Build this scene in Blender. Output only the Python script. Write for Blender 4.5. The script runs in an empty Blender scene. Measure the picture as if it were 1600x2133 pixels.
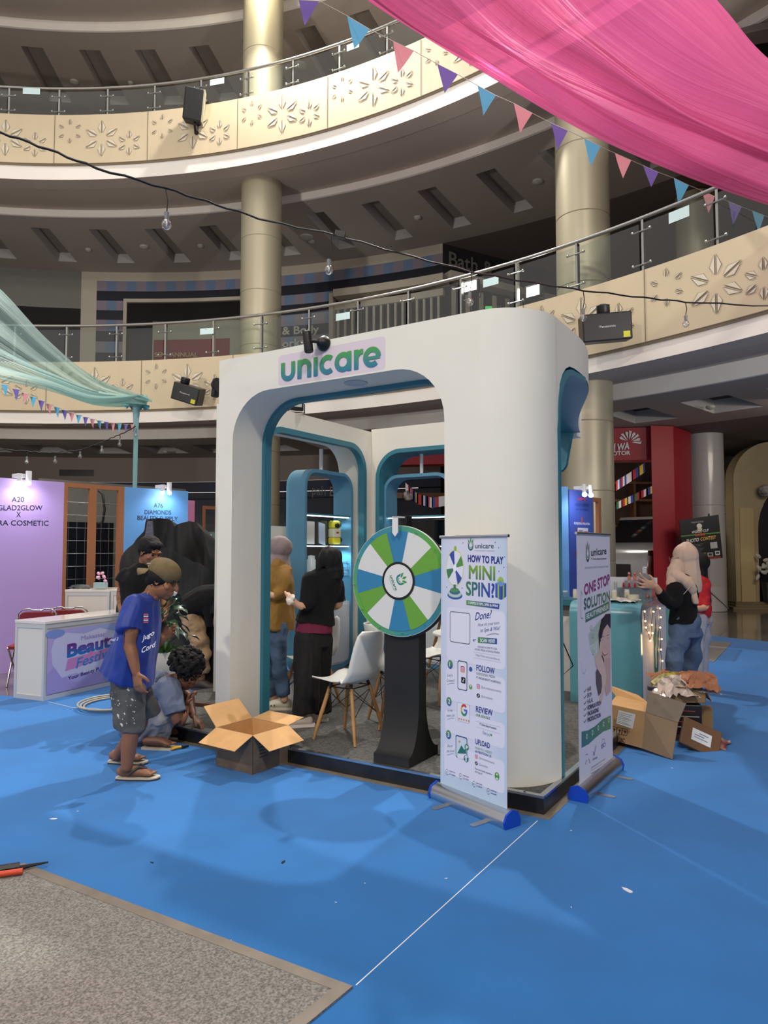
import bpy, bmesh, math, random
from mathutils import Vector, Matrix, noise
random.seed(7)
SC = bpy.context.scene
COL = SC.collection
R_ = math.radians
# ---------------------------------------------------------------- camera
F, EYE, PITCH = 1480.0, 1.52, R_(3.0)          # focal length in pixels of a 1600x2133 frame, eye height
cam = bpy.data.objects.new('camera', bpy.data.cameras.new('camera'))
COL.objects.link(cam)
cam.location = (0, 0, EYE)
cam.rotation_euler = (R_(90) + PITCH, 0, 0)
cam.data.sensor_fit = 'VERTICAL'
cam.data.sensor_height = 24.0
cam.data.lens = F / 2133 * 24.0
cam.data.clip_start = 0.05
cam.data.clip_end = 200
SC.camera = cam
SC.view_settings.view_transform = 'Standard'
SC.view_settings.look = 'None'
SC.view_settings.exposure = 0.08
SC.view_settings.gamma = 1.0
SC.view_settings.use_curve_mapping = False
# ---------------------------------------------------------------- light
W = bpy.data.worlds.new('world'); SC.world = W; W.use_nodes = True
W.node_tree.nodes['Background'].inputs[0].default_value = (0.90, 0.84, 0.80, 1)
W.node_tree.nodes['Background'].inputs[1].default_value = 0.60

def area(name, loc, target, size, power, color=(1, 1, 1), shape='DISK', spread=180):
    l = bpy.data.lights.new(name, 'AREA'); l.energy = power; l.color = color; l.size = size; l.shape = shape
    l.spread = R_(spread)
    o = bpy.data.objects.new(name, l); COL.objects.link(o); o.location = loc
    o.rotation_euler = (Vector(target) - Vector(loc)).to_track_quat('-Z', 'Y').to_euler()
    return o

def spot(name, loc, target, power, angle, color=(1, 1, 1), radius=.03, blend=.4):
    l = bpy.data.lights.new(name, 'SPOT'); l.energy = power; l.color = color; l.spot_size = R_(angle)
    l.spot_blend = blend; l.shadow_soft_size = radius
    o = bpy.data.objects.new(name, l); COL.objects.link(o); o.location = loc
    o.rotation_euler = (Vector(target) - Vector(loc)).to_track_quat('-Z', 'Y').to_euler()
    return o

area('atrium_flood_front', (2.5, -9, 12.5), (0.3, 5, 1.5), 1.2, 950, (1, .94, .86))
area('atrium_flood_front_left', (-9.5, -5, 11), (0, 5, 1.5), .7, 600, (1, .94, .86))
area('atrium_flood_back', (4.6, 12.3, 14.6), (0, 4, 0), .4, 2000, (1, .95, .88))
area('atrium_flood_back_left', (-2.6, 14.8, 14.6), (-1, 4, 0), .4, 1150, (1, .95, .88))
area('atrium_skylight', (-6, 3, 24), (-6, 4, 0), 14, 1100, (1, .95, .9))
spot('ceiling_fill_left', (-9, 2.5, 2.6), (-6.5, 14, 14), 2500, 105, (1, .95, .9), .3, .8)  # added fill from out of view to lift the balcony ceilings
spot('ceiling_fill_right', (7.5, 1.5, 2.6), (3.5, 12, 13), 2200, 105, (1, .95, .9), .3, .8)  # matching added ceiling fill from the right, also out of view
area('gallery_fill_left', (-9, 15.5, 4.1), (-9, 17, 0), 2.5, 30, (1, .9, .8))  # added fill under the slab, brightens the far ground floor
area('gallery_fill_right', (8.6, 13, 4.2), (8.6, 15, 0), 2.5, 120, (1, .88, .74))  # same added ground floor fill on the right side
area('car_fill', (5.3, 17.1, 3.3), (6.6, 18.2, .6), .8, 45, (1, .92, .84))  # added fill to brighten the car inside the shop
area('column_uplight', (-2.9, 15.6, 15.2), (-3.1, 16.7, 13.5), .25, 60, (1, .9, .62))

# ---------------------------------------------------------------- measuring helpers
_c, _s = math.cos(PITCH), math.sin(PITCH)
def ray(px, py):
    x, y = (px - 800) / F, (1066.5 - py) / F
    Y = _c - y * _s
    return x / Y, (_s + y * _c) / Y
def G(px, py, z=0.0):
    x, r = ray(px, py); Y = (z - EYE) / r
    return Vector((x * Y, Y, z))
def A(px, py, Y):
    x, r = ray(px, py)
    return Vector((x * Y, Y, EYE + r * Y))
def L(c):
    c = c / 255.0
    return c / 12.92 if c <= .04045 else ((c + .055) / 1.055) ** 2.4
def rgb(r, g, b): return (L(r), L(g), L(b))

# ---------------------------------------------------------------- materials
MATS = {}
def M(name, col, rough=.6, metal=0.0, var=0.0, scale=6.0, bump=0.0, bscale=60.0, coat=0.0, emit=None, estr=0.0, sheen=0.0, col2=None, trans=0.0, alpha=1.0, bdist=.002):
    if name in MATS: return MATS[name]
    m = bpy.data.materials.new(name); m.use_nodes = True; MATS[name] = m
    nt = m.node_tree; b = nt.nodes['Principled BSDF']
    b.inputs['Base Color'].default_value = (*col, 1)
    b.inputs['Roughness'].default_value = rough; b.inputs['Metallic'].default_value = metal
    b.inputs['Coat Weight'].default_value = coat; b.inputs['Sheen Weight'].default_value = sheen
    b.inputs['Transmission Weight'].default_value = trans; b.inputs['Alpha'].default_value = alpha
    if emit: b.inputs['Emission Color'].default_value = (*emit, 1); b.inputs['Emission Strength'].default_value = estr
    tc = nt.nodes.new('ShaderNodeTexCoord')
    if var or col2:
        n = nt.nodes.new('ShaderNodeTexNoise'); n.inputs['Scale'].default_value = scale; n.inputs['Detail'].default_value = 6
        nt.links.new(tc.outputs['Object'], n.inputs['Vector'])
        r = nt.nodes.new('ShaderNodeValToRGB')
        c2 = col2 or tuple(max(0, c * (1 - var)) for c in col); c1 = col if col2 else tuple(min(1, c * (1 + var)) for c in col)
        r.color_ramp.elements[0].position = .35; r.color_ramp.elements[1].position = .65
        r.color_ramp.elements[0].color = (*c2, 1); r.color_ramp.elements[1].color = (*c1, 1)
        nt.links.new(n.outputs['Fac'], r.inputs['Fac']); nt.links.new(r.outputs['Color'], b.inputs['Base Color'])
    if bump:
        n2 = nt.nodes.new('ShaderNodeTexNoise'); n2.inputs['Scale'].default_value = bscale; n2.inputs['Detail'].default_value = 4
        nt.links.new(tc.outputs['Object'], n2.inputs['Vector'])
        bp = nt.nodes.new('ShaderNodeBump'); bp.inputs['Strength'].default_value = bump; bp.inputs['Distance'].default_value = bdist
        nt.links.new(n2.outputs['Fac'], bp.inputs['Height']); nt.links.new(bp.outputs['Normal'], b.inputs['Normal'])
    return m
def glassmat(name, tint, refl=.12, rough=.02):
    if name in MATS: return MATS[name]
    m = bpy.data.materials.new(name); m.use_nodes = True; MATS[name] = m; nt = m.node_tree; nt.nodes.clear()
    o = nt.nodes.new('ShaderNodeOutputMaterial'); t = nt.nodes.new('ShaderNodeBsdfTransparent'); g = nt.nodes.new('ShaderNodeBsdfGlossy')
    mx = nt.nodes.new('ShaderNodeMixShader'); t.inputs[0].default_value = (*tint, 1); g.inputs['Roughness'].default_value = rough
    lw = nt.nodes.new('ShaderNodeLayerWeight'); lw.inputs[0].default_value = .35
    mp = nt.nodes.new('ShaderNodeMath'); mp.operation = 'MULTIPLY_ADD'; mp.inputs[1].default_value = .5; mp.inputs[2].default_value = refl
    nt.links.new(lw.outputs['Facing'], mp.inputs[0]); nt.links.new(mp.outputs[0], mx.inputs[0])
    nt.links.new(t.outputs[0], mx.inputs[1]); nt.links.new(g.outputs[0], mx.inputs[2]); nt.links.new(mx.outputs[0], o.inputs[0])
    return m
def sheermat(name, col, opac=.7, gloss=.25, rough=.3, fold=18.0):
    """thin woven cloth: some light passes straight through, some is diffused, plus a satin sheen"""
    if name in MATS: return MATS[name]
    m = bpy.data.materials.new(name); m.use_nodes = True; MATS[name] = m; nt = m.node_tree; nt.nodes.clear()
    N = nt.nodes.new; K = nt.links.new
    o = N('ShaderNodeOutputMaterial'); t = N('ShaderNodeBsdfTransparent'); t.inputs[0].default_value = (*[min(1, c * 1.15 + .04) for c in col], 1)
    d = N('ShaderNodeBsdfDiffuse'); d.inputs[0].default_value = (*col, 1)
    tl = N('ShaderNodeBsdfTranslucent'); tl.inputs[0].default_value = (*col, 1)
    g = N('ShaderNodeBsdfGlossy'); g.inputs[0].default_value = (*[min(1, c * .6 + .35) for c in col], 1); g.inputs['Roughness'].default_value = rough
    a = N('ShaderNodeMixShader'); a.inputs[0].default_value = .5; K(d.outputs[0], a.inputs[1]); K(tl.outputs[0], a.inputs[2])
    b = N('ShaderNodeMixShader'); b.inputs[0].default_value = gloss; K(a.outputs[0], b.inputs[1]); K(g.outputs[0], b.inputs[2])
    c = N('ShaderNodeMixShader'); c.inputs[0].default_value = opac; K(t.outputs[0], c.inputs[1]); K(b.outputs[0], c.inputs[2]); K(c.outputs[0], o.inputs[0])
    tc = N('ShaderNodeTexCoord'); mp = N('ShaderNodeMapping'); mp.inputs['Scale'].default_value = (.35, fold, 1)
    n = N('ShaderNodeTexNoise'); n.inputs['Scale'].default_value = 2.2; n.inputs['Detail'].default_value = 5; n.inputs['Distortion'].default_value = .3
    bp = N('ShaderNodeBump'); bp.inputs['Strength'].default_value = .6; bp.inputs['Distance'].default_value = .05
    K(tc.outputs['UV'], mp.inputs[0]); K(mp.outputs[0], n.inputs[0]); K(n.outputs[0], bp.inputs['Height'])
    for q in (d, tl, g): K(bp.outputs[0], q.inputs['Normal'])
    return m
def printmat():
    if 'print' in MATS: return MATS['print']
    m = bpy.data.materials.new('print'); m.use_nodes = True; MATS['print'] = m; nt = m.node_tree
    b = nt.nodes['Principled BSDF']; b.inputs['Roughness'].default_value = .5
    a = nt.nodes.new('ShaderNodeAttribute'); a.attribute_name = 'Col'
    nt.links.new(a.outputs['Color'], b.inputs['Base Color'])
    return m

# ---------------------------------------------------------------- mesh helpers
def link(o, parent=None):
    COL.objects.link(o)
    if parent: o.parent = parent
    return o
def thing(name, label, cat, loc=(0, 0, 0), rotz=0.0, group=None):
    o = bpy.data.objects.new(name, None); link(o); o.empty_display_size = .1
    o.location = loc; o.rotation_euler = (0, 0, rotz); o['label'] = label; o['category'] = cat
    if group: o['group'] = group
    return o
def tag(o, label, cat, group=None, kind=None):
    o['label'] = label; o['category'] = cat
    if group: o['group'] = group
    if kind: o['kind'] = kind
    return o
def struct(o): o['kind'] = 'structure'; return o
def lab(o, label): o['label'] = label; return o
def dup(root, loc, rotz=None, label=None, group=None):
    r = root.copy(); COL.objects.link(r); r.location = loc
    if rotz is not None: r.rotation_euler = (0, 0, rotz)
    if label: r['label'] = label
    if group: r['group'] = group
    for ch in list(root.children):
        c = ch.copy(); COL.objects.link(c); c.parent = r
        for g in list(ch.children):
            d = g.copy(); COL.objects.link(d); d.parent = c
    return r

class MB:
    def __init__(s): s.v = []; s.f = []; s.m = []
    def add(s, vs, fs, mi=0):
        k = len(s.v); s.v += [tuple(p) for p in vs]; s.f += [tuple(i + k for i in f) for f in fs]; s.m += [mi] * len(fs); return s
    def box(s, x0, x1, y0, y1, z0, z1, mi=0, X=None):
        vs = [Vector((x, y, z)) for z in (z0, z1) for y in (y0, y1) for x in (x0, x1)]
        if X: vs = [X @ p for p in vs]
        return s.add(vs, [(0, 2, 3, 1), (4, 5, 7, 6), (0, 1, 5, 4), (2, 6, 7, 3), (0, 4, 6, 2), (1, 3, 7, 5)], mi)
    def prism(s, poly, h0, h1, ax='z', mi=0, X=None):
        n = len(poly)
        def P(p, h): return Vector((p[0], p[1], h)) if ax == 'z' else (Vector((p[0], h, p[1])) if ax == 'y' else Vector((h, p[0], p[1])))
        vs = [P(p, h0) for p in poly] + [P(p, h1) for p in poly]
        if X: vs = [X @ p for p in vs]
        return s.add(vs, [tuple(range(n))[::-1], tuple(range(n, 2 * n))] + [(i, (i + 1) % n, n + (i + 1) % n, n + i) for i in range(n)], mi)
    def ring(s, outer, inner, h0, h1, ax='y', mi=0, X=None):
        """closed frame between two loops with the same number of points"""
        n = len(outer)
        def P(p, h): return Vector((p[0], p[1], h)) if ax == 'z' else (Vector((p[0], h, p[1])) if ax == 'y' else Vector((h, p[0], p[1])))
        vs = [P(p, h) for h in (h0, h1) for lp in (outer, inner) for p in lp]
        if X: vs = [X @ p for p in vs]
        fs = []
        for i in range(n):
            j = (i + 1) % n
            fs += [(i, j, n + j, n + i), (2 * n + i, 3 * n + i, 3 * n + j, 2 * n + j), (i, 2 * n + i, 2 * n + j, j), (n + i, n + j, 3 * n + j, 3 * n + i)]
        return s.add(vs, fs, mi)
    def tube(s, pts, r, n=8, mi=0, closed=False, cap=True):
        pts = [Vector(p) for p in pts]; m = len(pts); rs = r if isinstance(r, (list, tuple)) else [r] * m
        up = None; k = len(s.v); vs = []
        for i, p in enumerate(pts):
            a = pts[(i - 1) % m] if (closed or i > 0) else p; b = pts[(i + 1) % m] if (closed or i < m - 1) else p
            t = (b - a).normalized() if (b - a).length > 1e-9 else Vector((0, 0, 1))
            if up is None: up = Vector((0, 0, 1)) if abs(t.z) < .9 else Vector((1, 0, 0))
            x = t.cross(up)
            if x.length < 1e-6: x = t.orthogonal()
            x.normalize(); y = x.cross(t).normalized(); up = y
            vs += [p + (x * math.cos(2 * math.pi * q / n) + y * math.sin(2 * math.pi * q / n)) * rs[i] for q in range(n)]
        fs = []
        for i in range(m if closed else m - 1):
            j = (i + 1) % m
            fs += [(i * n + q, i * n + (q + 1) % n, j * n + (q + 1) % n, j * n + q) for q in range(n)]
        if cap and not closed: fs += [tuple(range(n))[::-1], tuple((m - 1) * n + q for q in range(n))]
        return s.add(vs, fs, mi)
    def lathe(s, prof, n=24, mi=0, c=(0, 0, 0), X=None):
        vs = []; c = Vector(c)
        for r, z in prof: vs += [Vector((r * math.cos(2 * math.pi * q / n), r * math.sin(2 * math.pi * q / n), z)) for q in range(n)]
        vs = [(X @ p if X else p) + c for p in vs]
        fs = [(i * n + q, i * n + (q + 1) % n, (i + 1) * n + (q + 1) % n, (i + 1) * n + q) for i in range(len(prof) - 1) for q in range(n)]
        fs += [tuple(range(n))[::-1], tuple((len(prof) - 1) * n + q for q in range(n))]
        return s.add(vs, fs, mi)
    def ball(s, c, r, mi=0, n=14, X=None):
        r = r if isinstance(r, (list, tuple)) else (r, r, r); h = max(4, n // 2); vs = []
        for i in range(1, h):
            a = math.pi * i / h
            for q in range(n):
                b = 2 * math.pi * q / n; vs.append(Vector((r[0] * math.sin(a) * math.cos(b), r[1] * math.sin(a) * math.sin(b), r[2] * math.cos(a))))
        vs += [Vector((0, 0, r[2])), Vector((0, 0, -r[2]))]
        if X: vs = [X @ p for p in vs]
        vs = [p + Vector(c) for p in vs]; t = (h - 1) * n
        fs = [(i * n + q, (i + 1) * n + q, (i + 1) * n + (q + 1) % n, i * n + (q + 1) % n) for i in range(h - 2) for q in range(n)]
        fs += [(t, q, (q + 1) % n) for q in range(n)] + [(t + 1, (h - 2) * n + (q + 1) % n, (h - 2) * n + q) for q in range(n)]
        return s.add(vs, fs, mi)
    def grid(s, fn, nu, nv, mi=0, flip=False):
        vs = [fn(i / nu, j / nv) for j in range(nv + 1) for i in range(nu + 1)]
        w = nu + 1
        fs = [(j * w + i, j * w + i + 1, (j + 1) * w + i + 1, (j + 1) * w + i) for j in range(nv) for i in range(nu)]
        if flip: fs = [f[::-1] for f in fs]
        return s.add(vs, fs, mi)
    def build(s, name, mats, parent=None, loc=None, rotz=None, smooth=None, recalc=True, uv=False, solid=0.0, bevel=0.0):
        me = bpy.data.meshes.new(name); me.from_pydata(s.v, [], s.f); me.update()
        for m in (mats if isinstance(mats, (list, tuple)) else [mats]): me.materials.append(m)
        me.polygons.foreach_set('material_index', s.m)
        if recalc:
            bm = bmesh.new(); bm.from_mesh(me); bmesh.ops.recalc_face_normals(bm, faces=bm.faces); bm.to_mesh(me); bm.free()
        if smooth is not None:
            me.polygons.foreach_set('use_smooth', [True] * len(me.polygons))
            me.set_sharp_from_angle(angle=R_(smooth))
        o = bpy.data.objects.new(name, me); link(o, parent)
        if loc is not None: o.location = loc
        if rotz is not None: o.rotation_euler = (0, 0, rotz)
        if solid: md = o.modifiers.new('solid', 'SOLIDIFY'); md.thickness = solid; md.offset = 0
        if bevel: md = o.modifiers.new('bevel', 'BEVEL'); md.width = bevel; md.segments = 2; md.limit_method = 'ANGLE'; md.angle_limit = R_(40)
        return o
def arc(cx, cy, r, a0, a1, n=8): return [(cx + r * math.cos(R_(a0 + (a1 - a0) * i / n)), cy + r * math.sin(R_(a0 + (a1 - a0) * i / n))) for i in range(n + 1)]
def rrect(x0, x1, y0, y1, r, n=6):
    return arc(x1 - r, y1 - r, r, 0, 90, n) + arc(x0 + r, y1 - r, r, 90, 180, n) + arc(x0 + r, y0 + r, r, 180, 270, n) + arc(x1 - r, y0 + r, r, 270, 360, n)

# ---------------------------------------------------------------- lettering and printed graphics
def text_mesh(s, bold=0.0, spacing=1.0, extrude=0.0):
    cu = bpy.data.curves.new('t', 'FONT'); cu.body = s; cu.size = 1.0; cu.space_character = spacing
    cu.resolution_u = 3; cu.extrude = extrude; cu.fill_mode = 'BOTH' if extrude else 'FRONT'
    o = bpy.data.objects.new('t', cu); COL.objects.link(o)
    me = bpy.data.meshes.new_from_object(o.evaluated_get(bpy.context.evaluated_depsgraph_get()))
    vs = [v.co.copy() for v in me.vertices]; fs = [tuple(p.vertices) for p in me.polygons]
    bpy.data.objects.remove(o); bpy.data.curves.remove(cu); bpy.data.meshes.remove(me)
    if bold and vs:
        b = bold * .8; n = len(vs); v0, f0 = vs, fs; vs, fs = [], []
        for k, (dx, dy) in enumerate(((-b, -b), (b, -b), (b, b), (-b, b), (0, 0))):
            vs += [v + Vector((dx, dy, k * 4e-5)) for v in v0]; fs += [tuple(i + k * n for i in f) for f in f0]
    return vs, fs
class Plane:
    """an upright plane in the place, from p0 to p1 on plan; local x runs along it and local z up"""
    def __init__(s, p0, p1):
        s.o = Vector((p0[0], p0[1])); d = Vector((p1[0], p1[1])) - s.o; s.w = d.length; s.e = d / s.w; s.rot = math.atan2(s.e.y, s.e.x)
    def at(s, px, py):
        x, r = ray(px, py)
        q = (x * s.o.y - s.o.x) / (s.e.x - x * s.e.y)
        Y = s.o.y + s.e.y * q
        return q, EYE + r * Y
class Print:
    def __init__(s, plane=None, step=.0006): s.v = []; s.f = []; s.c = []; s.pl = plane; s.k = 0; s.lean = 0.0; s.step = min(step, .0004); s.bb = []
    def _a(s, pts, fs, col):
        xs = [p[0] for p in pts]; zs = [p[1] for p in pts]; x0, x1, z0, z1 = min(xs), max(xs), min(zs), max(zs)
        lay = 1 + max([q[4] for q in s.bb if q[0] < x1 and q[1] > x0 and q[2] < z1 and q[3] > z0], default=0)
        s.bb.append((x0, x1, z0, z1, lay)); y = -s.step * lay; b = len(s.v)
        for p in pts:
            s.v.append((p[0], y - (p[2] if len(p) > 2 else 0), p[1])); c = col(p[0], p[1]) if callable(col) else col; s.c.append((*c[:3], 1))
        s.f += [tuple(i + b for i in f) for f in fs]
    def poly(s, pts, col): s._a(pts, [tuple(range(len(pts)))], col)
    def rect(s, x0, x1, y0, y1, col, r=0.0, nx=1, ny=1):
        if r: s.poly(rrect(x0, x1, y0, y1, r, 4), col)
        else:
            pts = [(x0 + (x1 - x0) * i / nx, y0 + (y1 - y0) * j / ny) for j in range(ny + 1) for i in range(nx + 1)]
            s._a(pts, [(j * (nx + 1) + i, j * (nx + 1) + i + 1, (j + 1) * (nx + 1) + i + 1, (j + 1) * (nx + 1) + i) for j in range(ny) for i in range(nx)], col)
    def circ(s, x, y, rx, col, ry=None, n=20, a0=0, a1=360):
        ry = ry or rx
        pts = [(x + rx * math.cos(R_(a0 + (a1 - a0) * i / n)), y + ry * math.sin(R_(a0 + (a1 - a0) * i / n))) for i in range(n + (a1 - a0 != 360))]
        if a1 - a0 != 360: pts = [(x, y)] + pts
        s.poly(pts, col)
    def arcband(s, x, y, r0, r1, a0, a1, col, n=12, q=1.0):
        a = [R_(a0 + (a1 - a0) * i / n) for i in range(n + 1)]
        s.poly([(x + r1 * math.cos(t), y + q * r1 * math.sin(t)) for t in a] + [(x + r0 * math.cos(t), y + q * r0 * math.sin(t)) for t in reversed(a)], col)
    def line(s, pts, w, col):
        for a, b in zip(pts, pts[1:]):
            d = Vector((b[0] - a[0], b[1] - a[1])); n = Vector((-d.y, d.x)).normalized() * w / 2
            s.poly([(a[0] - n.x, a[1] - n.y), (b[0] - n.x, b[1] - n.y), (b[0] + n.x, b[1] + n.y), (a[0] + n.x, a[1] + n.y)], col); s.k -= 1
        s.k += 1
    def text(s, t, x0, y0, x1=None, y1=None, h=.05, col=(0, 0, 0), bold=0.0, shear=0.0, spacing=1.0, center=False):
        """baseline from (x0,y0) to (x1,y1) fitted to that width; h is the capital height"""
        vs, fs = text_mesh(t, bold, spacing)
        if not vs: return
        w0 = min(v.x for v in vs); w1 = max(v.x for v in vs); sy = h / .70
        if x1 is None: sx, e = sy, Vector((1, 0))
        else: d = Vector((x1 - x0, y1 - y0)); sx = d.length / (w1 - w0); e = d.normalized()
        if center and x1 is None: x0 -= (w1 - w0) * sx / 2
        n = Vector((-e.y, e.x)) if x1 is None else Vector((0, 1))
        pts = []
        for v in vs:
            p = e * ((v.x - w0) * sx + shear * v.y * sy) + n * (v.y * sy); pts.append((x0 + p.x, y0 + p.y, v.z))
        s._a(pts, fs, col)
    # the same, measured on the plane
    def P(s, px, py): x, z = s.pl.at(px, py); return x - (z - .09) * s.lean, z
    def tp(s, t, a, b, hp, col, **k):
        x0, y0 = s.P(*a); x1, y1 = s.P(*b); h = s.P(a[0], a[1] - hp)[1] - y0
        s.text(t, x0, y0, x1, y1, h, col, **k)
    def pp(s, pts, col): s.poly([s.P(*p) for p in pts], col)
    def lp(s, pts, w, col): s.line([s.P(*p) for p in pts], w, col)
    def cp(s, px, py, r, col, q=1.0, **k): x, y = s.P(px, py); s.circ(x, y, r, col, ry=r * q, **k)
    def build(s, name, parent=None, loc=None, rotz=None, mat=None):
        me = bpy.data.meshes.new(name); me.from_pydata(s.v, [], s.f); me.update(); me.materials.append(mat or printmat())
        at = me.color_attributes.new('Col', 'FLOAT_COLOR', 'POINT'); at.data.foreach_set('color', [c for q in s.c for c in q])
        o = bpy.data.objects.new(name, me); link(o, parent)
        if loc is not None: o.location = loc
        if rotz is not None: o.rotation_euler = (0, 0, rotz)
        return o
def lerp(a, b, t): t = max(0, min(1, t)); return tuple(p + (q - p) * t for p, q in zip(a, b))
def logo(pr, x, y, h, green, teal, q=1.0):
    """the sprout emblem: a U shaped stem with leaves rising from it"""
    w = h * .36 * q
    pr.arcband(x, y + .34 * h, w * .62, w, 180, 360, teal, q=.95 / q); pr.k -= 1
    for sx in (-1, 1):
        c = teal if sx < 0 else green
        pr.poly([(x + sx * w, y + .34 * h), (x + sx * w * .62, y + .34 * h), (x + sx * w * .62, y + .5 * h), (x + sx * w, y + .62 * h)][::sx], c); pr.k -= 1
        pr.poly([(x + sx * w * .28, y + .46 * h), (x + sx * w * .95, y + .66 * h), (x + sx * w * .95, y + .9 * h), (x + sx * w * .38, y + .68 * h)][::sx], green); pr.k -= 1
    pr.poly([(x, y + .55 * h), (x + w * .28, y + .78 * h), (x, y + 1.05 * h), (x - w * .28, y + .78 * h)], green)
    pr.arcband(x, y + .34 * h, w * .28, w * .45, 180, 360, green, q=.95 / q)

# colours in common use
WHITE = M('white_paint', rgb(232, 229, 217), .55, var=.015, scale=3)
TEAL = M('teal_paint', rgb(54, 122, 140), .42, var=.04, scale=4)
BLUE = M('shelf_blue', rgb(92, 148, 178), .4, var=.03, scale=4)
BLACK = M('black_plastic', rgb(18, 18, 20), .45)
STEEL = M('brushed_steel', rgb(190, 190, 186), .25, 1.0)
ALU = M('aluminium', rgb(200, 204, 210), .3, 1.0)
GREY = M('grey_plastic', rgb(120, 122, 125), .5)
# ================================================================ the mall: round atrium, balconies, shop walls
CX, CY, RB = -7.6, 1.2, 15.2
def pol(R, a, z): return Vector((CX + R * math.sin(R_(a)), CY + R * math.cos(R_(a)), z))
def pxa(px, R):
    x = ray(px, 1144)[0]; A_ = x * x + 1; B_ = -2 * (x * CX + CY); C_ = CX * CX + CY * CY - R * R
    Y = (-B_ + math.sqrt(B_ * B_ - 4 * A_ * C_)) / (2 * A_)
    return math.degrees(math.atan2(x * Y - CX, Y - CY)), Y
def wz(px, py, R): a, Y = pxa(px, R); return a, A(px, py, Y).z
A0, A1 = -46, 118
def ringface(mb, R, a0, a1, z0, z1, mi=0, step=1.6):
    n = max(1, int((a1 - a0) / step))
    mb.grid(lambda i, j: pol(R, a0 + (a1 - a0) * i, z0 + (z1 - z0) * j), n, 1, mi)
def ringprof(mb, prof, a0, a1, mi=0, step=1.6):
    n = max(1, int((a1 - a0) / step)); m = len(prof) - 1
    mb.grid(lambda i, j: pol(prof[round(j * m)][0], a0 + (a1 - a0) * i, prof[round(j * m)][1]), n, m, mi)
def ringblock(mb, R0, R1, a0, a1, z0, z1, mi=0, step=1.6):
    n = max(1, int((a1 - a0) / step))
    mb.grid(lambda i, j: pol([R0, R1, R1, R0, R0][round(j * 4)], a0 + (a1 - a0) * i, [z0, z0, z1, z1, z0][round(j * 4)]), n, 4, mi)
    for a in (a0, a1): mb.add([pol(R0, a, z0), pol(R1, a, z0), pol(R1, a, z1), pol(R0, a, z1)], [(0, 1, 2, 3)], mi)

CREAM = M('parapet_cream', rgb(196, 180, 150), .6, var=.03, scale=1.2)
BAND = M('fascia_white', rgb(226, 220, 212), .6, var=.02, scale=1.5)
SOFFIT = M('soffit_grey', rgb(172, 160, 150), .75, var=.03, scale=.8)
CEIL = M('ceiling_grey', rgb(160, 151, 143), .8, var=.02, scale=.6)
SLOT = M('slot_dark', rgb(136, 128, 120), .8)
DARK = M('dark_shop', rgb(30, 30, 34), .5)
NAVY = M('navy_shop', rgb(44, 50, 74), .6, var=.1, scale=.7)
FLAKE = M('flake_white', rgb(206, 196, 176), .6)
GROOVE = M('groove_dark', rgb(120, 106, 86), .7)
COLM = M('column_champagne', rgb(178, 170, 146), .42, .38, var=.02, scale=.8)
SEAM = M('column_seam', rgb(110, 104, 86), .5)
TILE = M('floor_tile', rgb(104, 96, 90), .12, var=.25, scale=.5, coat=.3)
CARPET = M('blue_carpet', rgb(14, 104, 174), .92, var=.07, scale=2.2, bump=.5, bscale=160, sheen=.15)
GCARP = M('grey_carpet', rgb(146, 143, 138), .95, col2=rgb(92, 89, 86), scale=120, bump=.6, bscale=220)
SHOPFRAME = M('shop_cream', rgb(178, 170, 154), .6)
SHOPGLASS = M('shop_glass', rgb(34, 36, 38), .08, coat=.4)
PANELG = M('shop_grey', rgb(112, 112, 106), .5)

# floor
mb = MB(); mb.add([(-60, -20, 0), (60, -20, 0), (60, 60, 0), (-60, 60, 0)], [(0, 1, 2, 3)])
struct(mb.build('floor', TILE))
mb = MB()
pts = [(-5.2, -3, 0), (-5.2, 5.5, 0), G(-60, 1440), G(34, 1453), G(140, 1436), G(300, 1402), G(398, 1392), G(449, 1384), G(620, 1362), G(900, 1345), G(1330, 1322), G(1480, 1325), G(1600, 1337), (14, 7.2, 0), (14, -3, 0)]
mb.prism([(p[0], p[1]) for p in pts], -.02, .006)
tag(mb.build('carpet', CARPET), 'bright blue event carpet covering the atrium floor', 'carpet')
# grey carpet in the foreground with taped edges
p1, p2 = G(50, 1803), G(735, 2062); e = (p2 - p1).normalized(); n = Vector((-.575, -.818, 0))
mb = MB(); mb.prism([(p.x, p.y) for p in (p1, p2, p2 + n * 3, p1 + n * 3)], .0065, .012)
g = mb.build('carpet', GCARP); tag(g, 'grey speckled carpet in the foreground with taped edges', 'carpet')
TAPE = M('carpet_tape', rgb(122, 112, 100), .4, var=.12, scale=9)
mb = MB()
mb.prism([(p.x, p.y) for p in (p1, p2, p2 + n * .05, p1 + n * .055)], .0122, .0135)
mb.prism([(p.x, p.y) for p in (p2 - e * .05, p2, p2 + n * 3, p2 + n * 3 - e * .05)], .0122, .0137)
mb.build('edge_tape', TAPE, g)
mb = MB(); q = G(1120, 1712); r = G(742, 2056)
d = (r - q).normalized(); s_ = Vector((-d.y, d.x, 0)) * .0022
mb.prism([(p.x, p.y) for p in (q - s_, r - s_, r + s_, q + s_)], .006, .0075)
tag(mb.build('seam_string', M('string_white', rgb(220, 226, 235), .6)), 'thin white string along the seam of the blue carpet', 'string')
mb = MB(); mb.prism([(p.x, p.y) for p in (G(1448, 1374), G(1488, 1380), G(1524, 1340), G(1478, 1336))], .006, .012)
tag(mb.build('floor_mat', M('mat_grey', rgb(120, 116, 110), .9, var=.05)), 'small grey mat on the blue carpet at the right', 'mat')

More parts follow.
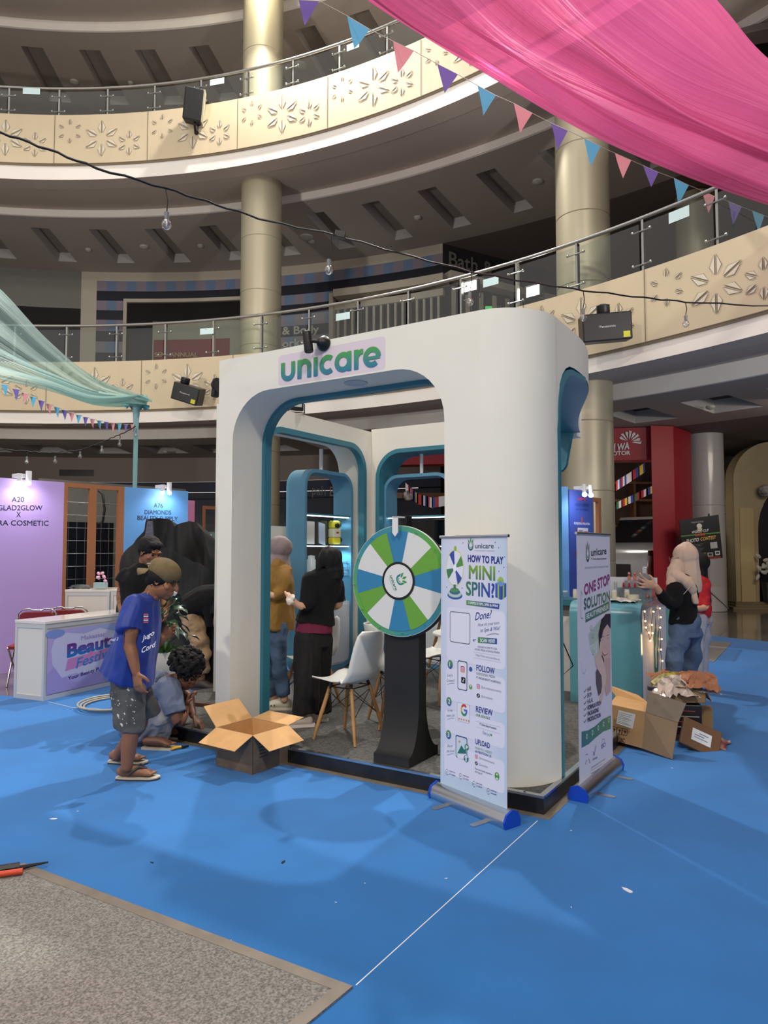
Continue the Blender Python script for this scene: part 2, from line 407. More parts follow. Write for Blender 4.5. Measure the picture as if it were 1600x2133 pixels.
# balconies and ceilings
def slots(mb, z, phase, r0, r1, w, k0, k1, up=.28, Rout=21.0, pitch=4.95, rin=17.25):
    st = pitch / 3
    for k in range(k0, k1):
        a = phase + pitch * k; hw = math.degrees(w / 2 / ((r0 + r1) / 2)); b0, b1 = a, a + 2 * hw; e_ = a + pitch
        def q(Ra, Rb, x0, x1, m=0): mb.grid(lambda i, j: pol(Ra + (Rb - Ra) * j, x0 + (x1 - x0) * i, z), 2, 1, m)
        q(rin, r0, a, e_); q(r1, Rout, a, e_); q(r0, r1, b1, e_)
        q(r0, r0 + 1e-4, b0, b1)
        P_ = [pol(r0, b0, z), pol(r1, b0, z), pol(r1, b1, z), pol(r0, b1, z)]; U_ = [p + Vector((0, 0, up)) for p in P_]
        mb.add(P_ + U_, [(0, 1, 5, 4), (2, 3, 7, 6), (3, 0, 4, 7)], 1); mb.add(P_ + U_, [(1, 2, 6, 5)], 1); mb.add(U_, [(0, 1, 2, 3)], 2)
def level(n, wb, cb, ct, line, slot, Rout=21.0):
    mb = MB()
    ringface(mb, RB, A0, A1, wb, cb - .03, 0)
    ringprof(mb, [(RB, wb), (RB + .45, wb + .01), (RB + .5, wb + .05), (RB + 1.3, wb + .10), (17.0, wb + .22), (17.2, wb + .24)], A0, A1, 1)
    ringprof(mb, [(17.2, wb + .24), (17.2, line), (17.26, line - .005)], A0, A1, 0)
    struct(mb.build('trim_%d' % n, [BAND, SOFFIT], smooth=30))
    mb = MB(); slot(mb, line)
    struct(mb.build('ceiling_%d' % n, [CEIL, M('slot_side', rgb(176, 172, 168), .8), SLOT if n > 1 else M('slot_black', rgb(50, 48, 48), .8)]))
    if ct:
        mb = MB(); ringblock(mb, RB - .04, RB + .12, A0, A1, cb, ct, 0)
        ringblock(mb, RB - .02, RB + .1, A0, A1, cb - .05, cb, 1)
        # snowflake cut-outs
        R = RB - .045; h = ct - cb; pan = 8.55; k0 = -5
        a_start = {1: pxa(290, RB)[0] - pan * 5, 2: pxa(94, RB)[0] - pan * 5}[n]
        def petal(ac, zc, ang, r0, r1, w):
            ca, sa = math.cos(R_(ang)), math.sin(R_(ang))
            def Q(u, v, dr=0):
                x = u * ca - v * sa; z = u * sa + v * ca
                return pol(R - dr, ac + math.degrees(x / R), zc + z)
            m_ = r0 + (r1 - r0) * .42
            for sg in (-1, 1):
                mb.add([Q(r0 - .002, sg * .008, .003), Q(m_, sg * (w + .006), .003), Q(r1 + .004, sg * .008, .003)], [(0, 1, 2)], 1)
                mb.add([Q(r0 + .01, sg * .020, .006), Q(m_, sg * (w - .002), .006), Q(r1 - .025, sg * .018, .006)], [(0, 1, 2)], 2)
        for k in range(19):
            a = a_start + pan * k
            mb.add([pol(R - .003, a - .03, cb), pol(R - .003, a + .03, cb), pol(R - .003, a + .03, ct), pol(R - .003, a - .03, ct)], [(0, 1, 2, 3)], 1)
            for fr, fz, r, rr in ((.16, .66, .30, .55), (.50, .50, .44, .30), (.80, .38, .30, .38)):
                for q in range(6): petal(a + pan * fr, cb + h * fz, 30 + 60 * q, r * rr, r, r * (.13 if rr > .5 else .2))
        struct(mb.build('wall_parapet_%d' % n, [CREAM, GROOVE, FLAKE]))
def slotL(ph, r0, r1, w, k0, k1): return lambda mb, z: slots(mb, z, ph, r0, r1, w, k0, k1)
level(1, 4.44, 4.74, 5.88, 4.38, slotL(-6.7 - .9, 18.35, 19.95, .95, -8, 25))
level(2, 10.26, 10.64, 11.82, 10.32, slotL(-6.7, 17.95, 20.25, .52, -8, 25))
level(3, 15.45, 15.8, 0, 15.44, slotL(-7.9, 17.95, 20.4, .62, -8, 25))
for n, z in ((1, 4.95), (2, 10.8), (3, 16.0)):
    mb = MB(); ringprof(mb, [(RB + .12, z), (26, z)], A0, A1); struct(mb.build('floor_upper_%d' % n, CEIL))
# small ceiling fittings
mb = MB()
DOME = M('detector', rgb(170, 168, 160), .5)
for i, (px, py, z, r) in enumerate([(184, 519, 10.32, .09), (300, 513, 10.32, .13), (418, 511, 10.32, .09), (638, 493, 10.32, .2), (648, 502, 10.32, .1), (870, 452, 10.32, .1), (1120, 377, 10.32, .13),
                                    (155, 170, 15.44, .13), (272, 172, 15.44, .08), (625, 136, 15.44, .2), (1480, 846, 4.38, .09), (345, 940, 4.38, .1)]):
    p = G(px, py, z)
    MB().lathe([(r, 0), (r * .95, -.04), (r * .4, -.07), (.01, -.075)], 16).build('ceiling_detector', DOME, None, p, smooth=40)
    o = bpy.context.scene.objects[-1] if False else COL.objects[-1]
    tag(o, ('small detector on the first floor ceiling, left part between two slots', 'larger round detector on the first floor ceiling near the festoon bulb', 'small detector on the first floor ceiling just left of the champagne column', 'round speaker grille on the first floor ceiling right of the champagne column',
            'tiny detector beside the speaker grille on the first floor ceiling', 'small detector on the first floor ceiling between slots above the shop lettering', 'round detector on the first floor ceiling left of the right column',
            'round detector on the top ceiling above the upper railing at left', 'tiny detector on the top ceiling above the upper railing', 'round speaker grille on the top ceiling right of the column', 'small detector on the ground floor ceiling at the right', 'small detector on the ground floor ceiling behind the mint pole')[i], 'detector', 'detectors on the balcony ceilings')
# far ceilings behind the shop line on the right, ground and first floors
mb = MB()
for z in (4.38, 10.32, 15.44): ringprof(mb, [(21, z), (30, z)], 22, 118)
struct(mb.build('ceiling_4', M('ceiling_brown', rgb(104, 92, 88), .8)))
# dark round ceiling window over the first floor
mb = MB(); cc = pol(18.7, 50.5, 10.3)
ro = [(cc.x + 1.75 * math.cos(t * .1309) , cc.y + 1.75 * math.sin(t * .1309)) for t in range(48)]; ri = [(cc.x + 1.4 * math.cos(t * .1309), cc.y + 1.4 * math.sin(t * .1309)) for t in range(48)]
mb.ring(ro, ri, 10.18, 10.30, 'z', 0); mb.prism(ri, 10.24, 10.29, 'z', 1)
for k in (-.5, .5): mb.box(cc.x - 1.4, cc.x + 1.4, cc.y + k - .05, cc.y + k + .05, 10.2, 10.25, 0, None)
struct(mb.build('window_1', [M('ring_grey', rgb(120, 110, 104), .6), M('night_glass', rgb(16, 15, 14), .08, coat=.5)], smooth=30))

# railings
RAILG = glassmat('rail_glass', (.80, .86, .82), .05)
STICK = M('sticker_pale', rgb(200, 226, 226), .5)
def railing(n, ct, rz, a_ref, pitch, kk, stickers, label):
    t = thing('balcony_railing', label, 'railing', (0, 0, 0))
    mb = MB(); mb.tube([pol(RB + .05, A0 + (A1 - A0) * i / 110, rz) for i in range(111)], .035, 8); mb.build('handrail', STEEL, t, smooth=50)
    mb = MB()
    for k in range(kk[0], kk[1]):
        a = a_ref + pitch * k
        mb.grid(lambda i, j: pol(RB, a + .12 + (pitch - .24) * i, ct - .02 + (rz - .09 - ct) * j), 2, 1)
    mb.build('glass_panel', RAILG, t, recalc=False)
    post = None
    for k in range(kk[0], kk[1]):
        a = a_ref + pitch * k
        if post is None:
            mb = MB(); h = rz - ct
            mb.box(-.02, .02, -.035, .045, 0, h * .97)
            for z in (.12, h - .22):
                mb.tube([(-.17, -.05, z), (.17, -.05, z)], .012, 6)
                for sx in (-.15, .15): mb.ball((sx, -.065, z), .026, 0, 8)
            post = mb.build('post', STEEL, t, smooth=40); o = post
        else: o = post.copy(); COL.objects.link(o)
        o.location = pol(RB + .07, a, ct); o.rotation_euler = (0, 0, -R_(a))
    for px, py, w, h in stickers:
        a, z = wz(px, py, RB - .01)
        da = math.degrees(w / 2 / RB)
        mb = MB(); mb.add([pol(RB - .012, a - da, z - h / 2), pol(RB - .012, a + da, z - h / 2), pol(RB - .012, a + da, z + h / 2), pol(RB - .012, a - da, z + h / 2)], [(0, 1, 2, 3)])
        lab(mb.build('sticker', STICK, t), 'pale blue sticker on the glass')
railing(1, 5.88, 6.76, pxa(1207, RB)[0], 4.5, (-14, 8), [(425, 690, .34, .14), (713, 659, .34, .15), (1027, 587, .33, .15), (1430, 447, .33, .17)], 'glass and steel railing along the first balcony, above the booth')
railing(2, 11.82, 12.52, pxa(203, RB)[0], 4.4, (-6, 15), [(40, 190, .40, .15), (440, 170, .36, .14), (733, 96, .3, .14)], 'glass and steel railing along the upper balcony, crossing the top left of the photo')

# columns
def column(x, y, r, z0, z1, seams, label, mat=COLM):
    t = thing('column', label, 'column', (x, y, 0)); t['kind'] = 'structure'
    mb = MB()
    zs = [z0] + sorted(seams) + [z1]; prof = []
    for a, b in zip(zs, zs[1:]): prof += [(r, a + .012), (r, b - .012), (r - .012, b)]
    mb.lathe([(r - .012, z0)] + prof, 48); o = mb.build('shaft', mat, t, smooth=25)
    return t
for a, lb, za in ((16.6, 'champagne metal column rising behind the left pillar of the booth', 1), (44.0, 'champagne metal column behind the right side of the booth', 0)):
    p = pol(16.25, a, 0)
    column(p.x, p.y, .485, 0, 4.62, [1.3, 2.55, 3.8], lb + ', ground floor length')
    column(p.x, p.y, .485, 4.95, 10.42, [6.3, 7.6, 8.9], lb + ', first floor length')
    column(p.x, p.y, .485, 10.8, 15.7, [12.2, 13.5], lb + ', upper floor length')
COLW = M('column_white', rgb(176, 172, 172), .22, coat=.3)
column(8.05, 17.7, .42, 0, 4.4, [2.6], 'glossy grey white column behind the photo contest poster', COLW)
column(7.75, 17.3, .45, 4.95, 10.3, [7.0], 'pale column on the first floor seen through the glass railing at right')

# shop walls, first floor
RW = 21.0
mb = MB()
zt = 10.32; zf = 4.95
a = lambda px: pxa(px, RW)[0]
def seg(px0, px1, z0, z1, mi, R=RW): ringface(mb, R, a(px0), a(px1), z0, z1, mi)
GA, GB, BK = 4, 5, 6
ringface(mb, RW, A0, a(-60), zf, zt, 1)
seg(-60, 157, wz(80, 640, RW)[1], zt, 3); seg(-60, 157, zf, wz(80, 640, RW)[1], 2)
seg(157, 190, zf, zt, 0)
z_ = lambda px, py: wz(px, py, RW)[1]
# check-pattern shop wall
def gingham(px0, px1, rows):
    n = int((px1 - px0) / 21)
    for i in range(n):
        u0, u1 = px0 + (px1 - px0) * i / n, px0 + (px1 - px0) * (i + 1) / n
        for j, (za, zb) in enumerate(rows):
            if j % 2 == 0: seg(u0, u1, za, zb, GA if (i % 2) else GB)
            else: seg(u0, u1, za, zb, BK)
zr = [z_(300, y) for y in (586, 607, 627, 647, 667, 690, 712, 735, 760, 800)]
rows = [(zr[i + 1], zr[i]) for i in range(9)]
gingham(190, 925, rows)
seg(190, 925, zr[0], zt, 0)
seg(190, 925, zf, zr[9], 1)
mats = [SHOPFRAME, DARK, SHOPGLASS, PANELG, M('check_blue', rgb(96, 118, 148), .5), M('check_mauve', rgb(128, 118, 130), .5), M('check_navy', rgb(16, 18, 34), .4)]
struct(mb.build('wall_first_floor', mats))
mb = MB(); R2 = RW - .12
zd = z_(300, 625); zb_ = zf
def seg2(px0, px1, z0, z1, mi, R=R2, R1=RW): ringblock(mb, R, R1, pxa(px0, R)[0], pxa(px1, R)[0], z0, z1, mi)
seg2(247, 540, z_(300, 632), zd, 0); seg2(247, 254, zf, z_(300, 632), 0); seg2(254, 540, zf, z_(300, 633), 1, RW - .05)
seg2(310, 510, zf, z_(300, 672), 2, RW - .08); seg2(313, 473, zf, z_(300, 710), 3, RW - .1)
# long window with folding shutter, right of the column
z1_ = z_(690, 616)
seg2(683, 692, zf, z1_, 0, RW - .25); seg2(692, 925, z1_ - .22, z1_, 0, RW - .5)
seg2(692, 925, zf, z1_ - .22, 1, RW - .02)
for k in range(15):
    px = 700 + k * 15.2; seg2(px, px + 4.5, zf, z1_ - .42, 0, RW - .1)
seg2(692, 925, z1_ - .5, z1_ - .3, 0, RW - .14)
struct(mb.build('window_2', [SHOPFRAME, M('window_dark', rgb(26, 27, 28), .15), M('tile_cream', rgb(150, 150, 134), .4), M('sale_red', rgb(120, 34, 36), .5)]))
# the wall turns away into a side hall
mb = MB()
pa, pb = pol(RW, a(925), 0), pol(RW, a(925), 0) + Vector((5.5, 3.2, 0))
mb.add([(pa.x, pa.y, zf), (pb.x, pb.y, zf), (pb.x, pb.y, zt), (pa.x, pa.y, zt)], [(0, 1, 2, 3)], 0)
zb1, zb2 = z_(925, 572), z_(925, 545)
mb.box(0, 6.3, -.4, 0, zb1 - .2, zb1, 1, Matrix.Translation((pa.x, pa.y, 0)) @ Matrix.Rotation(math.atan2(3.2, 5.5), 4, 'Z'))
X_ = Matrix.Translation((pa.x, pa.y, 0)) @ Matrix.Rotation(math.atan2(3.2, 5.5), 4, 'Z')
for k in range(6): mb.box(.3 + k * .5, .42 + k * .5, -.06, 0, zf, zb1 - .3, 1, X_)
ringface(mb, 27, a(900), 118, zf, zt, 0)
struct(mb.build('wall_side_hall', [M('wall_dark', rgb(46, 46, 48), .6), SHOPFRAME]))
# shop lettering on the first floor
def sign(px0, px1, py0, py1, text, hpx, col, R, name, label, off=.16, bold=.02):
    a0_, Y0 = pxa(px0, R); a1_, Y1 = pxa(px1, R); q0, q1 = pol(R - off, a0_, 0), pol(R - off, a1_, 0)
    pr = Print(Plane(q0, q1)); pr.tp(text, (px0, py0), (px1, py1), hpx, col, bold=bold)
    tag(pr.build(name, None, (q0.x, q0.y, 0), pr.pl.rot), label, 'sign')
LET = rgb(170, 168, 160)
sign(588, 664, 697, 693, '& Body', 16, LET, RW, 'shop_sign', 'pale lettering reading & Body on the check wall right of the column')
sign(588, 634, 724, 719, 'orks', 16, LET, RW, 'shop_sign', 'pale lettering reading orks below & Body, just above the booth', .16)
pl = Plane((pa.x, pa.y), (pb.x, pb.y)); pr = Print(pl)
for t_, u0_, u1_, z0_, hh in (('Bath &', .35, 1.95, zb2 - .12, .42), ('Body', 2.1, 3.7, zb2 - .62, .42)):
    pr.text(t_, u0_, z0_, u1_, z0_, hh, rgb(120, 118, 114), bold=.015)
tag(pr.build('shop_sign', None, (pa.x - .12, pa.y - .2, 0), pl.rot), 'grey lettering reading Bath & Body on the shop corner behind the railing', 'sign')
sign(322, 412, 743, 743, 'SEMI-ANNUAL', 9, rgb(170, 140, 90), RW, 'sale_poster', 'gold lettering of a sale poster behind the balcony glass', .2, .03)
# flood lights standing behind the first balcony glass
GLOW = M('lamp_glow', (1, 1, 1), emit=(1, .97, .85), estr=18)
for px, py, nm in ((985, 597, 'left'), (1118, 607, 'right')):
    a_, z__ = wz(px, py, RB + .35); p = pol(RB + .35, a_, z__)
    t = thing('flood_light', 'glaring white flood light behind the balcony glass, %s one of the two' % nm, 'light', (p.x, p.y, z__ - .12), -R_(a_))
    MB().box(-.17, .17, -.03, .06, 0, .24).build('housing', BLACK, t, bevel=.01)
    MB().box(-.13, .13, -.036, -.031, .03, .21).build('lamp_face', GLOW, t)
    MB().tube([(-.2, .02, .12), (-.2, .02, -.12), (.2, .02, -.12), (.2, .02, .12)], .012, 6).build('bracket', BLACK, t)
    MB().tube([(0, .02, -.12), (0, .02, 4.95 - z__ + .12)], .018, 6).build('stand_pole', BLACK, t)

p = A(1018, 641, 19.0); o = MB().box(-.09, .09, -.02, .02, -.035, .035).build('exit_sign', M('sign_green', rgb(30, 160, 70), .5, emit=(.05, .9, .2), estr=.5), None, p); tag(o, 'small green lit exit sign just above the booth top', 'sign')
# shop walls, ground floor
mb = MB(); zg = 4.38
ringface(mb, RW, A0, 26, 3.62, zg, 0); ringface(mb, RW - .02, pxa(120, RW)[0], pxa(192, RW)[0], 3.8, 4.0, 2)
ringface(mb, RW + .05, A0, 26, 3.3, 3.62, 1); ringface(mb, RW + .3, A0, 26, 2.3, 3.3, 3); ringface(mb, RW + .1, A0, 26, 3.1, 3.16, 1)
ringface(mb, RW + .3, A0, 26, 0, 2.3, 2)
ringface(mb, 27.5, 20, 118, 0, zg, 2); mb.add([pol(RW, 26, 0), pol(27.5, 26, 0), pol(27.5, 26, zg), pol(RW, 26, zg)], [(0, 1, 2, 3)], 2)
struct(mb.build('wall_ground_floor', [M('beam_mauve', rgb(140, 126, 118), .6), NAVY, M('shop_black', rgb(26, 25, 27), .35), M('shop_navy', rgb(34, 38, 56), .5)]))
mb = MB(); ringface(mb, 20.9, A0, 118, 10.8, 15.44, 0)
struct(mb.build('wall_upper_floor', M('wall_upper', rgb(96, 88, 78), .7)))
# wall behind the camera side, closing the atrium loosely
# ================================================================ the booth
BC = Vector((0.911, 4.133, 0)); BA = R_(-32.15)      # near corner of the platform; local x = -u (u runs left along the front), local y = v (runs back)
BX = Vector((math.cos(BA), math.sin(BA), 0)); BY = Vector((-math.sin(BA), math.cos(BA), 0))
def UV(u, v, z=0.0): return BC - BX * u + BY * v + Vector((0, 0, z))
PZ = .11; HT = 3.0
DCARP = M('platform_carpet', rgb(104, 102, 98), .95, col2=rgb(70, 70, 68), scale=60, bump=.5, bscale=200)
LAM = M('platform_laminate', rgb(40, 38, 38), .35, col2=rgb(26, 26, 28), scale=7)
t = thing('platform', 'low square exhibition platform with grey carpet and dark laminate edge', 'platform', BC, BA)
mb = MB(); mb.prism([(0, 0), (0, 4), (-3.97, 4), (-3.97, .45), (-3.45, .45), (-3.45, 0)], .0061, PZ - .006); mb.build('edge_board', LAM, t)
mb = MB(); mb.prism([(-.03, .03), (-.03, 3.97), (-3.94, 3.97), (-3.94, .48), (-3.42, .48), (-3.42, .03)], PZ - .006, PZ); mb.build('carpet_top', DCARP, t)
mb = MB()
for x0, x1, y0, y1 in ((-3.45, 0, -.003, .032), (-.032, .003, .032, 4.0), (-3.973, -3.94, .45, 4.0), (-3.453, -3.42, .032, .48), (-3.94, -3.453, .447, .48)):
    mb.box(x0, x1, y0, y1, PZ - .012, PZ + .002)
mb.build('edge_strip', ALU, t)
mb = MB()
for x0, x1, y0, y1 in ((-3.5, .05, -.05, 0), (0, .05, 0, 4.0)): mb.box(x0, x1, y0, y1, .0061, .0085)
mb.build('floor_tape', TAPE, t)
for i in range(14): MB().lathe([(.008, PZ + .001), (.006, PZ + .005)], 8, 0, (-.12 - .25 * i, .015, 0)).build('screw', BLACK, t)

booth = thing('exhibition_booth', 'white and teal exhibition booth with rounded arches under a unicare sign', 'booth', BC, BA)
T_ = .385
def archpoly(x0, x1, o0, o1, ztop, zo, r, zb=PZ + .002):
    """upright wall with an arch-topped doorway: outline as one loop"""
    return [(x0, zb), (x0, ztop), (x1, ztop), (x1, zb), (o1, zb)] + arc(o1 - r, zo - r, r, 0, 90, 10) + arc(o0 + r, zo - r, r, 90, 180, 10) + [(o0, zb)]
def archband(o0, o1, zo, r, w, zb=PZ + .002):
    out = [(o1, zb)] + arc(o1 - r, zo - r, r, 0, 90, 12) + arc(o0 + r, zo - r, r, 90, 180, 12) + [(o0, zb)]
    q = r - w
    inn = [(o0 + w, zb)] + arc(o0 + r, zo - r, q, 180, 90, 12) + arc(o1 - r, zo - r, q, 90, 0, 12) + [(o1 - w, zb)]
    return out + inn
# front portal (u 0.40 .. 2.605) with an arch from u .62 to 2.45
mb = MB()
mb.prism(archpoly(-2.605, -.38, -2.455, -.625, HT, 2.71, .36), 0, T_, 'y', 0)
# rounded corner pillar
rc = .37
corner = [(-.39, T_), (-.39, 0)] + arc(-.39, rc, rc, -90, 0, 14) + [(-.02, T_)]
mb.prism(corner, PZ + .002, HT, 'z', 0)
portal = mb.build('portal', WHITE, booth, smooth=30)
# side header: a curved ribbon on plan sweeping back and inward
def bez(p, n=24):
    o = []
    for i in range(n + 1):
        t_ = i / n; a_, b_, c_, d_ = [(1 - t_) ** 3, 3 * t_ * (1 - t_) ** 2, 3 * t_ * t_ * (1 - t_), t_ ** 3]
        o.append(Vector([a_ * p[0][k] + b_ * p[1][k] + c_ * p[2][k] + d_ * p[3][k] for k in (0, 1)]))
    return o
path = [Vector((-.02, T_ - .005)), Vector((-.02, .44)), Vector((-.02, .50)), Vector((-.02, .57)), Vector((-.02, .65)), Vector((-.02, .75))] + bez([(-.02, .8), (-.02, 1.6), (-.45, 2.0), (-.78, 3.42)], 30)
thk = .32
def sideh(v):
    if v < .42: return 2.25
    r = .33
    if v < .40 + r: return 2.40 + r * math.sin(math.acos(max(0, min(1, 1 - (v - .40) / r)))) + .02
    return 2.75
mb = MB(); n = len(path); vs = []
for i, p in enumerate(path):
    d = (path[min(i + 1, n - 1)] - path[max(i - 1, 0)]).normalized(); nn = Vector((-d.y, d.x)); q = p + nn * thk
    zb = sideh(p.y)
    vs += [(p.x, p.y, zb), (p.x, p.y, HT), (q.x, q.y, HT), (q.x, q.y, zb)]
fo, fi = [], []
for i in range(n - 1):
    k = 4 * i; fo += [(k, k + 4, k + 5, k + 1), (k + 1, k + 5, k + 6, k + 2)]; fi += [(k + 2, k + 6, k + 7, k + 3), (k + 3, k + 7, k + 4, k)]
k = 4 * (n - 1)
mb.add(vs, fo, 0); b = len(mb.v); mb.add(vs, fi + [(k, k + 1, k + 2, k + 3), (0, 3, 2, 1)], 1)
mb.build('side_header', [WHITE, TEAL], booth, smooth=40)
# teal lip round the side doorway, on the corner pillar and up the first curve of the header
mb = MB()
lip = [(T_ + .012, PZ + .004), (T_ + .012, 2.27)] + [(.40 + .33 - .33 * math.cos(R_(a_)), 2.40 + .33 * math.sin(R_(a_))) for a_ in range(0, 91, 9)] + [(1.0, 2.74), (1.35, 2.74)]
lip2 = [(p[0] + (.035 if i < 12 else 0), p[1] - (.035 if i > 1 else 0)) for i, p in enumerate(lip)]
nn_ = len(lip)
for i in range(nn_ - 1):
    x_ = -.02 - (0 if lip[i][0] < 1.1 else .02)
    a_, b_, c_, d_ = lip[i], lip[i + 1], lip2[i + 1], lip2[i]
    xa = -.014 if lip[i][0] < 1.05 else -.03; xb = -.014 if lip[i + 1][0] < 1.2 else -.10
    mb.add([(xa, a_[0], a_[1]), (xb, b_[0], b_[1]), (xb, c_[0], c_[1]), (xa, d_[0], d_[1]), (xa - .34, a_[0], a_[1]), (xb - .34, b_[0], b_[1]), (xb - .34, c_[0], c_[1]), (xa - .34, d_[0], d_[1])],
           [(0, 1, 2, 3), (4, 7, 6, 5), (0, 4, 5, 1), (2, 6, 7, 3), (3, 7, 4, 0), (1, 5, 6, 2)], 0)
mb.build('side_arch_trim', TEAL, booth)
# hanging wing at the far end of the header
mb = MB(); mb.prism([(-1.45, 2.95), (-1.45, 2.33)] + arc(-1.03, 2.45, .12, 270, 360, 6) + [(-.86, 2.70), (-.80, 2.95)], 3.35, 3.42, 'y'); mb.build('hanging_wing', TEAL, booth)
# teal arch lining at the inner edge of the front portal
mb = MB(); mb.prism(archband(-2.457, -.623, 2.712, .362, .034), T_ - .05, T_ + .03, 'y'); mb.build('front_arch_trim', TEAL, booth, smooth=30)
# left and back walls
mb = MB()
X90 = Matrix(((0, -1, 0, 0), (1, 0, 0, 0), (0, 0, 1, 0), (0, 0, 0, 1)))
lp = archpoly(1.15, 3.8, 1.36, 3.27, HT - .01, 2.79, .33)
mb.prism(lp, -3.8, -3.42, 'x', 0); mb.build('left_wall', WHITE, booth, smooth=30)
mb = MB(); mb.prism(archband(1.355, 3.275, 2.795, .335, .06), -3.47, -3.385, 'x'); mb.build('left_arch_trim', TEAL, booth, smooth=30)
mb = MB(); mb.prism(archpoly(-3.418, -1.16, -3.33, -1.46, HT + .02, 2.74, .34), 3.43, 3.81, 'y'); mb.box(-1.16, -.82, 3.43, 3.6, 2.72, HT); mb.build('back_wall', WHITE, booth, smooth=30)
mb = MB(); mb.prism(archband(-3.335, -1.455, 2.745, .345, .05), 3.40, 3.81, 'y'); mb.build('back_arch_trim', TEAL, booth, smooth=30)
# downlight rings in the soffits
for x, y, z in ((-1.42, .17, 2.709), (-.22, .92, 2.746)): MB().lathe([(.085, z - .001), (.085, z - .008), (.06, z - .008), (.055, z - .002)], 20, 0, (x, y, 0)).build('soffit_light', M('ring_white', rgb(190, 196, 204), .5), booth, smooth=40)
# the sign over the arch
FP = Plane(UV(2.605, 0), UV(0, 0))
def grad_logo(x, z): return lerp(rgb(28, 112, 158), rgb(72, 160, 54), (z - 2.74) / .17)
pr = Print(FP, .0012)
x0, z0 = FP.at(585, 803); x1, z1 = FP.at(797, 775); xt = FP.at(800, 730)
rx = FP.at(580, 800)[0]; ry = FP.at(803, 770)[0]
pr.rect(rx, ry, 2.722, 2.95, rgb(218, 206, 216), .03)
k0 = len(pr.v)
wL = FP.at(793, 740)[0] - x0
# letters drawn as strokes: u n i c a r e
def stroke(pts, w, n=3):
    """ribbon along pts with gradient colour"""
    P_ = [Vector(p) for p in pts]; L_, R__ = [], []
    for i, p in enumerate(P_):
        d = (P_[min(i + 1, len(P_) - 1)] - P_[max(i - 1, 0)]).normalized(); nn = Vector((-d.y, d.x)) * w / 2
        L_.append(p + nn); R__.append(p - nn)
    vs = [(q.x, q.y) for q in L_] + [(q.x, q.y) for q in R__]; m = len(P_)
    pr._a(vs, [(i, i + 1, m + i + 1, m + i) for i in range(m - 1)], grad_logo); pr.k -= 1
def straight(x, za, zb, w): stroke([(x, za + (zb - za) * i / 5) for i in range(6)], w)
lw = .038; zb_ = 2.752; xh = .142; ax = (x0 + .004)
ws = wL / 6.35        # advance unit
def U_(x):
    r = .050; straight(x + lw / 2, zb_ + r + .01, zb_ + xh, lw); straight(x + 2 * r + lw / 2, zb_ + r + .01, zb_ + xh, lw)
    stroke([(x + lw / 2 + r + r * math.cos(R_(a_)), zb_ + lw / 2 + r - .005 + r * math.sin(R_(a_)) * .95) for a_ in range(180, 361, 15)], lw)
def N_(x):
    r = .046; straight(x + lw / 2, zb_, zb_ + xh, lw); straight(x + 2 * r + lw / 2, zb_, zb_ + xh - r - .01, lw)
    stroke([(x + lw / 2 + r + r * math.cos(R_(a_)), zb_ + xh - lw / 2 - r + .003 + r * math.sin(R_(a_))) for a_ in range(0, 181, 15)], lw)
def C_(x, a0=48, a1=312, r=.055): stroke([(x + r + lw / 2 + r * math.cos(R_(a_)), zb_ + xh / 2 + r * math.sin(R_(a_)) * .98) for a_ in range(a0, a1 + 1, 12)], lw)
xx = ax
U_(xx); xx += .050 * 2 + lw + .022
N_(xx); xx += .046 * 2 + lw + .022
straight(xx + lw / 2, zb_, zb_ + xh, lw); xx += lw + .016
C_(xx); xx += .137
C_(xx, 0, 360); straight(xx + .11 + lw / 2, zb_, zb_ + xh, lw); xx += .11 + lw + .022
straight(xx + lw / 2, zb_, zb_ + xh, lw); stroke([(xx + lw / 2 + .05 + .05 * math.cos(R_(a_)), zb_ + xh - lw / 2 - .05 + .05 * math.sin(R_(a_))) for a_ in range(80, 181, 20)], lw); xx += .078
C_(xx, 0, 312); stroke([(xx + lw / 2 - .01, zb_ + xh / 2 - .006), (xx + .11 + lw / 2 + .012, zb_ + xh / 2 - .006)], lw * .62)
# scale the lettering to its measured width
sc_ = wL / (xx + .11 + lw - ax)
for i in range(k0, len(pr.v)):
    v = pr.v[i]; pr.v[i] = (ax + (v[0] - ax) * sc_, v[1] - .004, zb_ + (v[2] - zb_) * min(1.25, max(.8, sc_)))
q = UV(2.605, 0)
sg = pr.build('sign_board', booth, (-2.605, 0, 0), 0); lab(sg, 'unicare in green to blue letters on a pale board')
# two black spotlights on the booth and one on its left edge
def spot_lamp(loc, label, yaw=0, tilt=25):
    t = thing('spotlight', label, 'spotlight', loc, yaw)
    X = Matrix.Rotation(R_(tilt), 4, 'Y')
    MB().lathe([(.030, -.075), (.032, -.07), (.032, .07), (.026, .075)], 20, 0, (-.07, -.10, 0), Matrix.Rotation(R_(-8), 4, 'Y')).build('lamp_barrel', BLACK, t, smooth=40)
    MB().lathe([(.055, 0), (.055, .012), (.03, .05), (.012, .06)], 20, 0, (0, -.005, 0), Matrix.Rotation(R_(90), 4, 'X')).build('mounting_base', BLACK, t, smooth=40)
    MB().tube([(0, -.05, 0), (-.04, -.10, 0), (-.06, -.10, 0)], .012, 8).build('arm', BLACK, t)
    return t
s_, z_q = FP.at(676, 716); p = UV(2.605 - s_, 0); spot_lamp((p.x, p.y, z_q), 'small black spotlight clipped above the letter c of the sign', BA)
p = A(455, 801, 5.62); t = spot_lamp((p.x, p.y, p.z), 'small black spotlight sticking out from the left edge of the booth front', BA - R_(90))
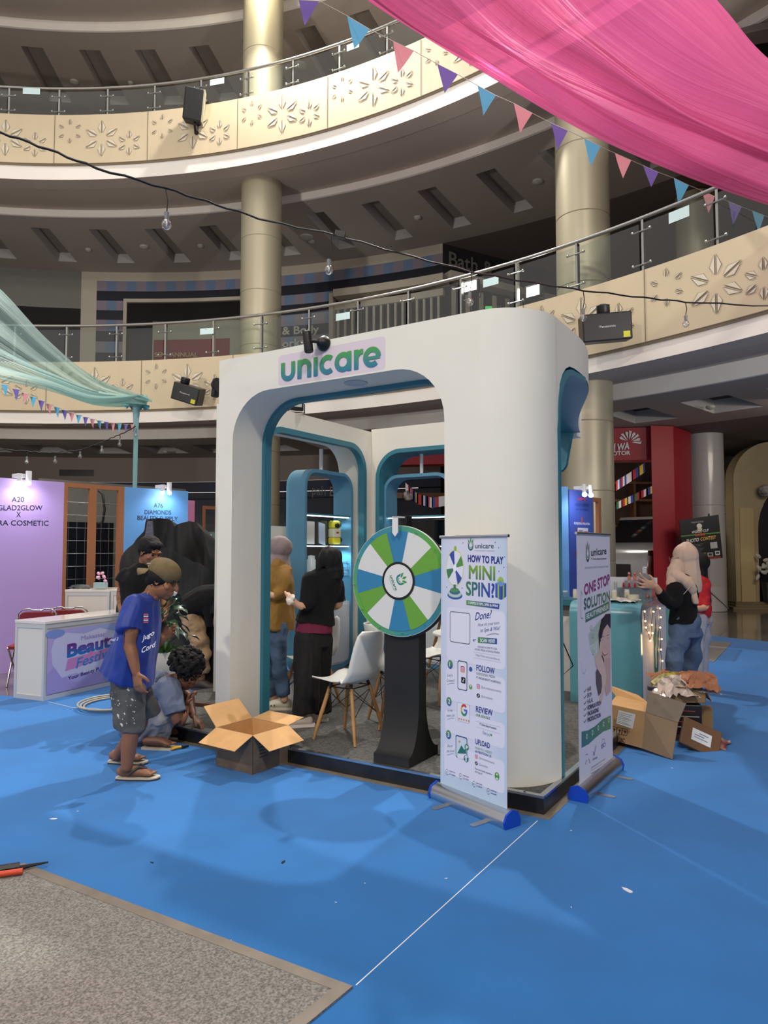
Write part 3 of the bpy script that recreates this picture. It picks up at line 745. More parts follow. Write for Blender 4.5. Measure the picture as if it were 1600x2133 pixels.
# square flood light on the left wall of the booth
p = UV(3.44, 1.98, 0); p.z = HT
fl = thing('flood_light', 'small square black flood light standing on the left wall of the booth', 'light', p, BA + R_(60))
MB().box(-.075, .075, -.02, .03, .02, .21).build('housing', BLACK, fl, bevel=.008)
MB().box(-.052, .052, -.024, -.019, .06, .17).build('lens', M('lens_pale', rgb(190, 196, 190), .2), fl)
MB().tube([(-.09, 0, 0), (-.09, 0, .1), (-.075, 0, .1)], .006, 6).tube([(.09, 0, 0), (.09, 0, .1), (.075, 0, .1)], .006, 6).box(-.095, .095, -.015, .015, -.002, .006).build('bracket', BLACK, fl)

# ---------------------------------------------------------------- arched shelf units with lower cabinets
GLS = glassmat('clear_glass', (.93, .97, .98), .04)
LED = M('led_strip', (1, 1, 1), emit=(.82, .95, 1), estr=5)
CABW = M('cabinet_white', rgb(214, 216, 220), .4)
def shelf_unit(label, loc, rotz, led_up=True):
    """local x across 0..w, local y depth 0..d (front at 0), z up from the platform"""
    t = thing('shelf_unit', label, 'shelf', loc, rotz); w, d, h, r, th = .95, .27, 2.33, .21, .04
    mb = MB(); mb.ring(rrect(0, w, .0, h, r, 8), rrect(th, w - th, th, h - th, r - th, 8), 0, d, 'y'); mb.build('frame', BLUE, t, smooth=35)
    for z in (1.80, 1.45, 1.08): mb = MB(); mb.box(th + .002, w - th - .002, .01, d - .01, z, z + .018); lab(mb.build('shelf', TEAL if z > 1.7 else GLS, t), 'teal shelf board' if z > 1.7 else 'glass shelf')
    for z in (1.80, 1.45): MB().box(th + .01, w - th - .01, .03, .045, z - .012, z - .002).build('led_strip', LED, t)
    c = MB().prism(arc(w - .13, .13, .085, -90, 0, 6) + [(w - th - .004, .78), (th + .004, .78)] + arc(.13, .13, .085, 180, 270, 6), .02, d - .01, 'y').build('cabinet', CABW, t)
    mb = MB(); mb.prism(arc(w - .15, .15, .08, -90, 0, 6) + [(w - .065, .745), (w / 2 + .004, .745), (w / 2 + .004, .07)], .006, .0195, 'y')
    lab(mb.build('door', CABW, t), 'right cabinet door')
    mb = MB(); mb.prism([(w / 2 - .004, .07), (w / 2 - .004, .745), (.065, .745)] + arc(.15, .15, .08, 180, 270, 6), .006, .0195, 'y'); mb.build('door', CABW, t)
    MB().tube([(w / 2, d / 2, h - .005), (w / 2, d / 2, h + .27)], .022, 12).build('hanging_post', CABW, t, smooth=40)
    return t
s1 = shelf_unit('arched blue shelf unit in the left doorway of the booth, holding yellow packs', UV(3.55, 2.27, PZ + .001), BA + R_(90))
s2 = shelf_unit('arched blue shelf unit in the back doorway of the booth, partly behind the wheel', UV(3.30, 3.52, PZ + .001), BA)
def s1p(x, y, z): return UV(3.55 + y, 2.27 + x, PZ + z)
spot('shelf_glow_one', s1p(.70, .10, 1.76), s1p(.85, .15, .8), 9, 150, (.55, .85, 1))
spot('shelf_glow_two', s1p(.70, .10, 1.42), s1p(.85, .15, .5), 9, 150, (.45, .82, 1))
spot('shelf_glow_three', UV(2.7, 3.6, PZ + 1.76), UV(2.7, 3.6, .3), 6, 150, (.6, .85, 1))
# things on the shelves
YEL = M('pack_yellow', rgb(226, 214, 60), .5, bump=.3, bscale=30)
DKP = M('pack_dark', rgb(34, 36, 30), .6)
def plush_pack(x, label, y=.1):
    t = thing('wrapped_pack', label, 'pack', s1p(x, y, 1.469), BA + R_(80))
    MB().box(-.065, .065, -.05, .05, 0, .085).build('lower_roll', YEL, t, bevel=.02)
    MB().box(-.062, .062, -.052, .048, .085, .19).build('paper_band', M('band_cream', rgb(222, 218, 190), .6), t, bevel=.012)
    MB().box(-.066, .066, -.05, .05, .19, .285).build('upper_roll', YEL, t, bevel=.025)
    MB().ball((-.0, -.052, .225), (.045, .012, .028)).build('eye_patch', DKP, t, smooth=60)
    MB().ball((.075, -.01, .05), (.03, .04, .035)).build('paw', DKP, t, smooth=60); MB().ball((.07, -.01, .24), (.025, .03, .035)).build('paw', DKP, t, smooth=60)
    MB().box(-.02, .025, -.0535, -.0525, .13, .15).build('red_mark', M('mark_red', rgb(190, 70, 50), .6), t)
plush_pack(.70, 'yellow and black wrapped pack standing on the glass shelf of the left unit')
t = thing('wrapped_pack', 'dark green wrapped pack behind the white card on the left shelf unit', 'pack', s1p(.56, .18, 1.469), BA + R_(80))
MB().box(-.06, .06, -.04, .04, 0, .285).build('roll', M('pack_olive', rgb(70, 74, 40), .6), t, bevel=.02)
o = MB().box(-.055, .055, -.004, .004, 0, .26, 0, Matrix.Rotation(R_(12), 4, 'Y') @ Matrix.Rotation(R_(-12), 4, 'X')).build('info_card', M('card_pale', rgb(176, 192, 212), .4), None, s1p(.40, .06, 1.469), BA + R_(85)); tag(o, 'pale blue card leaning on the glass shelf of the left unit', 'card')
o = MB().box(-.10, .10, -.03, .03, 0, .26).build('carton', M('carton_white', rgb(212, 208, 200), .6), None, s1p(.17, .10, 1.469), BA + R_(90)); tag(o, 'white carton at the left end of the glass shelf', 'box')
o = MB().lathe([(.05, 0), (.05, .19), (.042, .20), (.042, .235), (.01, .24)], 20).build('jar', M('jar_white', rgb(205, 214, 212), .3), None, s1p(.25, .1, 1.099), 0, smooth=40); tag(o, 'white lidded jar on the lowest glass shelf beside the dark haired woman', 'jar')
mb = MB()
for i in range(3): mb.ring(rrect(-.13, .13, -.09, .09, .02, 2), rrect(-.127, .127, -.087, .087, .02, 2), .01 + .07 * i, .016 + .07 * i, 'z')
for x_ in (-.13, .13):
    for y_ in (-.09, .09): mb.tube([(x_ * .97, y_ * .97, 0), (x_ * .97, y_ * .97, .17)], .003, 6)
o = mb.build('wire_rack', STEEL, None, s1p(.76, .13, 1.099), BA + R_(90)); tag(o, 'small wire rack on the lowest shelf of the left unit', 'rack')
o = MB().box(-.1, .1, -.07, .07, 0, .075).box(-.11, .11, -.08, .08, .075, .12).tube([(.1, -.08, .1), (.14, -.1, .07), (.15, -.11, .0)], .008, 6).build('storage_case', DKP, None, s1p(.68, .14, .785), BA + R_(90)); tag(o, 'black lidded case standing on the white cabinet of the left unit', 'case')
t = thing('white_board', 'white board standing on the floor outside behind the left shelf unit', 'board', UV(4.25, 2.25, 0), BA + R_(90))
MB().box(-.05, .56, 0, .03, .007, 1.80).build('panel', M('board_white', rgb(214, 206, 196), .5), t)
# a narrow return wall and black screen seen in the back doorway
t = thing('television', 'large black screen standing behind the back shelf unit', 'television', UV(1.72, 4.45, 0), BA)
MB().box(-1.35, .12, -.04, .04, .95, 1.92).build('screen', M('screen_black', rgb(8, 8, 10), .12), t, bevel=.01)
MB().box(-.1, .1, -.03, .03, .02, 1.0).box(-.4, .4, -.25, .25, .0065, .03).build('screen_stand', BLACK, t)
# ================================================================ things in and around the booth
# ---------------------------------------------------------------- prize wheel
STB = M('stand_black', rgb(26, 25, 25), .6, var=.1, scale=3)
GRN, BLU, WHT = rgb(104, 164, 58), rgb(48, 128, 172), rgb(222, 222, 218)
t = thing('prize_wheel', 'big green, blue and white prize wheel on a black pedestal at the booth entrance', 'prize wheel', UV(1.047, .24, PZ), BA)
def fl(v0, z0, v1, z1, n=8): return [(v0 + (v1 - v0) * (1 - math.cos(R_(90 * i / n))), z0 + (z1 - z0) * math.sin(R_(90 * i / n))) for i in range(n + 1)]
prof = [(-.20, .001), (-.20, .062)] + [(-.20 + .135 * math.sin(R_(90 * i / 8)), .062 + .36 * (1 - math.cos(R_(90 * i / 8)))) for i in range(1, 9)] + [(-.065, 1.42), (.03, 1.42), (.03, .40)] + [(.03 + .17 * (1 - math.cos(R_(90 * i / 8))), .40 - .34 * math.sin(R_(90 * i / 8))) for i in range(1, 9)] + [(.20, .001)]
MB().prism(prof, -.135, .135, 'x').build('pedestal', STB, t, smooth=30)
WZ = 1.197; WR = .374
MB().lathe([(WR, .0), (WR, .012)], 64, 0, (.012, -.072, WZ - .008), Matrix.Rotation(R_(90), 4, 'X')).build('backing_disc', BLACK, t, smooth=30)
w = MB().lathe([(WR, 0), (WR, .014)], 64, 0, (0, -.086, WZ), Matrix.Rotation(R_(90), 4, 'X')).build('wheel_disc', M('disc_white', WHT, .35), t, smooth=30)
pr = Print(None, .0004)
def rimc(x, z):
    a_ = math.atan2(z, x); return lerp(rgb(92, 168, 60), rgb(52, 136, 160), .5 - .5 * math.sin(2 * a_ + .4))
pr._a([(r * math.cos(R_(a_)), r * math.sin(R_(a_))) for r in (WR - .003, WR * .895) for a_ in range(0, 360, 5)], [(i, (i + 1) % 72, 72 + (i + 1) % 72, 72 + i) for i in range(72)], rimc)
ang = 90 + 16
for k in range(4):
    for wd, cc_ in ((29, BLU), (35, WHT), (26, GRN)):
        pr.circ(0, 0, WR * .90, cc_, a0=ang - wd, a1=ang, n=8); ang -= wd; pr.k -= 1
pr.k += 1
pr.circ(0, 0, .128, rgb(14, 14, 16), n=40); pr.circ(0, 0, .112, rgb(226, 226, 222), n=40)
k0 = len(pr.v)
logo(pr, 0, -.002, .082, rgb(60, 150, 76), rgb(38, 130, 140), 1.25)
pr.text('unicare', -.056, -.038, .052, -.038, .022, rgb(40, 130, 100), bold=.03)
pr.text('PT UNICARE BEAUTY KOSMETINDO', -.05, -.05, .046, -.05, .006, rgb(60, 130, 110))
ca, sa = math.cos(R_(-66)), math.sin(R_(-66))
for i in range(k0, len(pr.v)):
    v = pr.v[i]; z_s = v[2] - .01; pr.v[i] = (v[0] * ca - z_s * sa, v[1], v[0] * sa + z_s * ca)
g = pr.build('printed_face', t, (0, -.101, WZ)); lab(g, 'twelve coloured sectors round a white hub with the unicare logo')
for k in range(12):
    a_ = R_(6 + 30 * k); MB().tube([(.352 * math.cos(a_), -.100, WZ + .352 * math.sin(a_)), (.352 * math.cos(a_) - .004, -.128, WZ + .352 * math.sin(a_))], .0022, 6).build('peg', STEEL, t)
MB().prism([(-.022, .435), (-.022, .325), (0, .298), (.022, .325), (.022, .435)], -.14, -.132, 'y', 0, Matrix.Translation((-.005, 0, WZ))).box(-.02, .02, -.14, -.05, WZ + .425, WZ + .435).build('pointer', M('pointer_white', rgb(226, 226, 226), .4), t)
MB().box(-.035, .035, -.05, .02, WZ + .2, WZ + .44).build('pointer_bracket', BLACK, t)

# ---------------------------------------------------------------- roll-up banners
def banner(label, p0, p1, ztop, lean, w_extra=.03):
    pl = Plane(p0, p1); W_ = pl.w
    t = thing('rollup_banner', label, 'banner', (pl.o.x, pl.o.y, .0062), pl.rot)
    prof = [(-.055, .0), (.055, .0), (.058, .03), (.04, .075), (.0, .09), (-.045, .07), (-.062, .035)]
    MB().prism(prof, -w_extra, W_ + w_extra, 'x').build('base_cassette', ALU, t, smooth=50)
    CAPB = M('cap_blue', rgb(16, 70, 190), .4)
    for x0, x1 in ((-w_extra - .012, -w_extra), (W_ + w_extra, W_ + w_extra + .012)):
        MB().prism([(p[0] * 1.08, max(0.0, p[1] * 1.06)) for p in prof], x0, x1, 'x').build('end_cap', CAPB, t)
    for x in (W_ * .22, W_ * .80): MB().prism(rrect(x - .02, x + .02, -.17, .10, .018, 4), .0, .006, 'z').build('foot', ALU, t, smooth=30)
    MB().box(W_ / 2 - .012, W_ / 2 + .012, .02, .035, .05, ztop - .01).build('support_pole', ALU, t)
    MB().box(0, W_, .0, .0012, .075, ztop - .012).build('poster_sheet', M('vinyl_back', rgb(214, 214, 224), .5), t)
    MB().tube([(-.012, 0, ztop - .006), (W_ + .012, 0, ztop - .006)], .009, 10).build('top_rail', ALU, t, smooth=40)
    for ch in t.children:
        if ch.name.split('.')[0] in ('support_pole', 'poster_sheet', 'top_rail'):
            for v in ch.data.vertices: v.co.x += (v.co.z - .09) * lean
    return t, pl
def shear(o, lean):
    for v in o.data.vertices: v.co.x += (v.co.z - .09) * lean
NV, DG = rgb(44, 56, 140), rgb(60, 124, 70)
LV = rgb(226, 226, 244)
gl = G(918, 1664); gr = G(1057, 1722)
bn, pl = banner('roll-up banner reading HOW TO PLAY MINI SPIN? at the left side of the front pillar', gl, gr, 1.595, .0115)
pr = Print(pl, .0003); pr.lean = .0115; W_ = pl.w
pr.rect(0, W_, .078, 1.58, lambda x, z: lerp(LV, rgb(160, 204, 226), max(abs(x / W_ - .45) * 1.5 - .35, (.35 - z) * 2.2)), nx=8, ny=16)
def card(x0, y0, x1, y1):
    a_, b_ = pl.at(x0, y0), pl.at(x1, y0)
    z0 = pl.at((x0 + x1) / 2, y1)[1]; pr.rect(a_[0], b_[0], z0, a_[1], rgb(216, 216, 236), .03); pr.rect(a_[0] + .002, b_[0] - .002, z0 + .002, a_[1] - .002, rgb(232, 232, 248), .028)
card(928, 1262, 1050, 1385); card(927, 1388, 1051, 1472); card(926, 1474, 1051, 1542); card(925, 1545, 1051, 1632); card(925, 1636, 1051, 1672)
x, z = pr.P(981, 1147); logo(pr, x, z, .078, rgb(84, 150, 90), rgb(40, 96, 110), .8)
pr.tp('unicare', (990, 1142), (1029, 1142), 10, rgb(60, 96, 104), bold=.02)
pr.tp('PT UNICARE BEAUTY KOSMETINDO', (989, 1148), (1031, 1149), 2.2, rgb(80, 90, 130))
pr.tp('HOW TO PLAY', (975, 1170), (1049, 1175), 14, NV, bold=.045)
ggrad = lambda x, z: lerp(rgb(60, 110, 84), rgb(140, 184, 60), (z - 1.33) / .10)
pr.tp('MINI', (977, 1205), (1032, 1209), 28, ggrad, bold=.028)
pr.tp('SPIN?', (971, 1239), (1031, 1245), 28, lambda x, z: lerp(rgb(70, 140, 60), rgb(50, 70, 170), (x - .2) / .22), bold=.028)
def pill(pts, c1, c2):
    x0 = pr.P(*pts[0])[0]; x1 = pr.P(*pts[2])[0]
    pr.pp(pts, lambda x, z: lerp(c1, c2, (x - x0) / (x1 - x0)))
pill([(972, 1260), (972, 1250), (1041, 1258), (1040, 1269)], rgb(80, 150, 60), rgb(50, 60, 160))
pr.tp('3 SIMPLE STEPS, SPIN & WIN!', (975, 1257.5), (1038, 1265), 5, rgb(240, 240, 250), bold=.03)
# wheel drawing
x, z = pr.P(948, 1183); rx, ry = .073, .105
pr.circ(x, z, rx * 1.08, rgb(214, 224, 150), ry=ry * 1.08); pr.circ(x, z, rx, rgb(236, 236, 248), ry=ry)
for a_, c_ in ((95, rgb(60, 80, 170)), (8, rgb(90, 150, 80)), (185, rgb(70, 130, 90)), (290, rgb(60, 80, 170))):
    pr.poly([(x, z)] + [(x + rx * math.cos(R_(a_ + q)), z + ry * math.sin(R_(a_ + q))) for q in (0, 12, 24, 36)], c_); pr.k -= 1
pr.k += 1; pr.circ(x, z, .016, rgb(250, 250, 255), ry=.022)
pr.circ(x + .004, z + ry * 1.12, .011, rgb(150, 190, 60), ry=.016)
for k, (w_, zz, c_) in enumerate(((.066, .150, rgb(56, 96, 170)), (.060, .140, rgb(190, 210, 200)), (.046, .128, rgb(56, 110, 150)), (.038, .118, rgb(90, 150, 90)))): pr.circ(x, z - zz - .015, w_, c_, ry=w_ * .38)
pr.rect(x - .01, x + .01, z - .125, z - .1, rgb(70, 120, 110))
# gift
k_gift = len(pr.v)
pr.pp([(1036, 1215), (1048, 1222), (1048, 1250), (1036, 1244)], rgb(60, 90, 180)); pr.pp([(1048, 1222), (1059, 1215), (1059, 1243), (1048, 1250)], rgb(50, 74, 160)); pr.pp([(1036, 1215), (1047, 1211), (1059, 1215), (1048, 1221)], rgb(110, 150, 215))
pr.pp([(1041, 1217), (1044, 1219), (1044, 1248), (1041, 1246)], rgb(170, 200, 90)); pr.pp([(1052, 1220), (1055, 1218), (1055, 1246), (1052, 1248)], rgb(150, 190, 80))
for dx, dy in ((-4, 2), (4, 2), (0, -3), (-2, -1), (3, -1)): pr.cp(1047 + dx, 1208 + dy, .010, rgb(160, 196, 90))
for i in range(k_gift, len(pr.v)): v = pr.v[i]; pr.v[i] = (v[0] - .014, v[1], v[2])
for a_, b_ in ((965, 1131), (1032, 1130), (1039, 1141), (1052, 1160), (1050, 1182), (1040, 1190), (963, 1225), (931, 1223)): pr.cp(a_, b_, .0035, NV)
# frame of the code, left empty
a_, b_ = pr.P(938, 1273), pr.P(980, 1343)
pr.rect(a_[0], b_[0], b_[1], a_[1], rgb(36, 50, 90), .015); pr.rect(a_[0] + .004, b_[0] - .004, b_[1] + .004, a_[1] - .004, rgb(236, 236, 248), .012)
pr.tp('Done?', (990, 1292), (1023, 1287), 16, NV, shear=.25, bold=.01)
pr.tp("Now it's your turn", (996, 1305), (1040, 1300), 6.5, rgb(80, 110, 120), shear=.25)
pr.tp('to Spin & Win!', (1001, 1317), (1041, 1312), 8, rgb(60, 90, 150), shear=.25)
pr.lp([(1014, 1324), (1022, 1321), (1032, 1320), (1040, 1321)], .003, rgb(90, 110, 130))
pill([(996, 1339), (996, 1327), (1036, 1330), (1036, 1342)], rgb(90, 150, 60), rgb(40, 80, 160))
pr.tp('SCAN HERE!', (1001, 1337), (1032, 1339), 7, rgb(245, 245, 250), bold=.022)
pr.lp([(992, 1332), (986, 1334)], .004, NV); pr.lp([(988, 1331), (986, 1334), (989, 1337)], .003, NV)
pr.tp('FOR EASY ACCESS TO OUR', (996, 1349), (1036, 1354), 4, rgb(70, 80, 130), bold=.01); pr.tp('SOCIAL MEDIA & GOOGLE REVIEW', (990, 1354), (1042, 1362), 4, rgb(70, 80, 130), bold=.01)
pr.tp('https://linktr.ee/unicarebeauty', (992, 1366), (1042, 1376), 5, rgb(110, 120, 150))
for dx in (0, 1): pr.lp([(987, 1358 + 12 * dx), (1044, 1367 + 13 * dx)], .0015, rgb(160, 164, 190))
def num(px, py, n_):
    x, z = pr.P(px, py); pr.circ(x, z, .023, lambda a, b: lerp(rgb(40, 80, 160), rgb(100, 160, 60), (b - z + .03) / .06), ry=.027); pr.text(n_, x - .008, z - .013, None, None, .027, rgb(245, 245, 250), bold=.022)
num(938.5, 1384, '1'); num(936, 1461, '2'); num(935, 1530, '3')
SCR = rgb(86, 112, 96)
for t1, t2, py in (("Let's", 'Connect!', 1409), ('Your review', 'means a lot!', 1482), ('Share', 'the love!', 1556)):
    pr.tp(t1, (932, py), (943, py + .5), 6, SCR, shear=.25); pr.tp(t2, (931, py + 11), (947, py + 11), 6, SCR, shear=.25); pr.lp([(932, py + 17), (940, py + 14), (947, py + 14)], .002, NV)
def phone(x0, y0, x1, y1, inner):
    a_, b_ = pr.P(x0, y0), pr.P(x1, y1); pr.rect(a_[0], b_[0], b_[1], a_[1], rgb(36, 66, 110), .012); pr.rect(a_[0] + .005, b_[0] - .005, b_[1] + .005, a_[1] - .006, inner, .01)
phone(954, 1375, 974, 1440, rgb(236, 236, 248))
def insta(px, py, r):
    x, z = pr.P(px, py); pr.rect(x - r, x + r, z - r, z + r, lambda a, b: lerp(rgb(240, 130, 60), rgb(160, 50, 150), (b - z + r) / (2 * r)), r * .4)
    pr.rect(x - r * .72, x + r * .72, z - r * .72, z + r * .72, rgb(240, 236, 246), r * .3); pr.rect(x - r * .55, x + r * .55, z - r * .55, z + r * .55, rgb(220, 70, 90), r * .25); pr.circ(x, z, r * .38, rgb(245, 240, 248)); pr.circ(x, z, r * .22, rgb(220, 70, 90))
def note(px, py, r, rnd=False):
    x, z = pr.P(px, py)
    (pr.circ(x, z, r, rgb(20, 20, 24)) if rnd else pr.rect(x - r, x + r, z - r, z + r, rgb(20, 20, 24), r * .3))
    pr.circ(x - r * .15, z - r * .3, r * .3, rgb(240, 240, 245)); pr.circ(x - r * .15, z - r * .3, r * .14, rgb(20, 20, 24)); pr.rect(x + r * .02, x + r * .2, z - r * .3, z + r * .6, rgb(240, 240, 245)); pr.rect(x + r * .2, x + r * .5, z + r * .25, z + r * .45, rgb(240, 240, 245))
insta(964.5, 1394, .018); note(966, 1417, .018)
pr.cp(981, 1394, .014, rgb(50, 90, 170)); pr.cp(981, 1431, .014, rgb(110, 160, 70)); pr.cp(981, 1429, .005, LV)
pr.tp('FOLLOW', (993, 1396), (1031, 1404), 12, NV, bold=.022); pr.tp('OUR SOCIAL MEDIA', (993, 1405), (1032, 1413), 5, rgb(90, 120, 100), bold=.01); pr.tp('PT UNICARE BEAUTY KOSMETINDO', (993, 1413), (1044, 1425), 4.5, rgb(60, 80, 110), bold=.015)
insta(997, 1430, .013); pr.tp('@unicarebeautykosmetindo', (1003, 1433), (1045, 1443), 5, rgb(120, 124, 150)); note(997, 1449, .013, True); pr.tp('@unicarebeauty', (1003, 1452), (1027, 1458), 5, rgb(120, 124, 150))
# bubble with the letter and stars
a_, b_ = pr.P(953, 1462), pr.P(979, 1508); pr.rect(a_[0], b_[0], b_[1], a_[1], rgb(150, 160, 180), .012); pr.rect(a_[0] + .002, b_[0] - .002, b_[1] + .002, a_[1] - .002, rgb(236, 236, 248), .011)
x, z = pr.P(967.5, 1479)
for q0, q1, c_ in ((40, 150, rgb(210, 60, 50)), (150, 205, rgb(230, 180, 60)), (205, 300, rgb(60, 150, 80)), (300, 360, rgb(70, 110, 200))): pr.arcband(x, z, .017, .028, q0, q1, c_, q=1.25); pr.k -= 1
pr.rect(x, x + .028, z - .005, z + .006, rgb(70, 110, 200))
for k in range(5):
    sx, sz = pr.P(957 + k * 5, 1497 + k * 1.2); pr.poly([(sx + (.009 if q % 2 == 0 else .004) * math.sin(q * math.pi / 5), sz + (.009 if q % 2 == 0 else .004) * math.cos(q * math.pi / 5)) for q in range(10)], rgb(206, 140, 70)); pr.k -= 1
pr.tp('REVIEW', (992, 1482), (1027, 1491), 12, NV, bold=.022); pr.tp('OUR GOOGLE', (992, 1491), (1021, 1499), 5, rgb(80, 130, 80), bold=.02)
a_, b_ = pr.P(991, 1502), pr.P(1045, 1526); pr.lp([(992, 1502), (1044, 1515)], .0015, rgb(160, 164, 190)); pr.lp([(992, 1514), (1044, 1529)], .0015, rgb(160, 164, 190)); pr.tp('PT Unicare Beauty Kosmetindo', (1000, 1510), (1035, 1520), 4.5, rgb(70, 80, 120), bold=.02)
pr.tp('Thank you!', (1005, 1528), (1021, 1534), 7, rgb(80, 90, 150), shear=.25); pr.cp(1024, 1531, .007, rgb(90, 160, 60))
phone(950, 1530, 974, 1585, rgb(214, 226, 240))
pr.cp(958, 1545, .008, rgb(222, 170, 80)); pr.pp([(954, 1568), (962, 1552), (968, 1562), (971, 1556), (972, 1570), (954, 1569)], rgb(40, 120, 110)); pr.pp([(954, 1569), (972, 1571), (972, 1582), (954, 1580)], rgb(236, 232, 244))
pr.cp(973, 1556, .018, rgb(60, 140, 100)); pr.cp(972, 1580, .020, rgb(40, 120, 120)); pr.pp([(971, 1551), (977, 1556), (971, 1561)], LV); pr.pp([(972, 1572), (976, 1578), (968, 1578)], LV); pr.pp([(970.5, 1578), (973.5, 1578), (973.5, 1586), (970.5, 1586)], LV)
pr.tp('UPLOAD', (991, 1549), (1021, 1559), 11, NV, bold=.022); pr.tp('PHOTO / VIDEO', (991, 1560), (1025, 1571), 5, rgb(80, 150, 90), bold=.01); pr.tp('& MENTION US', (991, 1567), (1024, 1578), 5, rgb(70, 90, 160), bold=.02)
insta(993, 1576, .011); pr.tp('@unicarebeautykosmetindo', (999, 1580), (1031, 1592), 4.5, rgb(120, 124, 150)); note(993, 1590, .011, True); pr.tp('@unicarebeauty', (999, 1594), (1017, 1600), 4.5, rgb(120, 124, 150))
pr.tp('Share your booth experience', (990, 1602), (1026, 1615), 4, rgb(80, 84, 130), bold=.01); pr.tp('and tag us!', (990, 1608), (1005, 1614), 4, rgb(80, 84, 130), bold=.01)
pr.cp(1036, 1617, .018, rgb(90, 160, 60), 1.25); pr.cp(1036, 1613, .006, LV); pr.cp(1036, 1622, .009, LV, .7)
for px, py, s1_, s2_ in ((932, 1608, 'Home Care', '10+ Reasons'), (960, 1617, 'Custom Private', 'Care Plans'), (988, 1633, 'Safe & Gentle', 'For Daily Use'), (1018, 1648, 'For All Skin Types', 'Including Sensitive')):
    x, z = pr.P(px, py); pr.arcband(x, z, .011, .013, 0, 330, rgb(90, 110, 130), q=1.4); pr.circ(x - .001, z, .004, rgb(90, 130, 110)); pr.tp(s1_, (px + 5, py - 1), (px + 17, py + 3), 3, NV, bold=.02); pr.tp(s2_, (px + 5, py + 5), (px + 17, py + 9), 3, NV, bold=.02)
pr.build('printed_poster', bn, (0, -.001, -.0062))

shear(COL.objects[-1], .0115)
gl = G(1208, 1668); gr = G(1277, 1606)
bn2, pl = banner('roll-up banner reading ONE STOP SOLUTION with a smiling woman, right of the booth corner', gl, gr, 1.62, .006)
pr = Print(pl, .0003); pr.lean = .006; W_ = pl.w
pr.rect(0, W_, .078, 1.605, rgb(226, 222, 238))
def wl(pts, c): pr.pp(pts, c)
x, z = pr.P(1224, 1171); logo(pr, x, z, .135, rgb(96, 116, 108), rgb(64, 90, 92), .75)
pr.tp('unicare', (1231, 1158), (1263, 1154), 15, rgb(54, 66, 72), bold=.03); pr.tp('PT Unicare Beauty Kosmetindo', (1231, 1166), (1263, 1165), 3.5, rgb(50, 60, 66), bold=.03)
pr.tp('ODM/OEM COSMETICS MANUFACTURER', (1218, 1185), (1267, 1182), 4, rgb(90, 90, 110))
pr.lp([(1214, 1240), (1210, 1231), (1210, 1288), (1214, 1288)], .004, rgb(90, 90, 100))
for o_, c_ in ((0, rgb(150, 130, 150)), (1, rgb(148, 46, 128))): pr.tp('ONE STOP', (1217 - o_ * .5, 1241 - o_ * 2), (1270 - o_ * .5, 1217 - o_ * 2), 22, c_, bold=.022)
for o_, c_ in ((0, rgb(120, 140, 140)), (1, lambda a, b: lerp(rgb(40, 92, 110), rgb(110, 140, 80), a / W_))): pr.tp('SOLUTION', (1216, 1271 - o_ * 2), (1270, 1252 - o_ * 2), 22, c_, bold=.022)
wl([(1219, 1277), (1269, 1252), (1269, 1271), (1219, 1297)], lambda a, b: lerp(rgb(50, 110, 120), rgb(110, 140, 90), a / W_))
pr.tp('BEAUTYPRENEUR', (1221, 1290), (1267, 1268), 11, rgb(240, 240, 246), bold=.022)
# product boxes and portrait, painted flat like the print
wl([(1225, 1322), (1250, 1290), (1262, 1288), (1262, 1330), (1228, 1345)], rgb(186, 200, 186)); wl([(1228, 1350), (1250, 1325), (1256, 1370), (1246, 1385)], rgb(204, 214, 204)); wl([(1250, 1290), (1269, 1286), (1269, 1330), (1258, 1330)], rgb(160, 180, 160))
for a_, b_ in ((1231, 1307), (1234, 1324), (1235, 1358)): x, z = pr.P(a_, b_); pr.arcband(x, z, .016, .020, 120, 400, rgb(96, 120, 100))
x, z = pr.P(1216, 1375); pr.arcband(x, z, .05, .055, 180, 320, rgb(190, 188, 204), q=1.6)
HAIR, SKN = rgb(58, 44, 46), rgb(222, 186, 176)
wl([(1246, 1320), (1252, 1290), (1262, 1279), (1271, 1278), (1271, 1380), (1262, 1386), (1250, 1372), (1247, 1345)], HAIR)
wl([(1240, 1400), (1250, 1380), (1262, 1398), (1260, 1430), (1246, 1450), (1241, 1425)], rgb(96, 84, 90))
wl([(1250, 1322), (1254, 1304), (1260, 1298), (1271, 1300), (1271, 1375), (1262, 1382), (1254, 1366), (1251, 1345)], SKN)
wl([(1257, 1372), (1271, 1370), (1271, 1440), (1262, 1450), (1258, 1420)], rgb(212, 176, 168))
wl([(1240, 1368), (1248, 1358), (1254, 1372), (1260, 1394), (1262, 1410), (1258, 1440), (1250, 1470), (1246, 1468), (1253, 1430), (1252, 1408), (1243, 1392), (1239, 1380)], rgb(228, 196, 186))
wl([(1247, 1356), (1249, 1336), (1251, 1337), (1253, 1362), (1250, 1372)], rgb(226, 192, 182))
for a_, b_ in ((1254.5, 1332), (1265, 1329)): pr.cp(a_, b_, .012, rgb(246, 240, 240), .5); pr.cp(a_, b_, .007, rgb(60, 44, 44), .8); pr.lp([(a_ - 2.6, b_ - 5), (a_ + 2.4, b_ - 7)], .004, HAIR)
pr.lp([(1258.5, 1340), (1258, 1348), (1261, 1349)], .0035, rgb(196, 150, 142)); pr.lp([(1253, 1358), (1258, 1365), (1265, 1360)], .010, rgb(190, 90, 92)); pr.lp([(1254, 1358), (1259, 1363), (1264, 1359)], .004, rgb(248, 244, 244))
wl([(1260, 1279), (1271, 1279), (1271, 1310), (1264, 1300), (1256, 1312), (1252, 1330), (1249, 1330), (1252, 1300)], HAIR)
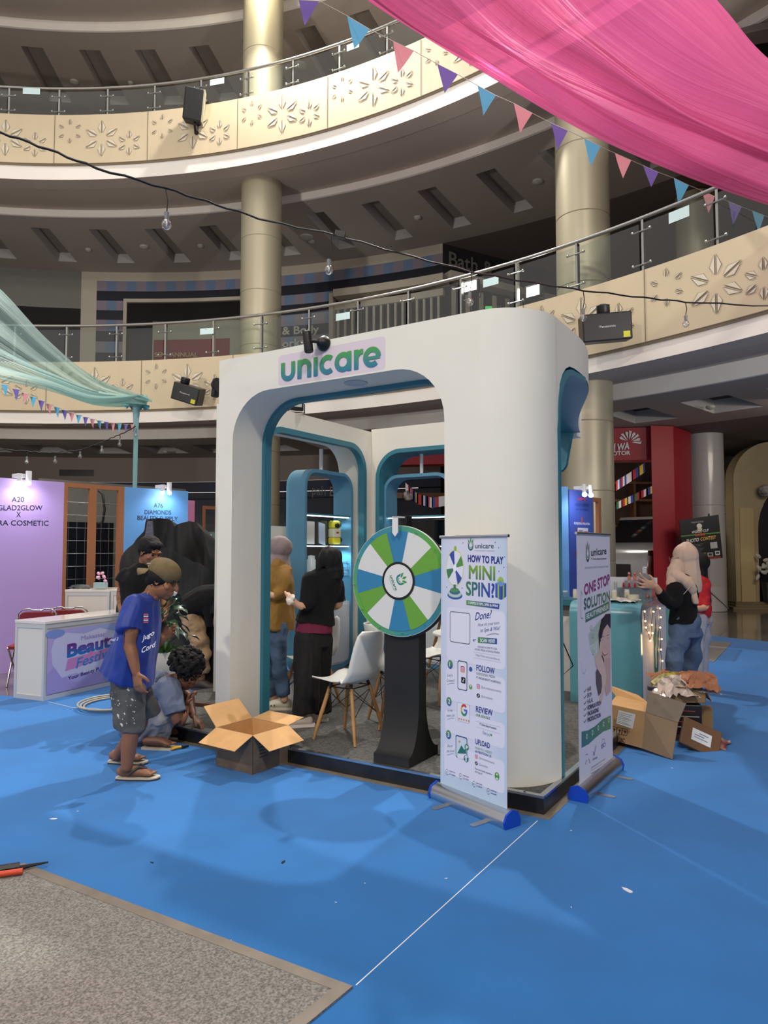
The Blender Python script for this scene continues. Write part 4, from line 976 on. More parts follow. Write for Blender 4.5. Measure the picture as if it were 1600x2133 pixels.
for k, s_ in enumerate(('HAIR', 'BPOM', 'HALAL', 'FORMULATION', 'PACKAGING', 'PRODUCTION')):
    y_ = 1441 + k * 12.6; wdt = (8, 9, 12, 28, 23, 27)[k]
    pr.lp([(1216, y_ - 2), (1217.5, y_ + 1), (1221, y_ - 6)], .006, rgb(50, 44, 90)); pr.tp(s_, (1223, y_), (1223 + wdt, y_ - wdt * .42), 9, rgb(70, 60, 100), bold=.03)
wl([(1211, 1524), (1225, 1521), (1240, 1512), (1255, 1498), (1272, 1490), (1272, 1518), (1256, 1524), (1240, 1537), (1226, 1550), (1211, 1558)], lambda a, b: lerp(rgb(60, 120, 128), rgb(104, 146, 96), a / W_))
for a_, b_ in ((1222, 1534), (1234, 1526), (1246, 1516), (1257, 1508), (1268, 1500)): pr.cp(a_, b_, .014, rgb(230, 236, 238), 1.2); pr.cp(a_, b_, .008, rgb(84, 132, 116), 1.2)
pr.lp([(1235, 1565), (1237, 1574), (1241, 1553)], .008, rgb(50, 44, 90)); pr.tp('ISO', (1252, 1560), (1261, 1554), 9, rgb(50, 70, 140), bold=.022); pr.tp('GMP', (1234, 1584), (1244, 1580), 4, rgb(60, 54, 90), bold=.03)
x, z = pr.P(1256, 1551); pr.arcband(x, z, .035, .039, 20, 160, rgb(90, 100, 150))
pr.lp([(1220, 1572), (1224, 1571)], .004, rgb(60, 54, 90)); pr.lp([(1219, 1592), (1222, 1582)], .007, rgb(60, 54, 90)); pr.lp([(1226, 1580), (1229, 1590)], .007, rgb(60, 54, 90))
for k in range(6): pr.lp([(1231, 1599 + k * 6), (1259 - k * 3, 1582 + k * 8)], .0022, rgb(120, 112, 140))
pr.lp([(1231, 1600), (1231, 1612), (1260, 1592), (1260, 1580), (1231, 1600)], .0022, rgb(120, 112, 140))
pr.build('printed_poster', bn2, (0, -.001, -.0062))

shear(COL.objects[-1], .006)
# ---------------------------------------------------------------- chairs and table
SHELL = M('chair_shell', rgb(222, 222, 216), .35); WOOD = M('leg_wood', rgb(178, 132, 80), .45, var=.12, scale=12)
def make_chair(label, loc, rotz):
    """front towards local +y"""
    t = thing('shell_chair', label, 'chair', loc, rotz)
    prof = [(.235, .415), (.20, .43), (.10, .425), (0, .415), (-.10, .42), (-.165, .45), (-.205, .51), (-.225, .60), (-.245, .70), (-.262, .78), (-.268, .81)]
    wd = [.16, .20, .225, .23, .228, .222, .215, .208, .195, .17, .12]
    def f(i, j):
        q = j * (len(prof) - 1); a_ = int(min(q, len(prof) - 2)); fr = q - a_
        y = prof[a_][0] * (1 - fr) + prof[a_ + 1][0] * fr; z = prof[a_][1] * (1 - fr) + prof[a_ + 1][1] * fr; w = wd[a_] * (1 - fr) + wd[a_ + 1] * fr
        x = (i * 2 - 1); lift = x * x * (.035 if j < .45 else .0); fwd = x * x * (.07 if j > .5 else .07 * max(0, (j - .3) / .2))
        return (x * w, y + fwd, z + lift)
    MB().grid(f, 14, 30).build('seat_shell', SHELL, t, smooth=80, solid=.008, recalc=False)
    for sx in (-1, 1):
        for sy in (-1, 1):
            a_ = Vector((sx * .115, sy * .10, .385)); b_ = Vector((sx * .195, sy * .19, 0))
            o = MB().tube([a_, (a_ + b_) / 2, b_ + Vector((0, 0, .001))], [.0135, .016, .011], 10).build('leg', WOOD, t, smooth=50)
    mb = MB(); K = .003
    for sx, sy in ((-1, -1), (1, -1), (1, 1), (-1, 1)):
        p = lambda a_, b_, h: Vector((a_ * (.195 - .08 * h / .385), b_ * (.19 - .09 * h / .385), h))
        nx_, ny_ = -sy * 1, sx * 1
        other = (sx, -sy) if sx == sy else (-sx, sy)
        mb.tube([p(sx, sy, .36), p(other[0], other[1], .17)], K, 5).tube([p(other[0], other[1], .36), p(sx, sy, .17)], K, 5)
    for sx in (-1, 1): mb.tube([(sx * .115, -.10, .385), (sx * .115, .10, .385)], .005, 5).tube([(-.115, sx * .10, .385), (.115, sx * .10, .385)], .005, 5)
    for sx in (-1, 1):
        for sy in (-1, 1): mb.tube([(sx * .12, sy * .10, .37), (sx * .105, sy * .09, .418)], .012, 8)
    mb.build('wire_base', BLACK, t)
    return t
def faceuv(du, dv): d = -BX * du + BY * dv; return math.atan2(d.y, d.x) - R_(90)
ch = make_chair('white shell chair with wooden legs, nearest the entrance, turned to the left', UV(1.67, .46, PZ + .001), faceuv(1, .02))
dup(ch, UV(1.60, 1.02, PZ + .001), faceuv(-.6, .62), 'white shell chair half hidden behind the nearest chair, turned to the table')
dup(ch, Vector((-.66, 6.47, PZ + .001)), faceuv(1, .1), 'white shell chair between the two women and the left shelf unit')
dup(ch, UV(1.7, 2.0, PZ + .001), faceuv(.4, -1), 'white shell chair on the far side of the round table, seen past the wheel')
tb = thing('round_table', 'round white table with splayed wooden legs behind the prize wheel', 'table', UV(.93, 1.22, PZ + .001), .3)
MB().lathe([(.01, .735), (.385, .735), (.39, .742), (.385, .752), (.01, .752)], 40).build('table_top', SHELL, tb, smooth=40)
for k in range(4):
    a_ = R_(45 + 90 * k); MB().tube([(.12 * math.cos(a_), .12 * math.sin(a_), .70), (.32 * math.cos(a_), .32 * math.sin(a_), .001)], [.02, .014], 10).build('leg', WOOD, tb, smooth=50)
mb = MB()
for k in range(4):
    a_, b_ = R_(45 + 90 * k), R_(135 + 90 * k)
    mb.tube([(.13 * math.cos(a_), .13 * math.sin(a_), .66), (.22 * math.cos(b_), .22 * math.sin(b_), .35)], .0035, 5).tube([(.13 * math.cos(b_), .13 * math.sin(b_), .66), (.22 * math.cos(a_), .22 * math.sin(a_), .35)], .0035, 5)
mb.tube([(.13 * math.cos(R_(45 + 90 * k)), .13 * math.sin(R_(45 + 90 * k)), .70) for k in range(4)], .01, 6, closed=True).box(-.13, .13, -.13, .13, .69, .735); mb.build('wire_base', BLACK, tb)
tb2 = dup(tb, UV(2.05, 2.95, PZ + .001), 1.0, 'second round white table at the back of the booth, left of the wheel')

def crumple(nu, nv, w, h, amp, sc, seed, dome=0.0, fall=0.0):
    def f(i, j):
        x, y = (i - .5) * w, (j - .5) * h
        q = noise.noise_vector(Vector((x * sc + seed, y * sc, seed))) * amp; q2 = noise.noise_vector(Vector((x * sc * 3 + seed, y * sc * 3, seed))) * amp * .35
        r = math.hypot((i - .5) * 2, (j - .5) * 2)
        return (x + q.x + q2.x, y + q.y + q2.y, max(.002, dome * max(0, 1 - r * r) + abs(q.z + q2.z) - fall * max(0, r - .7)))
    return MB().grid(f, nu, nv)
PLAST = glassmat('thin_plastic', (.93, .93, .93), .22, .12)
o = crumple(20, 20, .24, .20, .035, 22, 3.1, .07).build('plastic_bag', M('bag_white', rgb(226, 220, 206), .3, coat=.4), None, UV(1.08, 1.10, PZ + .754), 0, smooth=30); tag(o, 'crumpled white plastic bag on the round table behind the wheel', 'bag')
t = thing('paper_bag', 'beige paper shopping bag lying on the round table', 'bag', UV(.83, 1.06, PZ + .754), BA)
crumple(16, 12, .26, .17, .02, 12, 8.4, .13).build('bag_body', M('bag_beige', rgb(206, 178, 150), .7), t, smooth=40)
MB().tube([(-.05, -.02, .12), (-.04, -.07, .15), (0, -.09, .14), (.03, -.05, .12)], .004, 6).build('handle', M('cord_beige', rgb(190, 160, 130), .7), t, smooth=60)
# black bag beside the pedestal
t = thing('backpack', 'black bag with yellow squiggles leaning behind the prize wheel pedestal', 'bag', UV(.66, .50, PZ + .001), BA + .15)
def bagf(i, j):
    a_ = 2 * math.pi * i; h = j * .44; k = 1 - .75 * j * j * .55; sx, sy = .17 * k, .11 * k * (1 - .4 * j)
    e_ = lambda c: abs(c) ** .55 * (1 if c > 0 else -1)
    return (sx * e_(math.cos(a_)) + .05 * j, sy * e_(math.sin(a_)) + .03 * j, h + .006)
MB().grid(bagf, 28, 12).prism([(.02 + .055 * math.cos(k * .7), .04 + .03 * math.sin(k * .7)) for k in range(9)], .438, .447).build('bag_body', M('bag_black', rgb(16, 16, 17), .5, bump=.4, bscale=20), t, smooth=50)
mb = MB()
for k in range(5): mb.tube([(-.075 + .012 * math.sin(q + k), -.085 - .002 * q, .30 + .022 * k - .014 * q * .5 + .02 * math.cos(q * 1.3 + k)) for q in range(6)], .0022, 5)
mb.build('yellow_squiggle', M('squiggle', rgb(196, 200, 70), .6), t)
MB().box(-.10, .18, -.14, .10, .0, .05).build('bag_foot', BLACK, t, bevel=.01)

# ---------------------------------------------------------------- cartons
KRAFT_IN = M('kraft_inside', rgb(206, 160, 106), .75, var=.06, scale=8); KRAFT_OUT = M('kraft_outside', rgb(128, 108, 88), .75, col2=rgb(92, 80, 72), scale=5); KRAFT = M('kraft_tan', rgb(156, 124, 84), .7, var=.08, scale=5)
def flap(mb, p, q, out, length, angle, skew=0.0, th=.004, mi=0):
    """flap hinged on edge p-q, folded outwards; angle above (+) or below (-) the horizontal"""
    p, q = Vector(p), Vector(q); out = Vector(out).normalized(); d = out * math.cos(R_(angle)) + Vector((0, 0, math.sin(R_(angle)))); e_ = (q - p).normalized()
    nn = e_.cross(d).normalized() * th; a_, b_ = p + d * length + e_ * skew, q + d * length - e_ * skew
    mb.add([p, q, b_, a_, p + nn, q + nn, b_ + nn, a_ + nn], [(0, 1, 2, 3), (7, 6, 5, 4), (0, 4, 5, 1), (1, 5, 6, 2), (2, 6, 7, 3), (3, 7, 4, 0)], mi)
pf, pl_, pr_ = G(526, 1616), G(443, 1598), G(600, 1590)
vx = (pr_ - pf); vy = (pl_ - pf); w_, d_ = vx.length, vy.length; rz = math.atan2(vx.y, vx.x); h_ = .262
t = thing('cardboard_box', 'open cardboard box with four spread flaps on the blue carpet before the left pillar', 'box', (pf.x, pf.y, .0065), rz)
mb = MB(); q = .004
mb.box(0, w_, 0, q, 0, h_).box(0, q, 0, d_, 0, h_).box(w_ - q, w_, 0, d_, 0, h_).box(0, w_, d_ - q, d_, 0, h_); mb.build('box_walls', KRAFT_OUT, t)
mb = MB(); mb.box(q, w_ - q, q, q + .001, 0.01, h_ - .001).box(q, q + .001, q, d_ - q, .01, h_ - .001).box(w_ - q - .001, w_ - q, q, d_ - q, .01, h_ - .001).box(q, w_ - q, d_ - q - .001, d_ - q, .01, h_ - .001).box(q, w_ - q, q, d_ - q, .004, .01); mb.build('box_lining', KRAFT_IN, t)
for P_, Q_, O_, ln, an in (((0, 0, h_), (w_, 0, h_), (0, -1, 0), .175, -28), ((0, d_, h_), (0, 0, h_), (-1, 0, 0), .175, -24), ((w_, d_, h_), (0, d_, h_), (0, 1, 0), .19, 42), ((w_, 0, h_), (w_, d_, h_), (1, 0, 0), .17, 8)):
    mb = MB(); flap(mb, P_, Q_, O_, ln, an, .004); mb.build('flap', KRAFT_IN, t)
pr = Print(None, .0004)
for k in range(5): pr.rect(.06, .06 + (.05, .07, .05, .06, .08)[k], .185 - k * .022, .192 - k * .022, rgb(44, 42, 44))
pr.rect(.255, .34, .0, .20, rgb(160, 134, 104))
pr.build('printed_marks', t, (0, -.0006, 0))

# pile of cartons and packing at the right of the booth
a1, b1, c1 = G(1268, 1545), G(1343, 1562), G(1401, 1583)
def panel(mb, p0, p1, p2, p3, th=.005, mi=0):
    n_ = (p1 - p0).cross(p3 - p0).normalized() * th; v = [p0, p1, p2, p3]; mb.add(v + [p + n_ for p in v], [(0, 1, 2, 3), (7, 6, 5, 4), (0, 4, 5, 1), (1, 5, 6, 2), (2, 6, 7, 3), (3, 7, 4, 0)], mi)
def lo(p, o): return p - o
t = thing('cardboard_box', 'large half unfolded carton with shipping label, right of the roll-up banner', 'box', (b1.x, b1.y, .0065)); o0 = Vector((b1.x, b1.y, .0065))
T1 = A(1345, 1484, 5.50) - o0; B1 = A(1338, 1559, 5.42) - o0; A1_ = A(1262, 1538, 5.62) - o0; TA = A(1270, 1468, 5.70) - o0; C1 = A(1401, 1582, 5.20) - o0; TC = A(1413, 1506, 5.30) - o0
C1.z = max(C1.z, .002)
back = Vector((.16, .33, 0))
mb = MB(); panel(mb, A1_, B1, T1, TA); panel(mb, A1_ + back, B1 + back, T1 + back, TA + back); panel(mb, A1_, A1_ + back, TA + back, TA); panel(mb, A1_ , B1, B1 + back, A1_ + back); mb.build('box_walls', KRAFT, t)
mb = MB(); panel(mb, B1, C1, TC, T1); mb.build('side_panel', M('kraft_side', rgb(134, 112, 86), .7, var=.06, scale=6), t)
mb = MB(); panel(mb, T1, TC, A(1430, 1466, 5.40) - o0, A(1353, 1441, 5.60) - o0); lab(mb.build('flap', M('kraft_grey', rgb(104, 92, 80), .7, var=.1, scale=9), t), 'grey brown flap folded up')
mb = MB(); panel(mb, TA + back, T1 + back * .9, A(1330, 1448, 5.95) - o0, A(1262, 1425, 6.15) - o0); mb.build('flap', KRAFT_IN, t)
mb = MB(); panel(mb, TA, T1, T1 + back, TA + back); mb.build('box_lining', KRAFT_IN, t)
pl = Plane(o0 + A1_, o0 + B1); pr = Print(pl, .0005)
pr.pp([(1290, 1478), (1325, 1487), (1319, 1517), (1285, 1506)], rgb(214, 214, 208))
for k in range(7): pr.lp([(1291 - k * .6, 1483 + k * 3.4), (1318 - k * .6 - (k % 3) * 3, 1490 + k * 3.4)], .003, rgb(120, 120, 120))
for k in range(3):
    x0_ = 1276 + k * 11; pr.lp([(x0_, 1512 + k * 2.2), (x0_ + 10, 1514 + k * 2.2), (x0_ + 9, 1527 + k * 2.2), (x0_ - 1, 1525 + k * 2.2), (x0_, 1512 + k * 2.2)], .004, rgb(50, 36, 26)); pr.pp([(x0_ + 2, 1516 + k * 2.2), (x0_ + 8, 1517 + k * 2.2), (x0_ + 5, 1524 + k * 2.2)], rgb(50, 36, 26))
pr.tp('S-A928C', (1276, 1541), (1303, 1547), 9, rgb(56, 40, 30), bold=.022)
pr.build('label_and_marks', t, (pl.o.x - o0.x - pl.e.y * -.012, pl.o.y - o0.y - .014, -o0.z), pl.rot)
# dark carton under the pile
t = thing('cardboard_box', 'black and red printed carton under the packing pile', 'box', G(1418, 1552) + Vector((0, .12, .0065)), R_(-12))
MB().box(0, .21, 0, .30, 0, .28).build('box_body', M('carton_black', rgb(28, 22, 22), .4), t, bevel=.006)
pr = Print(None, .0005)
for k in range(5): pr.rect(.02, .16 + .03 * (k % 2), .06 + k * .042, .068 + k * .042, (rgb(150, 60, 60), rgb(170, 160, 160))[k % 2])
pr.rect(0, .21, 0, .05, rgb(110, 90, 84)); pr.build('printed_marks', t, (0, -.001, 0))
t = thing('cardboard_box', 'open tan carton tray filled with plastic and paper on top of the pile', 'box', A(1372, 1462, 5.75), R_(-8))
mb = MB(); w3, d3, h3 = .36, .26, .10
mb.box(0, w3, 0, .004, 0, h3).box(0, .004, 0, d3, 0, h3).box(w3 - .004, w3, 0, d3, 0, h3).box(0, w3, d3 - .004, d3, 0, h3).box(0, w3, 0, d3, 0, .004); mb.build('tray', KRAFT, t)
mb = MB(); flap(mb, (w3, 0, h3), (w3, d3, h3), (1, 0, 0), .10, -60); mb.build('flap', KRAFT_IN, t)
o = MB().box(-.05, .05, -.06, .06, 0, .22).build('cardboard_box', KRAFT, None, G(1471, 1534) + Vector((0.02, .05, .007)), R_(-18), bevel=.004); tag(o, 'small upright tan carton at the right edge of the pile', 'box')
o = MB().box(-.15, .15, -.115, .115, 0, .035).build('parcel', M('mailer_brown', rgb(104, 72, 46), .5), None, G(1466, 1566) + Vector((0, .07, .075)), 0, bevel=.008); o.rotation_euler = (R_(52), R_(24), R_(-8)); tag(o, 'flattened brown parcel at the foot of the pile', 'parcel')
o['label'] = 'flattened brown parcel with a white shipping label at the foot of the pile'
def crump(name, lb, cat, mat, p, w, h, amp, dome, seed, rz=0.0, tilt=0.0, sc=14):
    o = crumple(22, 18, w, h, amp, sc, seed, dome).build(name, mat, None, p, rz, smooth=25, recalc=False); o.rotation_euler = (R_(tilt), 0, rz); return tag(o, lb, cat)
lb_ = MB().add([(-.075, -.05, 0), (.075, -.05, 0), (.075, .05, 0), (-.075, .05, 0)], [(0, 1, 2, 3)]).box(-.055, .05, -.02, -.015, .0005, .001, 1).box(-.055, .02, 0, .006, .0005, .001, 1).box(-.02, .05, .02, .026, .0005, .001, 1).build('shipping_label', [M('label_white', rgb(206, 214, 220), .5), M('label_ink', rgb(90, 100, 120), .6)], o)
lb_.location = (0, 0, .0355)
crump('wrapping', 'dark red and white striped packaging at the foot of the pile', 'packaging', M('wrap_red', rgb(120, 40, 36), .45, col2=rgb(190, 160, 152), scale=12), G(1490, 1558) + Vector((.02, .08, .007)), .22, .26, .03, .06, 1.7, R_(-30))
crump('crumpled_paper', 'crumpled orange brown wrapping paper on top of the carton pile', 'paper', M('paper_orange', rgb(170, 112, 78), .7), A(1448, 1428, 5.80), .34, .30, .07, .10, 6.6, R_(-20), 12, 9)
crump('crumpled_paper', 'flat strip of brown paper behind the yellow packaging on the pile', 'paper', M('paper_brown', rgb(156, 102, 68), .7), A(1392, 1410, 5.95), .32, .12, .03, .05, 9.6, 0, 20)
crump('plastic_wrap', 'clear crumpled plastic wrap heaped in the tan tray', 'plastic', M('wrap_clear', rgb(206, 190, 176), .22, coat=.6), A(1405, 1447, 5.78), .34, .26, .06, .14, 2.2, 0, 0, 16)
crump('plastic_wrap', 'clear plastic tail hanging off the right of the pile', 'plastic', M('wrap_clear2', rgb(200, 196, 200), .25, alpha=.75), A(1466, 1445, 5.72), .26, .09, .03, .03, 4.2, R_(-28), -14, 18)
t = thing('packaging_sleeve', 'yellow and black printed packaging sleeve arched over the plastic', 'packaging', A(1398, 1428, 5.85), R_(8))
MB().grid(lambda i, j: (-.16 + .32 * i, .05 * (j - .5), .012 + .075 * math.sin(math.pi * i) + .02 * j), 16, 3).build('sleeve', M('sleeve_yellow', rgb(190, 176, 60), .5, col2=rgb(60, 52, 26), scale=24), t, solid=.003)
o = MB().box(-.06, .06, -.02, .02, 0, .03).build('small_box', M('box_darkblue', rgb(34, 44, 56), .4), None, A(1366, 1438, 5.80), R_(-6), bevel=.003); tag(o, 'small dark blue box on the left end of the pile', 'box')
# ================================================================ people
from mathutils.bvhtree import BVHTree
class Blob:
    def __init__(s, flat=False): s.mb = MB(); s.flat = flat
    def ell(s, c, r, X=None): s.mb.ball(c, r, 0, 24 if max(r) > .04 else 12, X); return s
    def chain(s, pts, side=None, n=14):
        """pts: (point, half width along side, half depth) ; rounded ends"""
        P_ = [Vector(p[0]) for p in pts]; A_ = [p[1] for p in pts]; B_ = [(p[2] if len(p) > 2 else p[1]) for p in pts]
        # resample smoothly
        Q = []
        m = len(P_)
        for i in range(m - 1):
            p0, p1, p2, p3 = P_[max(i - 1, 0)], P_[i], P_[i + 1], P_[min(i + 2, m - 1)]
            for k in range(4):
                t_ = k / 4
                q = .5 * ((2 * p1) + (p2 - p0) * t_ + (2 * p0 - 5 * p1 + 4 * p2 - p3) * t_ * t_ + (3 * p1 - p0 - 3 * p2 + p3) * t_ ** 3)
                Q.append((q, A_[i] + (A_[i + 1] - A_[i]) * t_, B_[i] + (B_[i + 1] - B_[i]) * t_))
        Q.append((P_[-1], A_[-1], B_[-1]))
        d0 = (Q[1][0] - Q[0][0]).normalized(); d1 = (Q[-1][0] - Q[-2][0]).normalized(); e0, e1 = Q[0], Q[-1]
        st = [(e0[0] - d0 * min(e0[1], e0[2]) * math.cos(a_), e0[1] * math.sin(a_), e0[2] * math.sin(a_)) for a_ in (.25, .7, 1.15)]
        en = [(e1[0] + d1 * min(e1[1], e1[2]) * math.cos(a_), e1[1] * math.sin(a_), e1[2] * math.sin(a_)) for a_ in (1.15, .7, .25)]
        Q = st + Q + ([] if s.flat else en)
        vs = []; ux = Vector(side).normalized() if side is not None else None
        for i, (p, a_, b_) in enumerate(Q):
            d = (Q[min(i + 1, len(Q) - 1)][0] - Q[max(i - 1, 0)][0]).normalized()
            if ux is None: x = d.orthogonal().normalized(); ux = x
            x = (ux - d * ux.dot(d)); x = x.normalized() if x.length > 1e-5 else d.orthogonal().normalized()
            y = d.cross(x)
            vs += [p + x * a_ * math.cos(2 * math.pi * q / n) + y * b_ * math.sin(2 * math.pi * q / n) for q in range(n)]
        m = len(Q)
        fs = [(i * n + q, i * n + (q + 1) % n, (i + 1) * n + (q + 1) % n, (i + 1) * n + q) for i in range(m - 1) for q in range(n)]
        s.mb.add(vs, fs + [tuple(range(n))[::-1], tuple((m - 1) * n + q for q in range(n))]); return s
    def build(s, name, mat, parent=None, voxel=.008, smooth=3, fold=0.0, fs=(14, 14, 5), fold2=0.0, f2=60, seed=0.0):
        t_ = s.mb.build('tmp', mat)
        md = t_.modifiers.new('r', 'REMESH'); md.mode = 'VOXEL'; md.voxel_size = voxel; md.use_smooth_shade = True
        sm = t_.modifiers.new('s', 'SMOOTH'); sm.factor = .5; sm.iterations = smooth
        me = bpy.data.meshes.new_from_object(t_.evaluated_get(bpy.context.evaluated_depsgraph_get()))
        me0 = t_.data; bpy.data.objects.remove(t_); bpy.data.meshes.remove(me0)
        if fold or fold2:
            nr = [v.normal.copy() for v in me.vertices]
            for v, nn in zip(me.vertices, nr):
                c = v.co; d = 0.0
                if fold: d += fold * (noise.noise(Vector((c.x * fs[0] + seed, c.y * fs[1], c.z * fs[2]))) - .25 * abs(noise.noise(Vector((c.x * fs[0] * 2.3, c.y * fs[1] * 2.3 + seed, c.z * fs[2] * 2.3)))))
                if fold2: d += fold2 * noise.noise(c * f2)
                v.co = c + nn * d
        me.name = name
        me.polygons.foreach_set('use_smooth', [True] * len(me.polygons)); me.materials.clear(); me.materials.append(mat)
        o = bpy.data.objects.new(name, me); link(o, parent); return o
def frame(fwd, up=(0, 0, 1)):
    f_ = Vector(fwd).normalized(); u = Vector(up); u = (u - f_ * u.dot(f_)).normalized(); r = f_.cross(u)
    return Matrix(((r.x, f_.x, u.x, 0), (r.y, f_.y, u.y, 0), (r.z, f_.z, u.z, 0), (0, 0, 0, 1)))
def head(b, c, fwd, s=1.0, up=(0, 0, 1), neck=None):
    X = frame(fwd, up); c = Vector(c); f = lambda x, y, z: c + (X @ Vector((x * s, y * s, z * s)))
    b.ell(f(0, -.012, .028), (.074 * s, .093 * s, .088 * s), X); b.ell(f(0, .022, -.03), (.060 * s, .066 * s, .082 * s), X)
    b.ell(f(0, .055, -.082), (.028 * s, .026 * s, .024 * s), X)
    b.chain([(f(0, .082, .012), .009 * s), (f(0, .100, -.012), .0115 * s), (f(0, .103, -.022), .0115 * s)])
    b.ell(f(0, .078, .030), (.048 * s, .014 * s, .012 * s), X)
    b.ell(f(0, .083, -.052), (.024 * s, .012 * s, .008 * s), X); b.ell(f(0, .081, -.064), (.021 * s, .012 * s, .008 * s), X)
    for sx in (-1, 1):
        b.ell(f(sx * .074, -.004, -.006), (.010 * s, .018 * s, .030 * s), X); b.ell(f(sx * .043, .055, -.022), (.018 * s, .02 * s, .018 * s), X)
    if neck is not None: b.chain([(f(0, -.02, -.05), .050 * s), (f(0, -.028, -.10), .049 * s), (Vector(neck), .056 * s)])
    return X, f
def eyes(f, X, parent, s=1.0):
    for sx in (-1, 1):
        o = MB().ball(f(sx * .031, .0755, .008), (.012 * s, .008 * s, .005 * s), 0, 10, X).build('eye', M('eye_dark', rgb(30, 22, 20), .2), parent, smooth=60)
        MB().ball(f(sx * .032, .082, .026), (.019 * s, .006 * s, .0045 * s), 0, 8, X).build('eyebrow', M('brow_dark', rgb(26, 20, 18), .8), parent, smooth=60)
def hand(b, w, d, nrm, thumb, curl=.5, s=1.0, spread=.0):
    """w wrist, d pointing direction, nrm direction the palm faces, thumb: side direction"""
    w, d, nrm, th = Vector(w), Vector(d).normalized(), Vector(nrm).normalized(), Vector(thumb).normalized()
    b.chain([(w, .026 * s, .020 * s), (w + d * .035 * s, .036 * s, .016 * s), (w + d * .085 * s, .041 * s, .014 * s)], th)
    for k, (o_, ln) in enumerate(((.030, .072), (.010, .080), (-.011, .075), (-.031, .060))):
        p = w + d * .085 * s + th * o_ * s; a_ = 0; pts = [(p, .0098 * s)]; dd = (d + th * spread * (o_ / .03)).normalized()
        for q in range(3):
            a_ += curl * (.55 + .35 * q); p = p + (dd * math.cos(a_) + nrm * math.sin(a_)) * ln * (.45, .32, .26)[q] * s; pts.append((p, (.0092, .0084, .0072)[q] * s))
        b.chain(pts, None, 8)
    p = w + d * .022 * s + th * .028 * s
    b.chain([(p, .014 * s), (p + (d * .55 + th * .65 + nrm * .35).normalized() * .038 * s, .012 * s), (p + (d * .55 + th * .65 + nrm * .35).normalized() * .038 * s + (d * .85 + th * .3 + nrm * (.3 + curl * .4)).normalized() * .034 * s, .0098 * s)], None, 8)
SK1 = M('skin_tan', rgb(140, 94, 66), .5, var=.06, scale=9); SK2 = M('skin_brown', rgb(116, 76, 56), .5, var=.06, scale=9); SK3 = M('skin_light', rgb(206, 160, 130), .5, var=.04, scale=9)
HAIRB = M('hair_black', rgb(11, 10, 10), .85, bump=.8, bscale=90)
def person(label, b, mat, voxel=.007, group=None):
    o = b.build('person', mat, None, voxel, 2)
    return tag(o, label, 'person', group)
def tuck(body, reach=.032, gap=.008):
    """draw the skin in wherever a garment or hair covers it"""
    me = body.data
    for ch in body.children:
        if ch.type != 'MESH' or len(ch.data.vertices) < 1500: continue
        cm = ch.data; bv = BVHTree.FromPolygons([v.co.copy() for v in cm.vertices], [tuple(p.vertices) for p in cm.polygons])
        for it in range(2):
            me.update(); nr = [v.normal.copy() for v in me.vertices]
            for v, nn in zip(me.vertices, nr):
                h = bv.find_nearest(v.co, reach)
                if h[0] is None: continue
                sd = (v.co - h[0]).dot(h[1])
                if -gap < sd < .024 and nn.dot(h[1]) > .45: v.co = v.co - h[1] * (sd + gap) * .95
    me.update()
def foot(b, heel, toe, s=1.0):
    heel, toe = Vector(heel), Vector(toe); d = (toe - heel).normalized(); sd = Vector((-d.y, d.x, 0))
    b.chain([(heel + Vector((0, 0, .034)), .030 * s, .030 * s), (heel + d * .10 + Vector((0, 0, .036)), .036 * s, .034 * s), (heel + d * .18 + Vector((0, 0, .022)), .044 * s, .020 * s)], sd)
    for k, o_ in enumerate((.032, .014, -.002, -.017, -.030)):
        p = heel + d * (.185 - k * .006) + sd * o_ * s + Vector((0, 0, .018)); b.chain([(p, .011 * s), (p + d * .034, .0095 * s)], None, 8)

# ---- man in blue jersey walking at the left
Yc = 4.86
b = Blob()
hipN, hipF = A(270, 1436, 4.77), A(277, 1432, 4.97); kN, aN = A(273, 1516, 4.73), A(264, 1597, 4.73)
kF, aF = A(292, 1506, 5.02), A(244, 1574, 5.08); neck0 = A(318, 1240, 4.87); chest = A(292, 1292, Yc); pel = A(273, 1420, Yc)
b.chain([(pel, .10, .15), (A(280, 1365, Yc), .095, .14), (chest, .10, .16), (A(304, 1255, Yc), .08, .17)], (1, 0, 0))
b.chain([(hipN, .085), ((hipN + kN) / 2, .075), (kN, .053), (kN * .55 + aN * .45, .053, .05), (aN, .036)]); b.chain([(hipF, .085), ((hipF + kF) / 2, .075), (kF, .052), (kF * .55 + aF * .45, .05), (aF, .036)])
hN, tN = G(252, 1622, .012), G(318, 1621, .012); hN.z = tN.z = .026; tN = hN + (tN - hN).normalized() * .22
hF = G(235, 1588, .012); hF.z = .026; tF = hF + Vector((.97, -.05, 0)) * .22
foot(b, hN, tN); foot(b, hF, tF); b.chain([(aN, .036), (hN + Vector((.02, 0, .045)), .034)]); b.chain([(aF, .036), (hF + Vector((.02, 0, .045)), .034)])
sh, el, wr = A(285, 1266, 4.70), A(270, 1340, 4.66), A(283, 1400, 4.64)
b.chain([(sh, .055), (A(276, 1305, 4.67), .048), (el, .040), (A(275, 1362, 4.65), .040), (wr, .027)]); hand(b, wr, A(290, 1440, 4.62) - wr, (.45, .85, 0), (.9, -.4, .1), .45, .98)
b.chain([(A(300, 1258, 5.04), .055), (A(300, 1320, 5.08), .046), (A(310, 1352, 5.1), .038), (A(338, 1330, 5.1), .03)]); hand(b, A(338, 1330, 5.1), (.8, 0, .6), (0, -1, .2), (0, 0, 1), .7, .95)
X, f = head(b, A(341, 1208, 4.86), (.90, -.12, -.42), 1.12, (.35, 0, 1), neck0)
man = person('man in blue jersey, paint-stained shorts, flip flops and backward olive cap, walking', b, SK1, .0055)
eyes(f, X, man, 1.12)
MB().ball(f(.084, -.02, -.04), .004, 0, 8).build('earring', STEEL, man)
